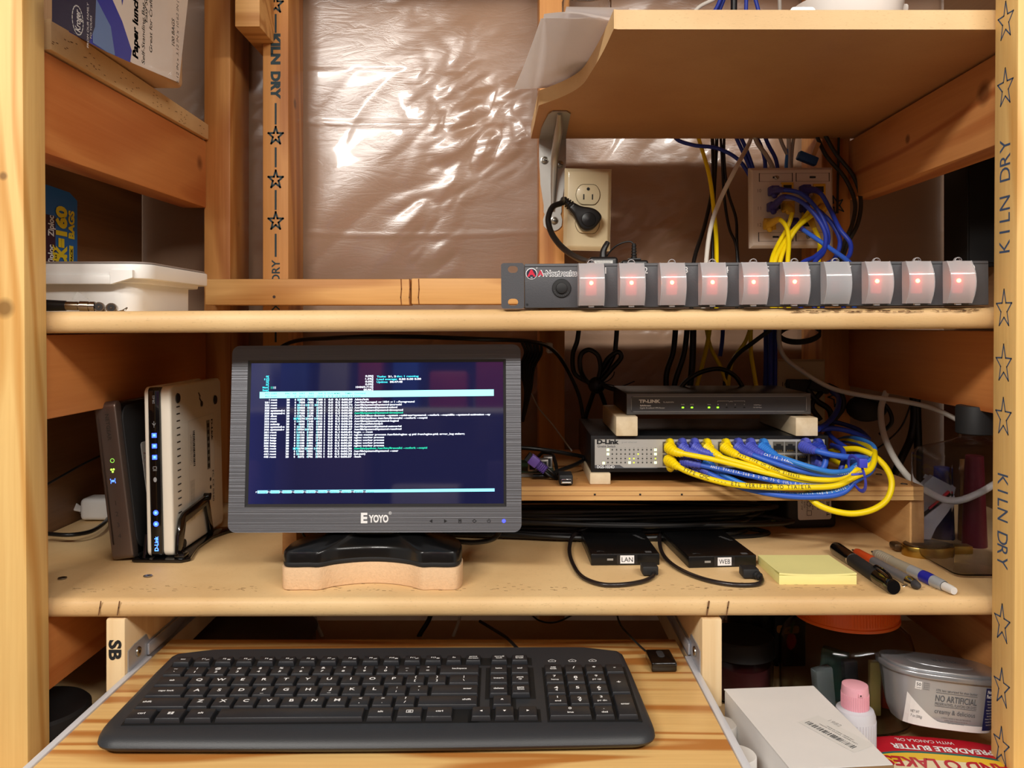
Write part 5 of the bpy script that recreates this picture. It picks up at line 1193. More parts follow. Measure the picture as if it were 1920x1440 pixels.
# ---- patch leads in the switch ----
GSW = 'patch leads in the network switch'
def swlead(label, px, py, pts, mt, bt, r=.0029, boot_n=2, run=None, up=True):
    """starts at port px,py on the face, comes forward, then follows pts"""
    t = T('patch_lead', label, 'cable', (0, 0, 0), group=GSW)
    a = P(px, py, SY-.016); pw = [a]+[P(*p) for p in pts]
    m = MB(); sp = m.tube(pw, r, mt, seg=12, n=8)
    if run: wire_text(m, sp, r, *run)
    m.build('cord', t)
    m = MB(); c = P(px, py, SY); u = 1 if up else -1
    m.box(c.x-.0058, c.x+.0058, c.y-.0215, c.y-.0012, c.z-.0055, c.z+.0055, bt, bevel=.0022, seg=3)
    m.tube([(c.x, c.y-.004, c.z+.0062*u), (c.x, c.y-.013, c.z+.0078*u), (c.x, c.y-.0185, c.z+.0050*u)], .0035, bt, seg=12, n=4, radii=[.0038, .0043, .0040]); m.ball((c.x, c.y-.0045, c.z+.0066*u), .0040, bt, 14)
    acc = 0; pp = [sp[0]]
    for i in range(1, len(sp)):
        acc += (sp[i]-sp[i-1]).length; pp.append(sp[i])
        if acc > .021: break
    nP = len(pp); rr = [.0066-.0028*(i/(nP-1)) for i in range(nP)]
    m.tube(pp, r, bt, seg=14, n=1, radii=rr)
    for i in range(2, nP-1, 2):
        d = (pp[i+1]-pp[i-1]).normalized(); m.cyl(pp[i]-d*.0007, pp[i]+d*.0007, rr[i]+.0006, bt, seg=14)
    m.build('boot', t)
    return t
TIE = (1606, 893)
tail = lambda o, d=.875: [(1604, 878+o, d), (1632, 868+o*.7, d+.01), (1640, 845+o*.5, d+.03), (1620, 828+o*.3, .95), (1590, 822+o*.2, 1.0), (1565, 828, 1.06)]
S2 = 'ANSI TIA/EIA-568-B.2 CM 75 C (UL) E VERIFIED CAT.5E UTP 24AWG 4PR 6245018 SL'
swlead('yellow lead marked 1 in the first upper port, at the left', 1253, 838, [(1266,847,.880), (1288,852,.874), (1330,860,.868), (1392,875,.862), (1450,890,.858), (1520,903,.858), (1575,905,.860)]+tail(8,.865), YEL, YEL, .0031)
swlead('yellow lead marked 2 in the first lower port, reading TYPE CMC', 1253, 862, [(1262,869,.878), (1280,880,.868), (1317,894,.858), (1367,907,.850), (1430,913,.846), (1510,914,.846), (1570,910,.850)]+tail(16,.855), YEL, YEL, .0033, run=('TYPE CMC ---- ETL VERIFIED TO TIA/EIA', .030, .0042, PRK), up=False)
swlead('blue lead in the second upper port', 1276, 837, [(1288,846,.885), (1308,852,.882), (1345,862,.884), (1400,876,.880), (1470,893,.876), (1540,902,.872), (1580,900,.872)]+tail(6,.876), BLUEC, VIOB)
swlead('blue lead in the third upper port', 1299, 837, [(1312,845,.885), (1334,852,.880), (1375,864,.876), (1430,880,.872), (1500,895,.868), (1560,900,.866)]+tail(4,.872), BLUEC, VIOB)
swlead('yellow lead in the fourth upper port', 1322, 838, [(1334,847,.884), (1352,857,.876), (1395,870,.868), (1450,886,.862), (1510,900,.860), (1565,903,.862)]+tail(6,.868), YEL, YEL, .0031)
swlead('blue lead in the second lower port, printed in white', 1279, 863, [(1292,867,.884), (1318,873,.878), (1360,882,.868), (1410,893,.860), (1470,905,.856), (1530,912,.855), (1580,908,.858)]+tail(10,.864), BLUEC, VIOB, .0030, run=(S2, .035, .0030, PRW), up=False)
swlead('blue lead in the third lower port, lowest of the sagging bundle', 1299, 866, [(1312,876,.886), (1340,893,.876), (1385,912,.862), (1450,927,.852), (1520,932,.850), (1580,924,.855)]+tail(24,.860), BLUEC, VIOB, .0031, up=False)
swlead('light blue lead sagging along the platform edge', 1322, 864, [(1335,876,.884), (1370,897,.872), (1420,917,.860), (1490,928,.854), (1550,924,.854), (1590,912,.858)]+tail(20,.866), BLUEL, BLUEL, .0030, run=('VERIFIED TIA/EIA-568-B.2 CAT5E TYPE CM', .085, .0030, PRW), up=False)
swlead('yellow lead marked 4 in the fifth upper port', 1357, 838, [(1369,847,.882), (1384,854,.874), (1420,868,.864), (1470,888,.856), (1525,899,.854), (1575,898,.858)]+tail(4,.864), YEL, YEL, .0031, run=('7629 TYPE CM 24AWG E188630', .022, .0030, PRK))
swlead('blue lead in the sixth upper port', 1380, 837, [(1392,845,.884), (1408,852,.876), (1445,866,.866), (1495,882,.858), (1550,891,.857), (1590,890,.862)]+tail(0,.868), BLUEC, VIOB, .0030)
swlead('blue lead in the seventh upper port', 1403, 837, [(1415,845,.882), (1432,853,.874), (1470,864,.862), (1515,878,.854), (1560,888,.856), (1592,886,.862)]+tail(-2,.868), BLUEC, VIOB, .0030, run=('CAT.5E 24AWG 4PR (UL) CM 4PR 6245018 SL VERIFIED', .024, .0030, PRW))
swlead('light blue lead in the eighth upper port', 1427, 838, [(1439,845,.882), (1452,853,.874), (1480,863,.860), (1520,876,.850), (1560,885,.854), (1592,882,.862)]+tail(-5,.870), BLUEL, BLUEL, .0030)
swlead('blue lead in the lower ports under the eighth, mostly hidden', 1403, 864, [(1415,872,.886), (1440,885,.878), (1480,902,.868), (1530,918,.862), (1575,918,.862)]+tail(18,.870), BLUED, VIOB, .0030, up=False)
swlead('blue lead in port 21 arching right over the others', 1505, 837, [(1518,842,.878), (1536,847,.868), (1560,853,.866), (1590,857,.868), (1616,858,.876), (1626,861,.890), (1615,866,.91), (1590,868,.95)], BLUEC, VIOB, .0034)
swlead('blue lead in port 23 bending down beside the switch', 1528, 838, [(1540,843,.880), (1548,855,.876), (1546,872,.874), (1537,885,.874), (1525,897,.876), (1530,905,.88)], BLUEC, BLUED, .0034)
swlead('blue lead in the lower right port with ribbed boot', 1527, 863, [(1535,866,.888), (1542,876,.884), (1541,890,.880), (1536,900,.878)], BLUEC, VIOB, .0032, up=False)
swlead('yellow lead end with a wide boot in a lower port right of centre', 1462, 864, [(1474,866,.884), (1482,873,.878), (1500,890,.872), (1530,905,.868)], YEL, YEL, .0031, up=False)
lead('patch_lead', 'loose yellow lead making the big loop over the platform edge', [(1548,850,1.0), (1560,846,.95), (1585,842,.92), (1612,843,.90), (1640,856,.885), (1662,878,.872), (1672,905,.862), (1664,935,.856), (1640,954,.852), (1600,963,.850), (1560,957,.850), (1532,945,.853), (1518,932,.860), (1512,920,.88)], .0034, YEL, group=GSW)
for lab, mt, pts in (
    ('yellow lead of the tied bundle behind the blue cable tie', YEL, [(1560,862,.95), (1580,872,.92), (1598,885,.90), (1618,892,.89), (1632,880,.89), (1640,862,.90), (1625,846,.93), (1600,848,.96)]),
    ('blue lead of the tied bundle rising to port 23', BLUED, [(1578,905,.88), (1576,885,.88), (1582,862,.885), (1580,845,.90), (1560,835,.95)]),
    ('blue lead curling round the right of the cable tie', BLUED, [(1600,905,.885), (1622,890,.885), (1624,868,.89), (1608,852,.91), (1585,845,.95), (1560,840,1.0)])):
    lead('patch_lead', lab, pts, .0031, mt, group=GSW)
m = MB(); VT = mat('blue_violet_tie', C(66, 72, 200), .45); c = P(1606, 893, .84)
lp = [Vector((c.x+.003, c.y+(.006-.020*math.cos(a)), c.z+.002+.019*math.sin(a))) + Vector((-.004*math.sin(a), 0, 0)) for a in [math.tau*k/14 for k in range(15)]]
m.tube(lp, .0022, VT, seg=8, n=4, flat=.5); m.box(c.x-.0045, c.x+.0045, c.y-.018, c.y-.011, c.z+.012, c.z+.022, VT, bevel=.001); m.tube([P(1596, 890, .835), P(1610, 889, .833), P(1621, 887, .835)], .0013, VT, seg=8)
tag(m.build('cable_tie'), 'blue violet cable tie round the lead bundle right of the switch', 'cable tie')
# blue leads right of the routers
GB = 'blue leads behind the switch'
lead('network_cable', 'blue lead passing behind the right spacer block', [(1534,805,.96), (1555,790,.99), (1570,768,1.02), (1572,745,1.06), (1560,735,1.1)], .0034, BLUED, group=GB)
lead('network_cable', 'blue lead bulging right above port 23', [(1538,806,.98), (1560,803,.98), (1590,808,.98), (1618,818,.99), (1628,822,1.02), (1610,806,1.05), (1580,795,1.08), (1560,790,1.1)], .0032, BLUED, group=GB)
lead('network_cable', 'blue lead descending from the block to the bundle', [(1545,800,1.0), (1560,820,.99), (1590,842,.97), (1612,862,.94), (1622,885,.90)], .0030, BLUED, group=GB)
# =================== THINGS ON THE LOWER SHELF ===================
def S(px, py, h=0): return onz(px, py, LT+h)
DRV = mat('drive_black', C(13, 13, 14), .3, bump=.1, bscale=300); DLN = mat('faint_grey_print', C(90, 90, 92), .6)
def drive(loc, rz, word, label):
    t = T('portable_drive', label, 'hard drive', loc, rz, 'portable drives on the lower shelf')
    m = MB(); m.box(0, .077, 0, .112, .0, .0132, DRV, bevel=.0012)
    m.box(-.0003, .0773, .0008, .111, .0085, .0089, mat('seam', C(8, 8, 8), .6))
    q = TP(0, 0, .0132); 
    m.text('xx', TP(.010, .012, .0132), .003, DLN); m.line(TP(.008, .010, .0132), [(0, -.0015), (.004, .0015), (.008, -.001)], .0006, DLN)
    m.box(.062, .069, .004, .010, .0132, .01325, DLN); m.text('SABRENT', TP(.0665, .070, .0132, R(-70)), .0042, DLN, w=.022, bold=.02)
    m.rect(FR(.0215, 0, .0070), -.0034, .0034, -.0011, .0011, mat('switch_slot', C(150, 146, 140), .35), .0003)
    m.box(.029, .052, -.0004, .001, .002, .0118, mat('port_glass', C(40, 38, 38), .15))
    m.build('case', t)
    m = MB(); m.rect(FR(.0405, -.0004, .0070), -.0078, .0078, -.0045, .0045, mat('label_white', C(236, 236, 238), .5), .0002); m.text(word, FR(.0405, -.0004, .0070), .0052, PRK, w=.0125, bold=.0, lift=.0004)
    m.build('name_label', t, 'white label reading ' + word)
    return t
d1 = drive(S(1108, 1061), R(1.5), 'LAN', 'black portable drive with the LAN label')
d2 = drive(S(1291, 1066), R(4.5), 'WEB', 'black portable drive with the WEB label')
def usb_cord(label, pts, plug_at, far):
    t = T('drive_cord', label, 'cable', (0, 0, 0), group='cords of the portable drives')
    pw = [S(a, b, h) for a, b, h in pts]; m = MB(); m.tube(pw, .0024, mat('brown_black_cord', C(34, 27, 26), .3, coat=.2), seg=12); m.build('cord', t)
    m = MB(); a = pw[0]; M_ = Matrix.Translation(S(*plug_at, .0068)); m.box(-.0085, .0085, -.013, .004, -.0048, .0048, BLACKM, M_, bevel=.0014)
    s, _ = spline(pw, 8); m.tube(s[:8], .003, BLACKM, n=1, radii=[.0058-.003*i/7 for i in range(8)])
    for k in range(1, 7, 2): dd = (s[k+1]-s[k-1]).normalized(); m.cyl(s[k]-dd*.0006, s[k]+dd*.0006, .0062-.0028*k/7, BLACKM)
    m.build('plug', t)
    m = MB(); b = S(*far); m.box(b.x-.016, b.x+.012, b.y-.004, b.y+.006, b.z, b.z+.009, BLACKM, bevel=.001); m.build('far_plug', t)
usb_cord('dark cord bowing forward left from the LAN drive', [(1221,1068,.006), (1226,1077,.004), (1212,1088,.003), (1170,1096,.003), (1130,1096,.003), (1095,1084,.003), (1073,1055,.004), (1068,1025,.006), (1078,1002,.010), (1105,988,.016), (1150,980,.020), (1200,972,.018), (1225,968,.012)], (1216,1064), (1232,972,.001))
usb_cord('dark cord bowing forward left from the WEB drive', [(1412,1074,.006), (1428,1085,.004), (1422,1095,.003), (1385,1097,.003), (1335,1090,.003), (1285,1073,.003), (1250,1049,.004), (1237,1020,.006), (1243,996,.010), (1268,984,.016), (1310,980,.020), (1350,977,.016)], (1402,1069), (1364,976,.001))
# sticky notes
STK = mat('pale_yellow_note', C(243, 236, 160), .6); 
t = T('sticky_note_pad', 'pale yellow pad of sticky notes beside the pens', 'sticky notes', S(1461, 1097)+Vector((0, 0, .0002)))
m = MB(); m.box(0, .0800, 0, .073, 0, .0095, STK, bevel=.0003)
for k in range(12): m.box(-.0001, .0801, -.0001, .07, .0005+.0008*k, .00055+.0008*k, mat('note_edge', C(226, 216, 140), .6))
m.build('stack', t)
m = MB(); vs = []; N = 8
for j in range(N+1):
    for i in range(N+1): u, v = i/N, j/N; vs.append((.0800*u, .073*v, .0101+.0022*(1-v)**2*(.35+.65*(2*u-1)**2)))
m.add(vs, [(j*(N+1)+i, j*(N+1)+i+1, (j+1)*(N+1)+i+1, (j+1)*(N+1)+i) for j in range(N) for i in range(N)], STK, None, True)
m.add([(x, y, z-.0018) for x, y, z in vs], [(j*(N+1)+i, (j+1)*(N+1)+i, (j+1)*(N+1)+i+1, j*(N+1)+i+1) for j in range(N) for i in range(N)], STK, None, True)
e = [(vs[i], Vector(vs[i])-Vector((0, 0, .0018))) for i in range(N+1)]
m.add([p for ab in e for p in ab], [(2*i, 2*i+1, 2*i+3, 2*i+2) for i in range(N)], STK); m.build('top_notes', t)
# pens
def pen(name, label, a, b, segs, extra=None, cat='pen'):
    t = T(name, label, cat, a); d = b-a; L_ = d.length; M_ = d.to_track_quat('Z', 'Y').to_matrix().to_4x4()
    for pn, mt, prof in segs:
        m = MB(); m.lathe([(r, z*L_) for z, r in prof], mt, M_, 28)
        if extra and pn in extra: extra[pn](m, M_, L_)
        m.build(pn, t)
    return t
PBL = mat('pen_gloss_black', C(12, 12, 13), .12, coat=.6); PGR = mat('pen_grip_black', C(34, 34, 36), .6, bump=.3, bscale=1500); CHR = mat('chrome', C(200, 200, 200), .15, metal=1)
def clip(m, M_, L_): m.tube([M_ @ Vector(v) for v in ((0, .0085, L_*.70), (0, .0105, L_*.74), (0, .0098, L_*.92), (0, .006, L_*.97))], .0014, PBL, seg=8, n=4)
pen('flashlight_pen', 'thick glossy black pen, nearest to the sticky notes', S(1567, 1028, .0078), S(1676, 1102, .0078),
    [('cap', PBL, [(0, .0001), (0, .0070), (.04, .0078), (.28, .0074), (.31, .0070)]), ('ring', CHR, [(.31, .0072), (.335, .0074), (.335, .0068)]), ('grip', PGR, [(.335, .0070), (.36, .0074), (.74, .0074), (.75, .0070)]),
     ('tail', PBL, [(.75, .0074), (.86, .0074), (.90, .0068), (.93, .0072), (.99, .0072), (1.0, .0066), (1.0, .0001)])], {'tail': clip}, 'pen')
ORG = mat('pen_orange', C(196, 72, 30), .4); PG2 = mat('pen_grey', C(122, 120, 122), .35, metal=.3)
def clip2(m, M_, L_): m.tube([M_ @ Vector(v) for v in ((-.004, -.004, L_*.55), (-.0062, -.0055, L_*.6), (-.0062, -.0055, L_*.86), (-.005, -.004, L_*.88))], .0012, CHR, seg=8, n=4); m.ball(M_ @ Vector((-.0060, -.0055, L_*.87)), .0020, CHR, 10)
pen('stylus_pen', 'grey ballpoint with an orange grip and rubber tip, middle of the pens', S(1598, 1031, .0055), S(1724, 1100, .0055),
    [('tip', mat('pen_tip_dark', C(40, 34, 32), .4), [(0, .0008), (.04, .0020), (.07, .0036)]), ('grip', ORG, [(.07, .0042), (.10, .0050), (.33, .0054), (.35, .0050)]), ('barrel', PG2, [(.35, .0052), (.38, .0054), (.86, .0054)]),
     ('collar', CHR, [(.86, .0056), (.89, .0055), (.94, .0046)]), ('stylus_tip', mat('rubber_grey', C(58, 56, 58), .6), [(.90, .0046), (.945, .0044), (.98, .0036), (1.0, .0018), (1.003, .0001)])], {'barrel': clip2})
BGE = mat('pen_beige_grip', C(160, 150, 130), .5); SLG = mat('pen_silver_grey', C(176, 180, 184), .3, metal=.3); PBU = mat('pen_blue', C(32, 36, 150), .35)
def ribs(m, M_, L_):
    for k in range(7): m.lathe([(.0053, L_*(.10+.025*k)), (.0059, L_*(.112+.025*k)), (.0053, L_*(.124+.025*k))], BGE, M_, 24)
pen('ballpoint_pen', 'silver and beige ballpoint with a blue panel, rightmost of the pens', S(1634, 1034, .0058), S(1789, 1108, .0058),
    [('tip', MATS['pen_tip_dark'], [(0, .0008), (.03, .0018), (.055, .0034)]), ('grip', BGE, [(.055, .0040), (.08, .0052), (.30, .0054), (.52, .0058)]), ('barrel', SLG, [(.52, .0058), (.62, .0060), (.66, .0060)]),
     ('blue_panel', PBU, [(.66, .0062), (.70, .0064), (.76, .0063), (.78, .0061)]), ('rear_barrel', SLG, [(.78, .0061), (.88, .0056), (.90, .0050)]), ('button', mat('pen_button', C(222, 218, 212), .5), [(.90, .0044), (.97, .0042), (1.0, .0036), (1.0, .0001)])], {'grip': ribs})
# coil of black cord under the platform
m = MB(); rnd = random.Random(7)
for k in range(11):
    cx, cy = .125+rnd.uniform(-.015, .015), .985*K+rnd.uniform(-.01, .01); rx, ry = .195+rnd.uniform(-.02, .03), .038+rnd.uniform(-.012, .01); z_ = LT+.004+.0034*k
    pts = [Vector((cx+rx*math.cos(a), cy+ry*math.sin(a)*(1+.1*math.sin(3*a+k)), z_+.002*math.sin(2*a+k))) for a in [math.tau*i/16 for i in range(17)]]
    m.tube(pts, .0030, BRUB, seg=8, n=4)
tag(m.build('cord_coil'), 'big flattened coil of black cord under the raised platform', 'cable coil')
m = MB(); 
for k in range(5): m.tube([Vector((-.09+.03*k, (1.02+.01*k)*K, LT+.052+.006*k)), Vector((.05, (1.06)*K, LT+.06+.004*k)), Vector((.22+.01*k, 1.04*K, LT+.050+.002*k)), Vector((.33, 1.07*K, LT+.03))], .0028, BRUB, seg=8, n=6)
tag(m.build('cord_bundle'), 'loose black cords hanging under the back of the platform', 'cable')
# adapter with a dense label, under the platform
t = T('power_adapter', 'big black power adapter with a sideways label under the raised platform', 'power adapter', (P(1478, 0, 1.0).x, 1.005*K, LT+.0006), R(2), rot=(0, R(-1), R(4)))
m = MB(); m.box(0, .068, 0, .05, 0, .066, BLACKM, bevel=.006, seg=3); m.build('body', t)
m = MB(); m.prism(rrect(.015, .060, .012, .062, .003), 0, .0006, SVL, FR(0, .0, 0))
for k in range(9):
    s_ = ('AC ADAPTER', 'MODEL APA5151UE', 'INPUT 100-240VAC 60Hz', 'OUTPUT 12VDC 500mA', 'SN 00000')[k % 5]; m.text(s_, FR(.0205+.0036*k, -.0006, .040, R(90)), .0022, PRK, w=.030-.006*(k % 2), lift=.0002)
m.text('TONE SCOPE', FR(.0555, -.0006, .038, R(90)), .0040, PRK, w=.044, bold=.02, lift=.0002)
for z_, r_ in ((.047, .0042), (.033, .0030)): m.line(FR(.030, -.0008, z_), [(r_*math.cos(a*.4), r_*math.sin(a*.4)) for a in range(16)], .0006, PRK, .0002, closed=True)
m.line(FR(.030, -.0008, .021), [(-.003, -.003), (.003, -.003), (.003, .003), (-.003, .003)], .0006, PRK, .0002, closed=True)
m.build('label', t)
t = T('charger_block', 'black charger with a green light in the dark under the platform', 'charger', (P(1462, 0, 1.07).x, 1.08*K, LT+.0006))
m = MB(); m.box(-.02, .013, 0, .03, 0, .045, BLACKM, bevel=.003); m.build('body', t)
m = MB(); a = P(1485, 954, 1.08); q = FR(a.x-t.location.x, 0, a.z-t.location.z); m.disc(q, -.003, 0, .0022, glow('green_dot', (.1, 1, .1, 1), 5), .0004); m.build('indicator_light', t, 'green light')

# ---- single board computer and plugs on the platform ----
PB = PT+.0004
t = T('single_board_computer', 'bare circuit board computer half hidden behind the monitor, purple plug attached', 'circuit board', (P(950, 0, .95).x, .94*K, PB+.006))
m = MB(); m.box(0, .058, 0, .085, .0, .0016, mat('pcb_green', C(24, 60, 40), .4)); m.box(-.002, .054, .004, .08, -.0058, -.0008, mat('acrylic', C(150, 146, 140), .3)); m.build('board', t)
m = MB()
for k, (x, y) in enumerate(((.026, -.002), (.040, -.002), (.046, .02))): m.box(x, x+.011, y, y+.016, .0018, .016, mat('port_steel', C(160, 156, 150), .35, metal=.8), bevel=.0005); m.rect(FR(x+.0055, y, .009), -.0035, .0035, -.005, .005, PRK, .0003)
m.build('ports', t)
t2 = T('monitor_plug', 'purple monitor plug with black cords beside the circuit board', 'plug', P(1003, 866, .925))
PUR = mat('purple_plug', C(112, 84, 168), .45); PUD = mat('dark_purple_plug', C(70, 48, 120), .45)
M_ = Matrix.Rotation(R(38), 4, 'Y')
m = MB(); m.box(-.008, .004, -.007, .007, -.006, .006, PUR, M_, bevel=.0015); m.box(.004, .016, -.0055, .0055, -.0045, .0045, PUR, M_, bevel=.002)
for k in range(5): m.box(.005+.0024*k, .0062+.0024*k, -.006, .006, -.005, .005, PUD, M_)
m.box(-.012, -.008, -.006, .006, -.005, .005, PRK, M_); m.build('plug', t2)
m = MB(); 
for dz in (-.002, .003): m.tube([M_ @ Vector((.015, 0, dz)), M_ @ Vector((.024, -.002, dz)), Vector((.030, .003, -.022)), Vector((.045, .004, -.026)), Vector((.052, .012, -.024))], .0020, BRUB, seg=8)
m.build('cords', t2)
t = T('usb_plug', 'black usb plug lying on the platform with its metal end forward', 'plug', onz(1062, 912, PB)+Vector((0, .002, .0006)))
m = MB(); m.box(-.008, .008, .003, .030, 0, .0115, BLACKM, bevel=.0015); m.build('body', t)
m = MB(); m.box(-.0060, .0060, -.004, .003, .0030, .0080, CHR, bevel=.0003); m.rect(FR(0, -.004, .0055), -.0052, .0052, -.0018, .0018, PRK, .0003); m.rect(FR(0, -.004, .0045), -.0050, .0050, -.0006, .0006, WHITE, .0005); m.build('shield', t)
lead('power_lead', 'black lead looping from behind the monitor to the platform', [(960,838,.97), (1010,842,.97), (1060,850,.98), (1095,858,.99), (1085,868,.97), (1055,880,.95), (1020,892,.93), (1000,893,.93)], .0026, BRUB)
lead('power_lead', 'black lead arching down beside the pine stud to the usb plug', [(1010,855,1.02), (1020,848,1.0), (1035,852,.99), (1042,870,.97), (1046,888,.95), (1060,898,.93)], .0022, BRUB)
lead('thin_cord', 'thin grey cord slanting down in front of the pine stud', [(995,735,1.1), (1010,765,1.08), (1035,795,1.06), (1055,822,1.04), (1072,845,1.02)], .0010, GRYC)
# tied black mains leads in the corner
t = T('tied_power_lead', 'black mains lead bunched in a bow behind the big switch', 'cable', (0, 0, 0))
for pts in ([(1086,612,1.05), (1082,640,1.05), (1074,665,1.06), (1078,700,1.07), (1100,715,1.07), (1120,722,1.07)],
            [(1157,612,1.06), (1155,640,1.06), (1152,662,1.06), (1138,690,1.06), (1122,712,1.06), (1118,735,1.06)],
            [(1118,722,1.06), (1126,690,1.055), (1120,665,1.05), (1104,656,1.05), (1090,664,1.05), (1088,690,1.05), (1098,712,1.06), (1116,726,1.06)],
            [(1120,722,1.06), (1145,694,1.05), (1165,668,1.05), (1160,660,1.05), (1140,672,1.055), (1126,700,1.06), (1118,725,1.06)],
            [(1118,722,1.06), (1108,750,1.07), (1096,790,1.08), (1092,840,1.09)], [(1120,722,1.06), (1132,752,1.07), (1142,790,1.08), (1145,840,1.09)], [(1120,718,1.06), (1145,728,1.05), (1165,733,1.04), (1175,745,1.04), (1172,775,1.05)]):
    m = MB(); m.tube([P(*p) for p in pts], .0033, BRUB, seg=10); m.build('cord', t)
m = MB(); m.ball(P(1119, 722, 1.06), .012, BRUB, 14, (1, .8, 1)); m.tube([P(1122,720,1.05), P(1140,714,1.045), P(1150,704,1.04), P(1152,697,1.04)], .0008, PRK, seg=6); m.tube([P(1124,716,1.05), P(1145,722,1.045), P(1165,724,1.04), P(1190,715,1.04)], .0008, PRK, seg=6); m.build('twist_tie', t)
m = MB(); 
for k in range(6): m.tube([P(978+7*k, 640, 1.10), P(985+6*k, 660, 1.10), P(976+5*k, 690, 1.09), P(985+2*k, 730, 1.08), P(980, 790, 1.06)], .0022, BRUB, seg=8)
tag(m.build('cord_bundle'), 'bundle of black cords hanging behind the right edge of the monitor', 'cable')
t = T('cable_clip', 'small white nail-in clip holding the black lead on the pine stud', 'clip', P(1031, 652, 1.10)); m = MB(); m.box(-.004, .004, -.001, .040, -.008, .007, WHITE, bevel=.0012); m.disc(FR(0, -.001, -.005), 0, 0, .0014, SCREW, .0003); m.build('clip_body', t)
lead('power_lead', 'thick black lead arching behind the slim router', [(1270,735,1.02), (1290,712,1.02), (1320,696,1.02), (1352,692,1.02), (1378,705,1.02), (1395,730,1.02)], .0030, BRUB)
GM = 'cables behind the slim router'
for lab, mt, pts, r in (
    ('left black lead hanging behind the slim router', BRUB, [(1268,600,1.1), (1262,660,1.1), (1250,700,1.1), (1250,760,1.1)], .0040),
    ('black lead crossing behind the slim router', BRUB, [(1290,600,1.1), (1283,660,1.1), (1265,720,1.1), (1262,760,1.1)], .0040),
    ('thick black lead hanging behind the slim router', BRUB, [(1300,600,1.1), (1298,680,1.1), (1290,760,1.1)], .0048),
    ('bright yellow lead behind the slim router, upper end', YEL, [(1333,600,1.06), (1328,635,1.07), (1318,680,1.09), (1302,740,1.1)], .0030),
    ('yellow lead crossing right behind the slim router', YEL, [(1322,600,1.09), (1332,650,1.09), (1352,690,1.1), (1370,750,1.1)], .0028),
    ('short blue lead among the yellow ones', BLUED, [(1356,600,1.09), (1354,640,1.1), (1350,668,1.1)], .0030),
    ('dark grey cable slanting from the shelf down left', DRK, [(1445,618,1.05), (1415,640,1.06), (1380,668,1.08), (1362,700,1.1), (1358,740,1.1)], .0030),
    ('yellow lead slanting up right behind the grey cable', YEL, [(1412,600,1.09), (1398,640,1.09), (1372,680,1.1), (1364,740,1.1)], .0028),
    ('yellow lead left of the blue bundle', YEL, [(1408,600,1.08), (1408,660,1.08), (1414,700,1.08), (1421,745,1.08)], .0030),
    ('blue lead, left of the hanging trio', BLUED, [(1436,600,1.1), (1436,680,1.1), (1434,760,1.1)], .0034),
    ('blue lead, middle of the hanging trio', BLUED, [(1444,600,1.09), (1445,680,1.09), (1444,760,1.09)], .0034),
    ('blue lead, right of the hanging trio', BLUED, [(1453,600,1.1), (1453,680,1.1), (1452,760,1.1)], .0034)):
    lead('network_cable', lab, pts, r, mt, group=GM)
# coil above wall plate
m = MB(); 
for k in range(4):
    c = P(1500, 622+2*k, 1.09); m.tube([Vector((c.x+.028*math.cos(a), c.y+.02*math.sin(a), c.z+.012*math.sin(a+.4))) for a in [math.tau*i/12 for i in range(13)]], .0018, DRK, seg=7, n=4)
tag(m.build('cable_coil'), 'small dark cable coil just under the middle shelf at the right', 'cable coil')
# lower wall plate numbered 16
PCR = mat('plate_cream', C(206, 190, 150), .45)
t = T('outlet_plate', 'cream outlet plate marked 16 behind the right end of the routers', 'wall plate', P(1502, 735, 1.145))
m = MB(); hw, hh = 46.5*1.145/F, 61*1.145/F; m.hexa([(-hw+.003, 0, -hh+.003), (hw-.003, 0, -hh+.003), (hw, .004, -hh), (-hw, .004, -hh), (-hw+.003, 0, hh-.003), (hw-.003, 0, hh-.003), (hw, .004, hh), (-hw, .004, hh)], PCR, bevel=.0008); m.box(-hw, hw, .004, .008, -hh, hh, PCR)
m.box(-.027, .027, .0085, .045, -.042, .042, MATS['plate_box'])
m.text('16', FR(-.0245, 0, .0120), .0065, PRK, lift=.0003); m.disc(FR(.0015, 0, .035), 0, 0, .002, SCREW, .0003); m.build('plate', t)
t = T('cable_splitter', 'black plug block with cords in the cream plate marked 16', 'plug', P(1512, 722, 1.13))
m = MB(); m.box(-.026, .006, -.005, .016, -.010, .008, BLACKM, bevel=.003); m.box(.002, .034, -.008, .010, -.006, .010, BLACKM, Matrix.Rotation(R(14), 4, 'Y'), bevel=.004)
m.build('body', t)
m = MB(); m.tube([(.03, -.004, 0), (.046, -.008, -.010), (.050, -.010, -.030), (.036, -.012, -.050), (.024, -.01, -.075)], .0042, BRUB); m.tube([(.0, -.004, -.006), (.012, -.008, -.022), (.030, -.010, -.036), (.034, -.008, -.060)], .0042, BRUB); m.tube([(.02, -.004, -.01), (.004, -.010, -.030), (.016, -.012, -.050)], .004, BRUB); m.build('cords', t)
# white and grey cables at the right
lead('network_cable', 'grey cable running from the middle shelf to the far right', [(1462,600,1.0), (1461,640,1.0), (1470,668,1.0), (1510,700,.99), (1560,728,.98), (1620,742,.965), (1690,752,.95), (1750,766,.93), (1800,790,.91), (1835,812,.90)], .0030, GRYC)
lead('network_cable', 'thick white cable bowing down behind the platform corner to the clear bottle', [(1662,735,1.05), (1652,765,1.04), (1656,810,1.02), (1672,850,1.0), (1695,885,.975), (1715,905,.95), (1745,925,.93), (1775,938,.92), (1800,938,.91), (1830,927,.91), (1870,905,.92)], .0041, WHC)
lead('power_lead', 'black lead hanging at the far right behind the white cable', [(1712,740,1.15), (1714,780,1.15), (1708,820,1.15), (1690,860,1.14), (1672,900,1.14)], .0055, BRUB, group='black leads at the far right')
lead('power_lead', 'black lead straight down at the far right behind the bag', [(1718,740,1.15), (1720,800,1.15), (1722,860,1.15), (1722,930,1.15)], .0060, BRUB, group='black leads at the far right')
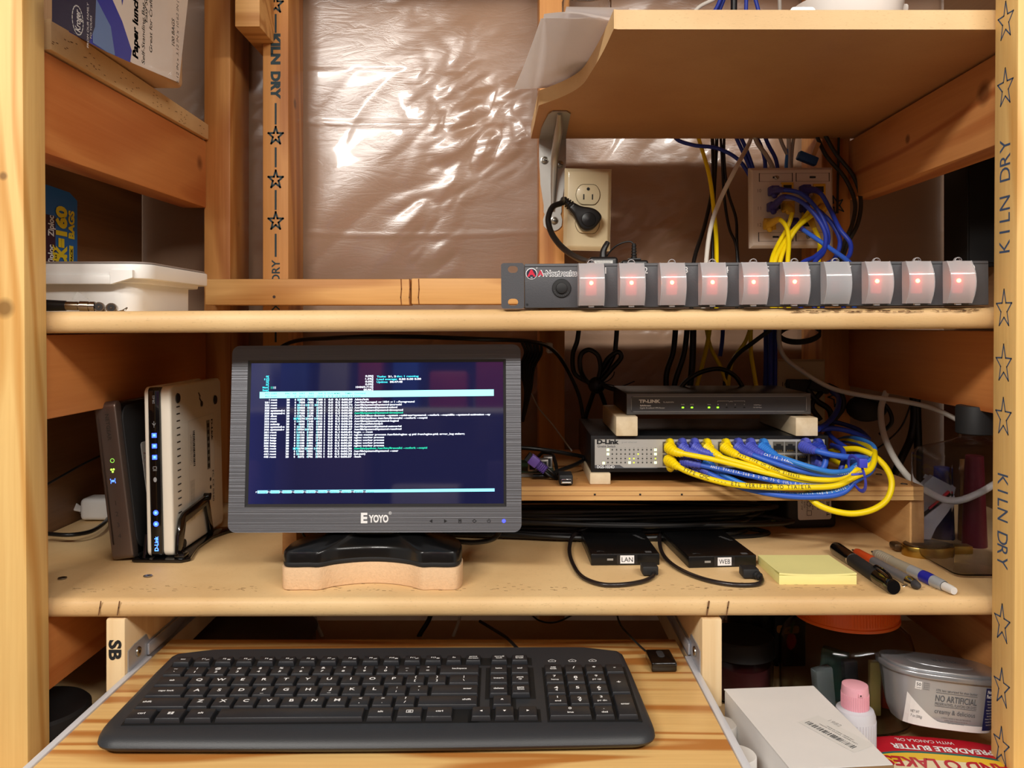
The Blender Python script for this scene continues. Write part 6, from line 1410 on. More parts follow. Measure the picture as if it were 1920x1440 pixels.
m = MB(); m.ball(P(1625, 765, 1.15), .026, BLACKM, 14, (1.2, .6, .8)); m.tube([P(1625,745,1.14), P(1660,760,1.13), P(1672,790,1.13), P(1650,815,1.14)], .003, BRUB)
tag(m.build('plug_cluster'), 'dark cluster of plugs behind the right bearer end', 'plug')
lead('thin_cord', 'thin black cord dangling left of the thick white cable', [(1708,758,1.1), (1690,800,1.1), (1660,830,1.1), (1630,850,1.1)], .0012, BRUB)
# pouch, clear bottle and brass buckle
t = T('foil_pouch', 'crumpled grey and white pouch with a black and red stripe behind the platform leg', 'pouch', (0, 0, 0))
PO = mat('pouch_grey', C(176, 176, 178), .35, metal=.2); POW = mat('pouch_white', C(214, 212, 212), .4); PRD = mat('pouch_red', C(190, 20, 36), .4)
def slab(m, pts, th, mt):
    f = [P(*p) for p in pts]; b_ = [v+Vector((.002, th, 0)) for v in f]; n = len(f)
    m.add(f+b_, [tuple(range(n)), tuple(range(n, 2*n))[::-1]]+[(i, n+i, n+(i+1) % n, (i+1) % n) for i in range(n)], mt)
m = MB(); slab(m, [(1728,930,.935), (1733,908,.935), (1750,893,.94), (1790,914,.95), (1786,926,.945), (1752,952,.935), (1732,960,.93)], .012, PO); m.line(FR(0, .934*K, 0), [(0, 0), (0, 0)], .001, PO)
slab(m, [(1737,899,.945), (1741,892,.95), (1784,914,.955), (1782,918,.95)], .012, PO)
m.build('body', t)
m = MB(); slab(m, [(1733,962,.928), (1780,922,.942), (1785,930,.942), (1733,974,.928)], .012, PRK); slab(m, [(1742,953,.929), (1780,921,.940), (1782,923,.940), (1743,956,.929)], .010, PRD); m.build('stripe', t)
m = MB(); slab(m, [(1731,972,.925), (1786,928,.94), (1790,940,.94), (1778,960,.935), (1755,990,.925), (1745,1012,.918), (1731,1018,.915)], .014, POW); m.build('flap', t)
BR = mat('brass', C(176, 140, 64), .3, metal=1); BRD = mat('dark_brass_top', C(84, 64, 44), .35, metal=.6)
t = T('brass_buckle', 'brass clasp with rounded front beside the foot of the clear bottle', 'clasp', S(1757, 1052)+Vector((0, .022, .0004)))
m = MB(); ov = [(.029*math.cos(a)*(1 if True else 1), .020*math.sin(a)) for a in [math.tau*k/28 for k in range(28)]]; m.prism(ov, 0, .0125, BR, None, bevel=.0012); m.build('body', t)
m = MB(); m.prism([(x*.92, y*.9) for x, y in ov], .0126, .0140, BRD, None, bevel=.0004); m.build('top', t)
m = MB(); m.box(.020, .052, -.004, .010, .001, .0115, BR, bevel=.002); m.box(-.036, -.024, .004, .020, .004, .012, BRD, bevel=.003); m.build('hinge', t)
CB = mat('clear_bottle', C(236, 236, 240), .04, trans=1.0, ior=1.12)
t = T('clear_bottle', 'tall clear square bottle with a black cap beside the right upright', 'bottle', (.516, .855*K, LT+.0006))
def sq_ring(w, d, z, r): return [(x, y, z) for x, y in rrect(-w, w, -d, d, r, 4)]
m = MB(); lv = [(.030, .036, .001, .01), (.048, .050, .004, .010), (.050, .052, .010, .010), (.050, .052, .118, .010), (.046, .048, .126, .012), (.020, .022, .138, .012), (.017, .017, .142, .0165), (.017, .017, .150, .0165)]
vs = []; 
for w_, d_, z_, r_ in lv: vs += sq_ring(w_, d_, z_, r_)
n = len(vs)//len(lv); m.add(vs, [(j*n+i, j*n+(i+1) % n, (j+1)*n+(i+1) % n, (j+1)*n+i) for j in range(len(lv)-1) for i in range(n)]+[tuple(range(n))[::-1]], CB, None, True)
lv2 = [(w_-.0012, d_-.0012, z_+(.0012 if k < 3 else 0), r_*.9) for k, (w_, d_, z_, r_) in enumerate(lv)]; vs = []
for w_, d_, z_, r_ in lv2: vs += sq_ring(w_, d_, z_, r_)
m.add(vs, [(j*n+i, (j+1)*n+i, (j+1)*n+(i+1) % n, j*n+(i+1) % n) for j in range(len(lv)-1) for i in range(n)]+[tuple(range(n))], CB, None, True)
m.build('bottle_body', t)
m = MB(); m.lathe([(.0001, .178), (.019, .178), (.020, .176), (.020, .148), (.0185, .147)], BLACKM, None, 36); m.build('cap', t)
for k, (x, y, c, r_) in enumerate(((.56, .93, (96, 26, 36) , .014), (.565, .955, (120, 80, 40), .011), (.54, .965, (40, 36, 80), .013))):
    m = MB(); m.cyl((x, y*K, LT+.0006), (x, y*K, LT+.110-.01*k), r_, mat('tube_%d' % k, C(*c), .4), r1=r_*.7, seg=24); tag(m.build('squeeze_tube'), ['dark red tube seen through the clear bottle', 'orange brown tube seen through the clear bottle', 'violet tube seen through the clear bottle'][k], 'tube', 'tubes behind the clear bottle')

# =================== UNDER THE LOWER SHELF ===================
GRN = wood('fir_plywood', C(240, 198, 128), C(190, 124, 60), 'X', 11, contrast=1.0, distort=6.5, rough=.35, thr=.0)
TZ = -.3455
t = T('keyboard_tray', 'sliding plywood keyboard tray with bold grain and white edges', 'tray', (0, 0, 0))
m = MB(); m.box(-.3745, .1795, .47*K, .845*K, TZ-.0125, TZ, GRN, bevel=.0006); m.build('panel', t)
WST = mat('white_slide_metal', C(216, 218, 224), .35, coat=.3)
for x0_, x1_ in ((-.3812, -.3750), (.1800, .1868)):
    m = MB(); m.box(x0_, x1_, .47*K, .80*K, TZ-.012, TZ+.0012, WST, bevel=.0006); m.build('slide', t)
for s_, xb_, lab in ((-1, -.3815, 'left'), (1, .1872, 'right')):
    bx0, bx1 = (xb_-.019, xb_) if s_ < 0 else (xb_, xb_+.0200)
    h = T('tray_hanger', 'rough sawn pine hanger board %s of the keyboard tray%s' % (lab, ', stamped SB' if s_ < 0 else ''), 'hanger board', (0, 0, 0))
    m = MB(); m.box(bx0, bx1, .757*K, 1.12*K, -.3765, -.2895, W_BLK, bevel=.0018)
    if s_ < 0:
        q = FR((bx0+bx1)/2, .757*K, -.3200, R(-90)); m.text('SB', q, .0115, PRK, w=.020, bold=.04, lift=.0004)
    m.build('board', h)
    m = MB(); xi = xb_+(.0001 if s_ < 0 else -.0001); xo = xi-s_*.0009
    yy = [.762, .775, .80, .84]; 
    m.prism([(.762*K, -.350), (.762*K, -.3235), (.775*K, -.3215), (.800*K, -.3215), (.806*K, -.3300), (.86*K, -.3300), (1.10*K, -.3300), (1.10*K, -.352)], min(xi, xo), max(xi, xo), mat('zinc_slide', C(182, 186, 194), .35, metal=.5), frame((0,0,0), (0, 1, 0), (0, 0, 1)))
    m.box(min(xo, xo-s_*.0028), max(xo, xo-s_*.0028), .80*K, 1.10*K, -.3435, -.3315, MATS['zinc_slide'], bevel=.001)
    m.build('slide', h)
    m = MB(); mm = frame((xo-s_*.0001, .782*K, -.3320), (0, -s_*-1, 0), (0, 0, 1)); mm = frame((xo, .782*K, -.3320), (0, 1 if s_ > 0 else -1, 0), (0, 0, 1)); mm = RX(xo, .782*K, -.332) if s_ < 0 else frame((xo, .782*K, -.332), (0, -1, 0), (0, 0, 1))
    m.lathe([(.0052, .0002), (.0048, .0012), (.0030, .0016), (.0001, .0010)], SCREW, mm, 20); m.lathe([(.0018, .0017), (.0001, .0018)], PRK, mm, 12); m.build('screw', h)

# ---- keyboard ----
KB = mat('keyboard_charcoal', C(44, 46, 50), .42, bump=.12, bscale=1400); KD = mat('key_well', C(12, 12, 13), .7); KK = mat('key_charcoal', C(36, 37, 41), .40, bump=.08, bscale=1600); KP = mat('key_print', C(244, 244, 244), .6)
kb = T('keyboard', 'full size charcoal keyboard with white legends on the plywood tray', 'keyboard', (-.1105, .7245, TZ+.0012), R(.9))
HWk, Dk = .2275, .0785; TA = math.atan(.0085/.157)
def zd(y): return .0165+.0085*(y+Dk)/(2*Dk)
out = []
for k in range(9): a = math.pi+math.pi/2*k/8; out.append((-HWk+.018+.018*math.cos(a), -Dk+.014+.016*math.sin(a)+.002))
for k in range(1, 12): x = -HWk+.018+(2*HWk-.036)*k/12; out.append((x, -Dk-.0028*math.sin(math.pi*k/12)))
for k in range(9): a = -math.pi/2+math.pi/2*k/8; out.append((HWk-.018+.018*math.cos(a), -Dk+.014+.016*math.sin(a)+.002))
out += [(HWk-.003, .03), (HWk-.005, Dk-.014), (HWk-.008, Dk-.009), (HWk-.040, Dk-.0005), (HWk-.05, Dk), (0, Dk+.001), (-HWk+.05, Dk), (-HWk+.040, Dk-.0005), (-HWk+.008, Dk-.009), (-HWk+.005, Dk-.014), (-HWk+.003, .03)]
lev = [(.02, .010, .012, .004), (.10, .004, .005, .001), (.30, .0005, .0008, 0), (.42, 0, 0, 0), (.60, .0004, .0015, .0002), (.78, .0016, .0050, .0008), (.90, .0032, .0095, .0018), (.97, .0052, .0145, .0032), (1.0, .0080, .0205, .0050)]
vs = []; n = len(out)
for zf, ix, iff, ib in lev:
    for x, y in out:
        x2 = x*(1-ix/HWk); f = min(1, max(0, -(y)/(Dk*.8))) if y < 0 else 0; g_ = min(1, max(0, y/(Dk*.8))) if y > 0 else 0
        y2 = y+iff*f-ib*g_; vs.append((x2, y2, zd(y2)*zf))
m = MB(); fs = [(j*n+i, j*n+(i+1) % n, (j+1)*n+(i+1) % n, (j+1)*n+i) for j in range(len(lev)-1) for i in range(n)]
m.add(vs, fs+[tuple(range(n))[::-1]], KB, None, True); m.add(vs[-n:], [tuple(range(n))], KB)
DK = Matrix.Translation((0, 0, zd(0))) @ Matrix.Rotation(TA, 4, 'X')
U = .0194; X0 = -.2094; ROWY = {'f': .0435, 'n': .0215, 'q': .0030, 'a': -.0155, 'z': -.0340, 'c': -.0525}; RD = .0183
def ux(u): return X0+u*U
for a, b, r0_, r1_ in ((0, 15, 'n', 'c'), (15.3, 17.5, 'n', 'a'), (14.6, 17.65, 'c', 'c'), (15.5, 16.6, 'z', 'z'), (18, 21.95, 'n', 'c')):
    m.box(ux(a)-.0008, ux(b)+.0008, ROWY[r1_]-RD/2-.0006, ROWY[r0_]+RD/2+.0006, -.0008, .00035, KD, DK)
m.box(ux(-.05), ux(17.5), ROWY['f']-.0075, ROWY['f']+.0075, -.0008, .0003, KD, DK)
for px, s_ in ((18.5, 'T'), (19.5, 'A'), (20.5, 'K')):
    q = DK @ TP(ux(px), ROWY['f']+.001, 0); m.line(q, [(-.0030, -.0018), (-.0036, .0004), (0, .0028), (.0036, .0004), (.0030, -.0018), (-.0030, -.0018)], .0005, KP, .0003); m.text(s_, q @ Matrix.Translation((0, -.0002, 0)), .0018, KP, lift=.0003)
m.build('housing', kb)
def key(u0, u1, row, top=None, low=None, rows=1, word=None, name='key', side=None, wa='C', hgt=None):
    y1 = ROWY[row]+(RD if row != 'f' else .0145)/2; d_ = RD*rows if row != 'f' else .0145; y0 = y1-d_
    m = MB(); g_ = .0008; x0_, x1_ = ux(u0)+g_, ux(u1)-g_; y0 += g_; y1 -= g_; h = .0046; ti = .0011
    m.hexa([(x0_, y0, .0002), (x1_, y0, .0002), (x1_, y1, .0002), (x0_, y1, .0002), (x0_+ti, y0+ti*.9, h), (x1_-ti, y0+ti*.9, h), (x1_-ti, y1-ti*1.2, h), (x0_+ti, y1-ti*1.2, h)], KK, DK, bevel=.0006, seg=2)
    cx, cy = (x0_+x1_)/2, (y0+y1)/2
    def tx(s, x, y, hh, w=None, al='C', b=.02): m.text(s, DK @ TP(x, y, h), hh, KP, w=w, align=al, bold=b, lift=.00012, wide=1.25)
    if top and low: tx(top, cx, cy+.0032, .0031); tx(low, cx, cy-.0030, .0031 if len(low) < 3 else .0024, None if len(low) < 3 else min(.0014*len(low)+.001, .012))
    elif top: tx(top, cx, cy+.0008, .0041)
    if word:
        ln = word.split('|'); 
        for k, s in enumerate(ln):
            w_ = .00150*len(s); x_ = {'C': cx, 'L': x0_+.004+w_/2, 'R': x1_-.006-w_/2}[wa]; tx(s, x_, cy+.0004+(len(ln)-1)*.0016-.0032*k, .0026 if row != 'f' else .0021, w_)
    if side: side(m, DK @ TP(cx, cy, h))
    m.build(name, kb)
def tri(ang):
    def f(m, q, ang=ang): m.poly(q @ Matrix.Rotation(R(ang), 4, 'Z'), [(-.0014, -.0010), (.0014, -.0010), (0, .0014)], KP, .0002)
    return f
key(0, .9, 'f', word='esc', name='key')
for k in range(12):
    def sy(m, q, k=k): m.rect(q, .0030, .0058, -.0020, -.0006, KP, .0002) if k % 2 else m.line(q, [(.0030, -.0018), (.0052, -.0010)], .0008, KP, .0002)
    key(1+1.02*k, 1.9+1.02*k, 'f', word='F%d' % (k+1), name='function_key', side=sy)
key(13.25, 14.1, 'f', word='fn'); key(14.2, 15.05, 'f', word='print|screen'); key(15.45, 16.35, 'f', word='scroll|lock'); key(16.45, 17.35, 'f', word='pause|break')
for k, (a, b) in enumerate(zip('~!@#$%^&*()_+', '`1234567890-=')): key(k, k+1, 'n', a, b)
key(13, 15, 'n', word='backspace')
key(0, 1.5, 'q', word='tab')
for k, c in enumerate('QWERTYUIOP'): key(1.5+k, 2.5+k, 'q', c)
key(11.5, 12.5, 'q', '{', '['); key(12.5, 13.5, 'q', '}', ']'); key(13.5, 15, 'q', '|', '\\')
key(0, 1.75, 'a', word='caps lock')
for k, c in enumerate('ASDFGHJKL'):
    key(1.75+k, 2.75+k, 'a', c, side=(lambda m, q: m.rect(q, -.0016, .0016, -.0062, -.0058, KP, .0003)) if c in 'FJ' else None)
key(10.75, 11.75, 'a', ':', ';'); key(11.75, 12.75, 'a', '"', "'"); key(12.75, 15, 'a', word='enter', wa='R')
key(0, 2.25, 'z', word='shift', wa='L')
for k, c in enumerate('ZXCVBNM'): key(2.25+k, 3.25+k, 'z', c)
key(9.25, 10.25, 'z', '<', ','); key(10.25, 11.25, 'z', '>', '.'); key(11.25, 12.25, 'z', '?', '/'); key(12.25, 15, 'z', word='shift', wa='R')
def win(m, q):
    for a in (-1, 1):
        for b in (-1, 1): m.poly(q, [(a*.0003, b*.0002), (a*.0024, b*.0002), (a*.0024, b*(.0019 if a > 0 else .0016)), (a*.0003, b*.0017)], KP, .0002)
def menu(m, q):
    m.line(q, [(-.0026, -.0020), (.0026, -.0020), (.0026, .0020), (-.0026, .0020)], .0005, KP, .0002, closed=True)
    for k in range(3): m.rect(q, -.0014, .0014, -.0012+.001*k, -.0007+.001*k, KP, .0002)
key(0, 1.2, 'c', word='ctrl'); key(1.25, 2.45, 'c', side=win); key(2.5, 3.75, 'c', word='alt'); key(3.8, 10.15, 'c'); key(10.2, 11.4, 'c', word='alt'); key(11.45, 12.65, 'c', side=menu); key(12.7, 13.95, 'c', word='ctrl')
key(14.65, 15.6, 'c', side=tri(90)); key(15.65, 16.6, 'c', side=tri(180)); key(16.65, 17.6, 'c', side=tri(-90)); key(15.55, 16.5, 'z', side=tri(0))
key(15.4, 16.35, 'n', word='home'); key(16.4, 17.35, 'n', word='end'); key(15.4, 16.35, 'q', word='insert'); key(16.4, 17.35, 'q', word='page|up'); key(15.4, 16.35, 'a', word='delete'); key(16.4, 17.35, 'a', word='page|down')
N0 = 18.0
key(N0, N0+.97, 'n', word='num|lock'); key(N0+.97, N0+1.95, 'n', '/'); key(N0+1.95, N0+2.93, 'n', '*'); key(N0+2.93, N0+3.9, 'n', '-')
for r_, row in (('789', 'q'), ('456', 'a'), ('123', 'z')):
    for k, c in enumerate(r_): key(N0+.975*k, N0+.975*(k+1), row, c, {'7': 'home', '9': 'pg up', '1': 'end', '3': 'pg dn'}.get(c), side={'8': lambda m, q: tri(0)(m, q @ Matrix.Translation((0, -.0035, 0))), '2': lambda m, q: tri(180)(m, q @ Matrix.Translation((0, -.0035, 0))), '4': lambda m, q: tri(90)(m, q @ Matrix.Translation((0, -.0035, 0))), '6': lambda m, q: tri(-90)(m, q @ Matrix.Translation((0, -.0035, 0)))}.get(c))
key(N0+2.93, N0+3.9, 'q', '+', rows=2); key(N0+2.93, N0+3.9, 'z', word='enter', rows=2); key(N0, N0+1.92, 'c', '0', 'ins'); key(N0+1.95, N0+2.9, 'c', '.', 'del')
# keyboard cord and the wireless receiver
lead('input_cable', 'black cord dropping onto the tray behind the keyboard', [(900,1165,.92), (925,1180,.88), (950,1196,.83), (970,1216,.79)], .0018, BRUB)
t = T('usb_dongle', 'glossy black rectangular receiver puck at the back right of the tray', 'dongle', onz(1222, 1262, TZ)+Vector((0, 0, .0004)), R(1.5))
m = MB(); m.box(0, .0255, 0, .034, 0, .0098, BLG, bevel=.0018, seg=3); m.prism(rrect(.0095, .0165, .013, .029, .0034), .0098, .0102, mat('puck_button', C(52, 52, 54), .4), bevel=.0001); m.build('body', t)
m = MB(); m.tube([(.004, .033, .005), (-.002, .042, .008), (-.012, .056, .015), (-.020, .075, .022), (-.022, .10, .04)], .0011, BRUB, seg=8); m.build('cord', t)
# ---- jars, carton and tubs on the bottom shelf ----
def B(px, py, h=0): return onz(px, py, BZ+h)
ORL = mat('orange_lid', C(244, 112, 34), .4); GLS = mat('jar_glass', C(225, 225, 222), .05, trans=1.0, ior=1.2)
jx, jy = .3846, .885*K
t = T('jar', 'large clear jar with a ribbed orange lid behind the white carton', 'jar', (jx, jy, BZ+.0004))
m = MB(); op = [(.001, .002), (.060, .002), (.070, .006), (.0735, .018), (.0735, .076), (.068, .094), (.054, .106), (.050, .110)]
m.lathe(op, GLS, None, 56); m.lathe([(r-.0018 if r > .01 else r, z+(.0018 if z < .05 else 0)) for r, z in op][::-1], GLS, None, 56); m.build('glass', t)
m = MB(); rp = []
prof = [(.0001, .146), (.052, .146), (.0555, .1435), (.0560, .1425), (.0562, .114), (.0575, .1135), (.0575, .1105), (.054, .1105)]
m.lathe(prof, ORL, None, 72)
for k in range(110): a = math.tau*k/110; c_, s_ = math.cos(a), math.sin(a); m.box(-.0004, .0004, .0558, .0570, .1165, .1400, ORL, Matrix.Rotation(a, 4, 'Z'))
m.build('lid', t)
for k, (dx, dy, w_, d_, h_, c, lab) in enumerate(((-.030, -.018, .022, .012, .055, (120, 130, 135), 'grey green packet inside the orange lidded jar'), (.002, -.012, .016, .010, .060, (40, 44, 50), 'dark packet inside the orange lidded jar'), (.024, -.02, .012, .010, .062, (170, 150, 90), 'tan packet inside the orange lidded jar'), (.048, .0, .014, .020, .05, (190, 60, 36), 'red packet inside the orange lidded jar'), (-.01, .02, .03, .012, .06, (50, 80, 74), 'dark green packet at the back inside the orange lidded jar'))):
    m = MB(); M_ = Matrix.Translation((jx+dx, jy+dy, BZ+.0045)) @ Matrix.Rotation(R(15-12*k), 4, 'Z') @ Matrix.Rotation(R(3*(k-2)), 4, 'Y'); m.box(-w_/2, w_/2, -d_/2, d_/2, .002, h_, mat('packet_%d' % k, C(*c), .4), M_, bevel=.002); tag(m.build('packet'), lab, 'packet', 'packets inside the orange lidded jar')
def small_jar(x, y, r, zt, lid_h, label, lidm, fill=None, body=GLS):
    t = T('jar', label, 'jar', (x, y, BZ+.0004)); H_ = zt-BZ
    m = MB(); op = [(.001, .002), (r*.9, .002), (r*.98, .008), (r*.98, H_-lid_h-.010), (r*.9, H_-lid_h), (r*.88, H_-lid_h+.003)]; m.lathe(op, body, None, 40)
    if body is GLS: m.lathe([(rr-.0015 if rr > .01 else rr, z+(.0015 if z < .01 else 0)) for rr, z in op][::-1], body, None, 40)
    m.build('glass', t)
    m = MB(); m.lathe([(.0001, H_), (r*.93, H_), (r*1.0, H_-.003), (r*1.02, H_-lid_h+.004), (r*1.04, H_-lid_h), (r*.9, H_-lid_h)], lidm, None, 48); m.build('lid', t)
    if fill:
        m = MB(); m.lathe([(.0001, .005), (r*.86, .005), (r*.88, H_*.55), (.0001, H_*.6)], fill, None, 24); m.build('contents', t)
small_jar((1385-960)*.93/F, .925*K, .0400, -.372, .020, 'small glass jar with a black lid beside the right hanger board', BLACKM, mat('jar_fill', C(90, 34, 40), .6))
small_jar((1425-960)*1.06/F, 1.055*K, .052, -.318, .018, 'dark jar at the back behind the small black lidded jar', BLACKM, mat('jar_fill_dark', C(40, 32, 28), .6))
t = T('spice_box', 'black packet with red chilli picture between the two front jars', 'packet', ((1478-960)*1.0/F, 1.0*K, BZ+.0004))
m = MB(); m.box(-.018, .022, 0, .02, 0, .070, mat('packet_black', C(16, 14, 14), .4), bevel=.002); m.prism(rrect(-.015, .012, .044, .054, .003), 0, .0005, mat('plaque_tan', C(196, 138, 66), .5), FR(0, -.0001, 0)); m.text('CHA', FR(-.004, -.0008, .049), .0055, PRK, w=.013, bold=.02)
m.lathe([(.0001, 0), (.006, .004), (.0085, .012), (.006, .02), (.0001, .024)], mat('pepper_red', C(190, 20, 22), .35), frame((.0, -.001, .022), (1, 0, 0), (0, 1, 0)) @ Matrix.Diagonal((1, .3, 1, 1)), 16)
m.tube([(0, -.002, .045), (.002, -.002, .058), (.004, -.002, .062)], .002, mat('pepper_green', C(60, 110, 40), .5)); m.build('packet_body', t)
# white carton
CT = -.360
c = [onz(1358, 1292, CT), onz(1525, 1286, CT), onz(1673, 1432, CT), onz(1482, 1442, CT)]
CRT = mat('carton_white', C(228, 225, 222), .55); CRB = mat('carton_cut_edge', C(150, 118, 80), .7)
t = T('carton', 'white cardboard carton with a barcode sticker in front of the jars', 'box', (0, 0, 0))
m = MB(); dn = [Vector((v.x, v.y, BZ+.0004)) for v in c]; cc = [Vector((v.x, v.y, CT-.0012)) for v in c]
m.hexa([dn[3], dn[2], dn[1], dn[0], cc[3], cc[2], cc[1], cc[0]], CRT, bevel=.0015); m.build('body', t)
m = MB(); ctr = sum(c, Vector())/4; up = [ctr+(v-ctr)*1.004 for v in c]
m.hexa([up[3]-Vector((0,0,.0010)), up[2]-Vector((0,0,.0010)), up[1]-Vector((0,0,.0010)), up[0]-Vector((0,0,.0010)), up[3], up[2], up[1], up[0]], CRT)
for a, b in ((1, 2), (2, 3)):
    d = (up[b]-up[a]).normalized(); nrm = Vector((d.y, -d.x, 0)); nrm = nrm if nrm.dot(up[a]-ctr) > 0 else -nrm
    m.hexa([up[a]-Vector((0,0,.0036)), up[b]-Vector((0,0,.0036)), up[b]-Vector((0,0,.0036))+nrm*.0010, up[a]-Vector((0,0,.0036))+nrm*.0010, up[a]-Vector((0,0,.0012)), up[b]-Vector((0,0,.0012)), up[b]-Vector((0,0,.0012))+nrm*.0010, up[a]-Vector((0,0,.0012))+nrm*.0010], CRB)
m.build('lid', t)
m = MB(); d0 = (onz(1600, 1398, CT)-onz(1520, 1355, CT)).normalized(); pd_ = Vector((-d0.y, d0.x, 0)); o_ = onz(1562, 1377, CT); q = frame(o_, d0, pd_)
m.rect(q, -.030, .030, -.010, .016, mat('sticker_white', C(222, 220, 216), .5), .0003)
rnd = random.Random(11); x = -.026
while x < .024: w_ = rnd.choice((.0004, .0008, .0012)); m.rect(q, x, x+w_, -.006, .000, mat('barcode', C(70, 70, 72), .7), .0005); x += w_+rnd.choice((.0005, .0009, .0014))
for k in range(2): m.text('MADE IN CHINA 102390 0031', q @ Matrix.Translation((.002, .004+.0028*k, 0)), .0014, MATS['barcode'], w=.040-.012*k, lift=.0005)
m.text('1982', frame(onz(1566, 1357, CT), d0, pd_), .005, mat('faint_pencil', C(186, 184, 182), .7), lift=.0005); m.build('sticker', t)
# small white pots beside the tray
for px, py, yo, r_, lab in ((1352, 1356, .735, .0150, 'white screw-top pot beside the tray, the farther of two'), (1382, 1414, .665, .0165, 'white screw-top pot beside the tray, the nearer of two')):
    c_ = P(px, py, yo); t = T('white_pot', lab, 'pot', (c_.x, c_.y, BZ+.0004), group='white pots beside the tray')
    H_ = c_.z-BZ; m = MB(); m.lathe([(.0001, 0), (r_*.9, 0), (r_*.92, H_-.018)], WHITE, None, 32); m.build('body', t)
    m = MB(); m.lathe([(r_*.94, H_-.018), (r_, H_-.0175), (r_, H_-.001), (r_*.95, H_), (.0001, H_)], WHITE, None, 40); m.build('lid', t)
# bottle with pink cap
PNK = mat('pink_cap', C(232, 170, 184), .45); HDP = mat('translucent_white_bottle', C(206, 206, 214), .45)
c_ = P(1603, 1300, .765); t = T('squeeze_bottle', 'small white bottle with a pink flip cap behind the carton', 'bottle', (c_.x, c_.y, BZ+.0004)); H_ = -.3570-BZ
m = MB(); m.lathe([(.0001, 0), (.018, 0), (.0192, .003), (.0192, H_-.030), (.0175, H_-.025), (.0130, H_-.0235), (.0120, H_-.022)], HDP, None, 40)
for k in range(44): m.box(-.0003, .0003, .0190, .0197, .012, H_-.034, HDP, Matrix.Rotation(math.tau*k/44, 4, 'Z'))
m.build('body', t)
m = MB(); m.lathe([(.0128, H_-.0235), (.0128, H_-.006), (.0122, H_-.001), (.0090, H_), (.0001, H_)], PNK, None, 40)
for k in range(40): m.box(-.0003, .0003, .0124, .0133, H_-.0230, H_-.009, PNK, Matrix.Rotation(math.tau*k/40, 4, 'Z'))
m.box(-.0022, .0022, -.0136, -.0115, H_-.0085, H_-.0045, PNK, bevel=.0005); m.disc(FR(0, -.0136, H_-.0065), 0, 0, .0008, PRK, .0002); m.build('cap', t)
# red lid tub lying under the silver one
RED = mat('lid_red', C(186, 22, 40), .4); LY = mat('lid_yellow', C(232, 190, 50), .5); LTq = mat('lid_teal', C(30, 104, 96), .5); LCR = mat('lid_cream', C(232, 218, 180), .5)
ra = R(-9); LZt = -.4170
t = T('spread_tub', 'tub with a red and yellow printed lid seen upside down, under the silver tub', 'tub', (.412, .700*K, BZ+.0004), ra)
h_ = LZt-BZ-.0004
def ov(a, b, n=40, p=2.6): 
    o = []
    for k in range(n): th = math.tau*k/n; c_, s_ = math.cos(th), math.sin(th); o.append((a*abs(c_)**(2/p)*(1 if c_ > 0 else -1), b*abs(s_)**(2/p)*(1 if s_ > 0 else -1)))
    return o
m = MB(); m.prism(ov(.090, .078), 0, h_-.009, WHITE, bevel=.002); m.build('tub_body', t)
m = MB(); m.prism(ov(.098, .086), h_-.0085, h_-.001, RED, bevel=.0022, seg=3)
q = TP(0, 0, h_-.001); 
m.poly(q, ov(.094, .082), RED, .0001); m.poly(q, ov(.086, .054), LTq, .0003); m.poly(q, ov(.086, .0500), LY, .0005); m.poly(q, [(x, y-.002) for x, y in ov(.062, .040)], LCR, .0007)
u_ = math.pi
m.text('SPREADABLE BUTTER', q @ Matrix.Translation((.004, .0600, 0)) @ Matrix.Rotation(u_, 4, 'Z'), .0090, PRW, w=.098, bold=.03, lift=.0006); m.text('WITH CANOLA OIL', q @ Matrix.Translation((-.010, .0735, 0)) @ Matrix.Rotation(u_, 4, 'Z'), .0055, PRW, w=.055, lift=.0006)
m.text('LAND O LAKES', q @ Matrix.Translation((.0, .0300, 0)) @ Matrix.Rotation(u_, 4, 'Z'), .0170, RED, w=.120, bold=.03, lift=.0010); m.text('SPREADABLE', q @ Matrix.Translation((-.045, .012, 0)) @ Matrix.Rotation(u_, 4, 'Z'), .008, LTq, w=.05, bold=.02, lift=.0010)
m.build('lid', t, 'red lid with yellow picture and upside down lettering')
# silver tub
SLV = mat('tub_silver_foil', C(178, 180, 184), .32, metal=.45); SLL = mat('tub_silver_lid', C(168, 170, 174), .28, metal=.6, coat=.3); NAVY = mat('panel_navy', C(30, 34, 86), .5)
t = T('butter_tub', 'silver oval butter tub with NO ARTIFICIAL print, tilted on the red lid', 'tub', (.4440, .802*K, LZt+.0040), rot=(R(-8), R(5), R(-5))); t.scale = (.80, .88, 1.0)
m = MB(); A0, B0 = .0585, .036; vs = []; nL = 7; n = 64; HT = .0505
def ab(z_): f = z_/HT; return A0+.0115*f, B0+.010*f
for j in range(nL+1):
    f = j/nL; a_, b_ = ab(HT*f)
    if j == 0: a_ -= .004; b_ -= .004
    for x, y in ov(a_, b_, n, 3.2): vs.append((x, y, HT*f+(.002 if j == 1 else 0)))
m.add(vs, [(j*n+i, j*n+(i+1) % n, (j+1)*n+(i+1) % n, (j+1)*n+i) for j in range(nL) for i in range(n)]+[tuple(range(n))[::-1]], SLV, None, True)
vw = mat('tub_white_swirl', C(228, 226, 224), .4); dgp = mat('tub_grey_print', C(86, 88, 92), .6)
def onsurf(mb, lift, fn):          # wrap flat artwork (x, z) round the tub wall
    k0 = len(mb.bm.verts); fn(); mb.bm.verts.ensure_lookup_table()
    for v in mb.bm.verts[k0:]:
        z_ = min(HT, max(.001, v.co.z)); a_, b_ = ab(z_); r_ = min(.999, abs(v.co.x)/a_); v.co.y = -b_*(1-r_**3.2)**(1/3.2)-lift
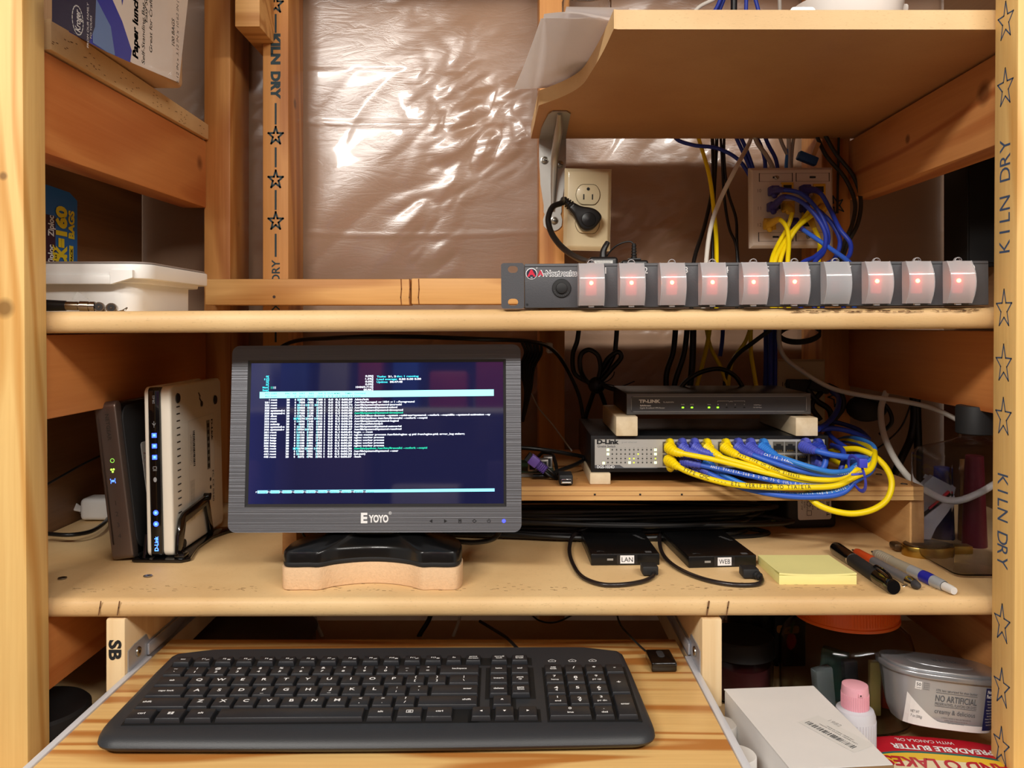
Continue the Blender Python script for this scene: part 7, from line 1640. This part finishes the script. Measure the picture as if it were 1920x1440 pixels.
def wt(s_, x, z_, h, w, mt, b=0, lift=.0005): onsurf(m, lift, lambda: m.text(s_, FR(x, 0, z_), h, mt, w=w, bold=b))
def strip(x0, x1, lo, hi, mt, lift, k=14):
    def f():
        for i in range(k):
            xa_, xb_ = x0+(x1-x0)*i/k, x0+(x1-x0)*(i+1)/k
            for jj in range(3):
                p = lambda x, t_: (x, 0, lo(x)+(hi(x)-lo(x))*t_/3)
                m.add([p(xa_, jj), p(xb_, jj), p(xb_, jj+1), p(xa_, jj+1)], [(0, 1, 2, 3)], mt)
    onsurf(m, lift, f)
strip(-.054, .054, lambda x: .0015, lambda x: .008+.026*max(0, (-.015-x)/.04)**1.4, vw, .0003, 24)
wt('15% less saturated fat than butter', .002, .0400, .0024, .050, dgp); strip(-.023, .027, lambda x: .0372, lambda x: .0376, dgp, .0005)
wt('NO ARTIFICIAL', .002, .0320, .0062, .050, dgp, .01); wt('PRESERVATIVES, FLAVORS OR DYES', .002, .0263, .0028, .050, dgp); strip(-.023, .027, lambda x: .0237, lambda x: .0241, dgp, .0005)
wt('creamy & delicious', .002, .0190, .0046, .049, dgp)
for k in range(3): wt('A PERFECT BLEND OF REAL BUTTER AND OIL', .004, .0130-.0024*k, .0012, .036-.008*k, dgp, lift=.0007)
strip(-.0470, -.0400, lambda x: .0380, lambda x: .0460, vw, .0005, 4); wt('50', -.0435, .0430, .0032, .0048, PRK, lift=.0008); wt('CALORIES', -.0435, .0396, .0011, .0055, PRK, lift=.0008)
for k in range(4): wt('SEE NUTRITION', -.0345, .0450-.0020*k, .0012, .007, dgp)
wt('NET WT', -.044, .0150, .0028, .009, dgp, lift=.0007); wt('7 oz (200g)', -.042, .0105, .0026, .012, dgp, lift=.0007)
strip(.0375, .0585, lambda x: .004, lambda x: .0470, NAVY, .0004, 10)
wt('Nutrition', .0465, .0435, .0034, .0140, PRW, .03, .0007); wt('Facts', .0430, .0390, .0034, .0080, PRW, .03, .0007)
for k in range(9): wt('Calories 50 Total Fat 6g', .047, .0340-.0030*k, .0012, .014-.002*(k % 3), PRW, 0, .0007)
m.build('tub_body', t)
m = MB(); m.prism(ov(A0+.0160, B0+.0145, 64, 3.0), .0500, .0555, SLL, bevel=.0015, seg=3); m.prism(ov(A0+.0120, B0+.0100, 64, 3.0), .0550, .0585, SLL, bevel=.0015, seg=3); m.prism(ov(A0*.7, B0*.7, 40, 2.4), .0584, .0592, SLL, bevel=.0005)
m.text('BUTTER', TP(.01, .005, .0592), .009, dgp, w=.033, bold=.02, lift=.0003); m.build('lid', t)
# left side: jar with black lid, pale carton
t = T('jar', 'wide glass jar with a flat black lid at the bottom left', 'jar', (-.494, .800*K, BZ+.0004))
m = MB(); m.lathe([(.001, 0), (.050, 0), (.054, .006), (.055, .016), (.052, .020), (.054, .024), (.050, .030)], GLS, None, 48); m.lathe([(.001, .002), (.048, .002), (.050, .024)], mat('jar_fill_grey', C(120, 116, 108), .5, metal=.5), None, 40); m.build('glass', t)
m = MB(); m.lathe([(.0001, .048), (.047, .048), (.050, .045), (.0505, .031), (.048, .030)], BLACKM, None, 48); m.build('lid', t)
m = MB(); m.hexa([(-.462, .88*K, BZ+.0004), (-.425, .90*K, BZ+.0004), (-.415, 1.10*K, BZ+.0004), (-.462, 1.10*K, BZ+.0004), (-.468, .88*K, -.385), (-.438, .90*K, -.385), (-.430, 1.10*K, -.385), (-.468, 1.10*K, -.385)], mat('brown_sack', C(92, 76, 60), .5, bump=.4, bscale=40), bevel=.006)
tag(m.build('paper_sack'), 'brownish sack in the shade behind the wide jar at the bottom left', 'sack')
# behind the tray
t = T('cooking_pot', 'round dark pot lid in the shadows behind the tray', 'pot', ((478-960)*1.0/F, 1.0*K, BZ+.0004)); m = MB(); m.lathe([(.0001, .062), (.06, .058), (.078, .050), (.08, .048), (.078, .044), (.076, .0), (.0001, 0)], mat('pot_grey', C(92, 84, 76), .4, metal=.4), None, 48); m.build('pot_body', t)
for lab, pts, mt, r in (('white lead hanging in the dark gap, left of centre behind the tray', [(582,1120,1.1), (592,1165,1.1), (606,1200,1.1), (615,1240,1.1)], WHC, .0028), ('white lead hanging in the dark gap right of the tray centre', [(868,1120,1.1), (860,1165,1.1), (848,1200,1.1), (844,1240,1.1)], WHC, .0022),
    ('black lead slanting in the dark gap behind the tray centre', [(815,1120,1.1), (805,1160,1.1), (785,1195,1.1), (775,1240,1.1)], BRUB, .0034), ('thin black lead drooping behind the tray on the right', [(985,1140,1.05), (1010,1163,1.05), (1040,1167,1.05), (1080,1150,1.05)], BRUB, .0012)):
    lead('power_lead', lab, pts, r, mt)

# =================== STORAGE RACK BEHIND THE PHOTOGRAPHER (mirrored in the screen) ===================
RW_ = mat('rack_white_shelf', C(214, 206, 196), .5); ry0, ry1 = -2.10, -1.72
for k, z_ in enumerate((-.42, .10, .62)):
    m = MB(); m.box(-1.9, 1.5, ry0, ry1, z_-.022, z_, RW_, bevel=.002)
    tag(m.build('rack_shelf'), ['lowest', 'middle', 'highest'][k] + ' white shelf of the rack mirrored in the screen', 'shelf', 'rack shelves behind the photographer')
rnd = random.Random(3)
items = [(-1.7, .10, .22, .30, (96, 70, 60), 'brown box'), (-1.42, .10, .12, .30, (40, 70, 150), 'blue pack'), (-1.26, .10, .12, .34, (190, 190, 190), 'white pack'), (-1.10, .10, .13, .24, (60, 90, 170), 'light blue pack'), (-.93, .10, .14, .30, (150, 140, 132), 'grey bag'), (-.76, .10, .12, .38, (180, 60, 50), 'red and white bag'), (-.61, .10, .13, .36, (40, 90, 190), 'bright blue bag'), (-.45, .10, .18, .16, (170, 30, 36), 'low red box'), (-.25, .10, .2, .32, (160, 28, 34), 'tall red box'),
         (.0, .10, .2, .25, (110, 90, 80), 'tan box'), (.3, .10, .25, .3, (150, 130, 120), 'pale brown box'), (-1.6, -.42, .4, .3, (120, 84, 76), 'reddish crate'), (-1.1, -.42, .4, .34, (90, 62, 58), 'dark brown crate'), (-.6, -.42, .3, .2, (180, 170, 170), 'white basin'), (-.2, -.42, .4, .3, (70, 50, 70), 'purple crate')]
for x, z_, w_, h_, c, s_ in items:
    m = MB(); m.box(x, x+w_-.015, ry0+.04, ry1-.02, z_+.001, z_+h_, mat('rack_'+s_.replace(' ', '_'), C(*c), .45, var=.25, vscale=9), bevel=.012, seg=2)
    tag(m.build('stored_box' if 'box' in s_ or 'crate' in s_ else 'stored_bag'), s_+' on the white rack mirrored in the screen', 'box' if 'box' in s_ or 'crate' in s_ else 'bag', 'goods on the rack behind the photographer')
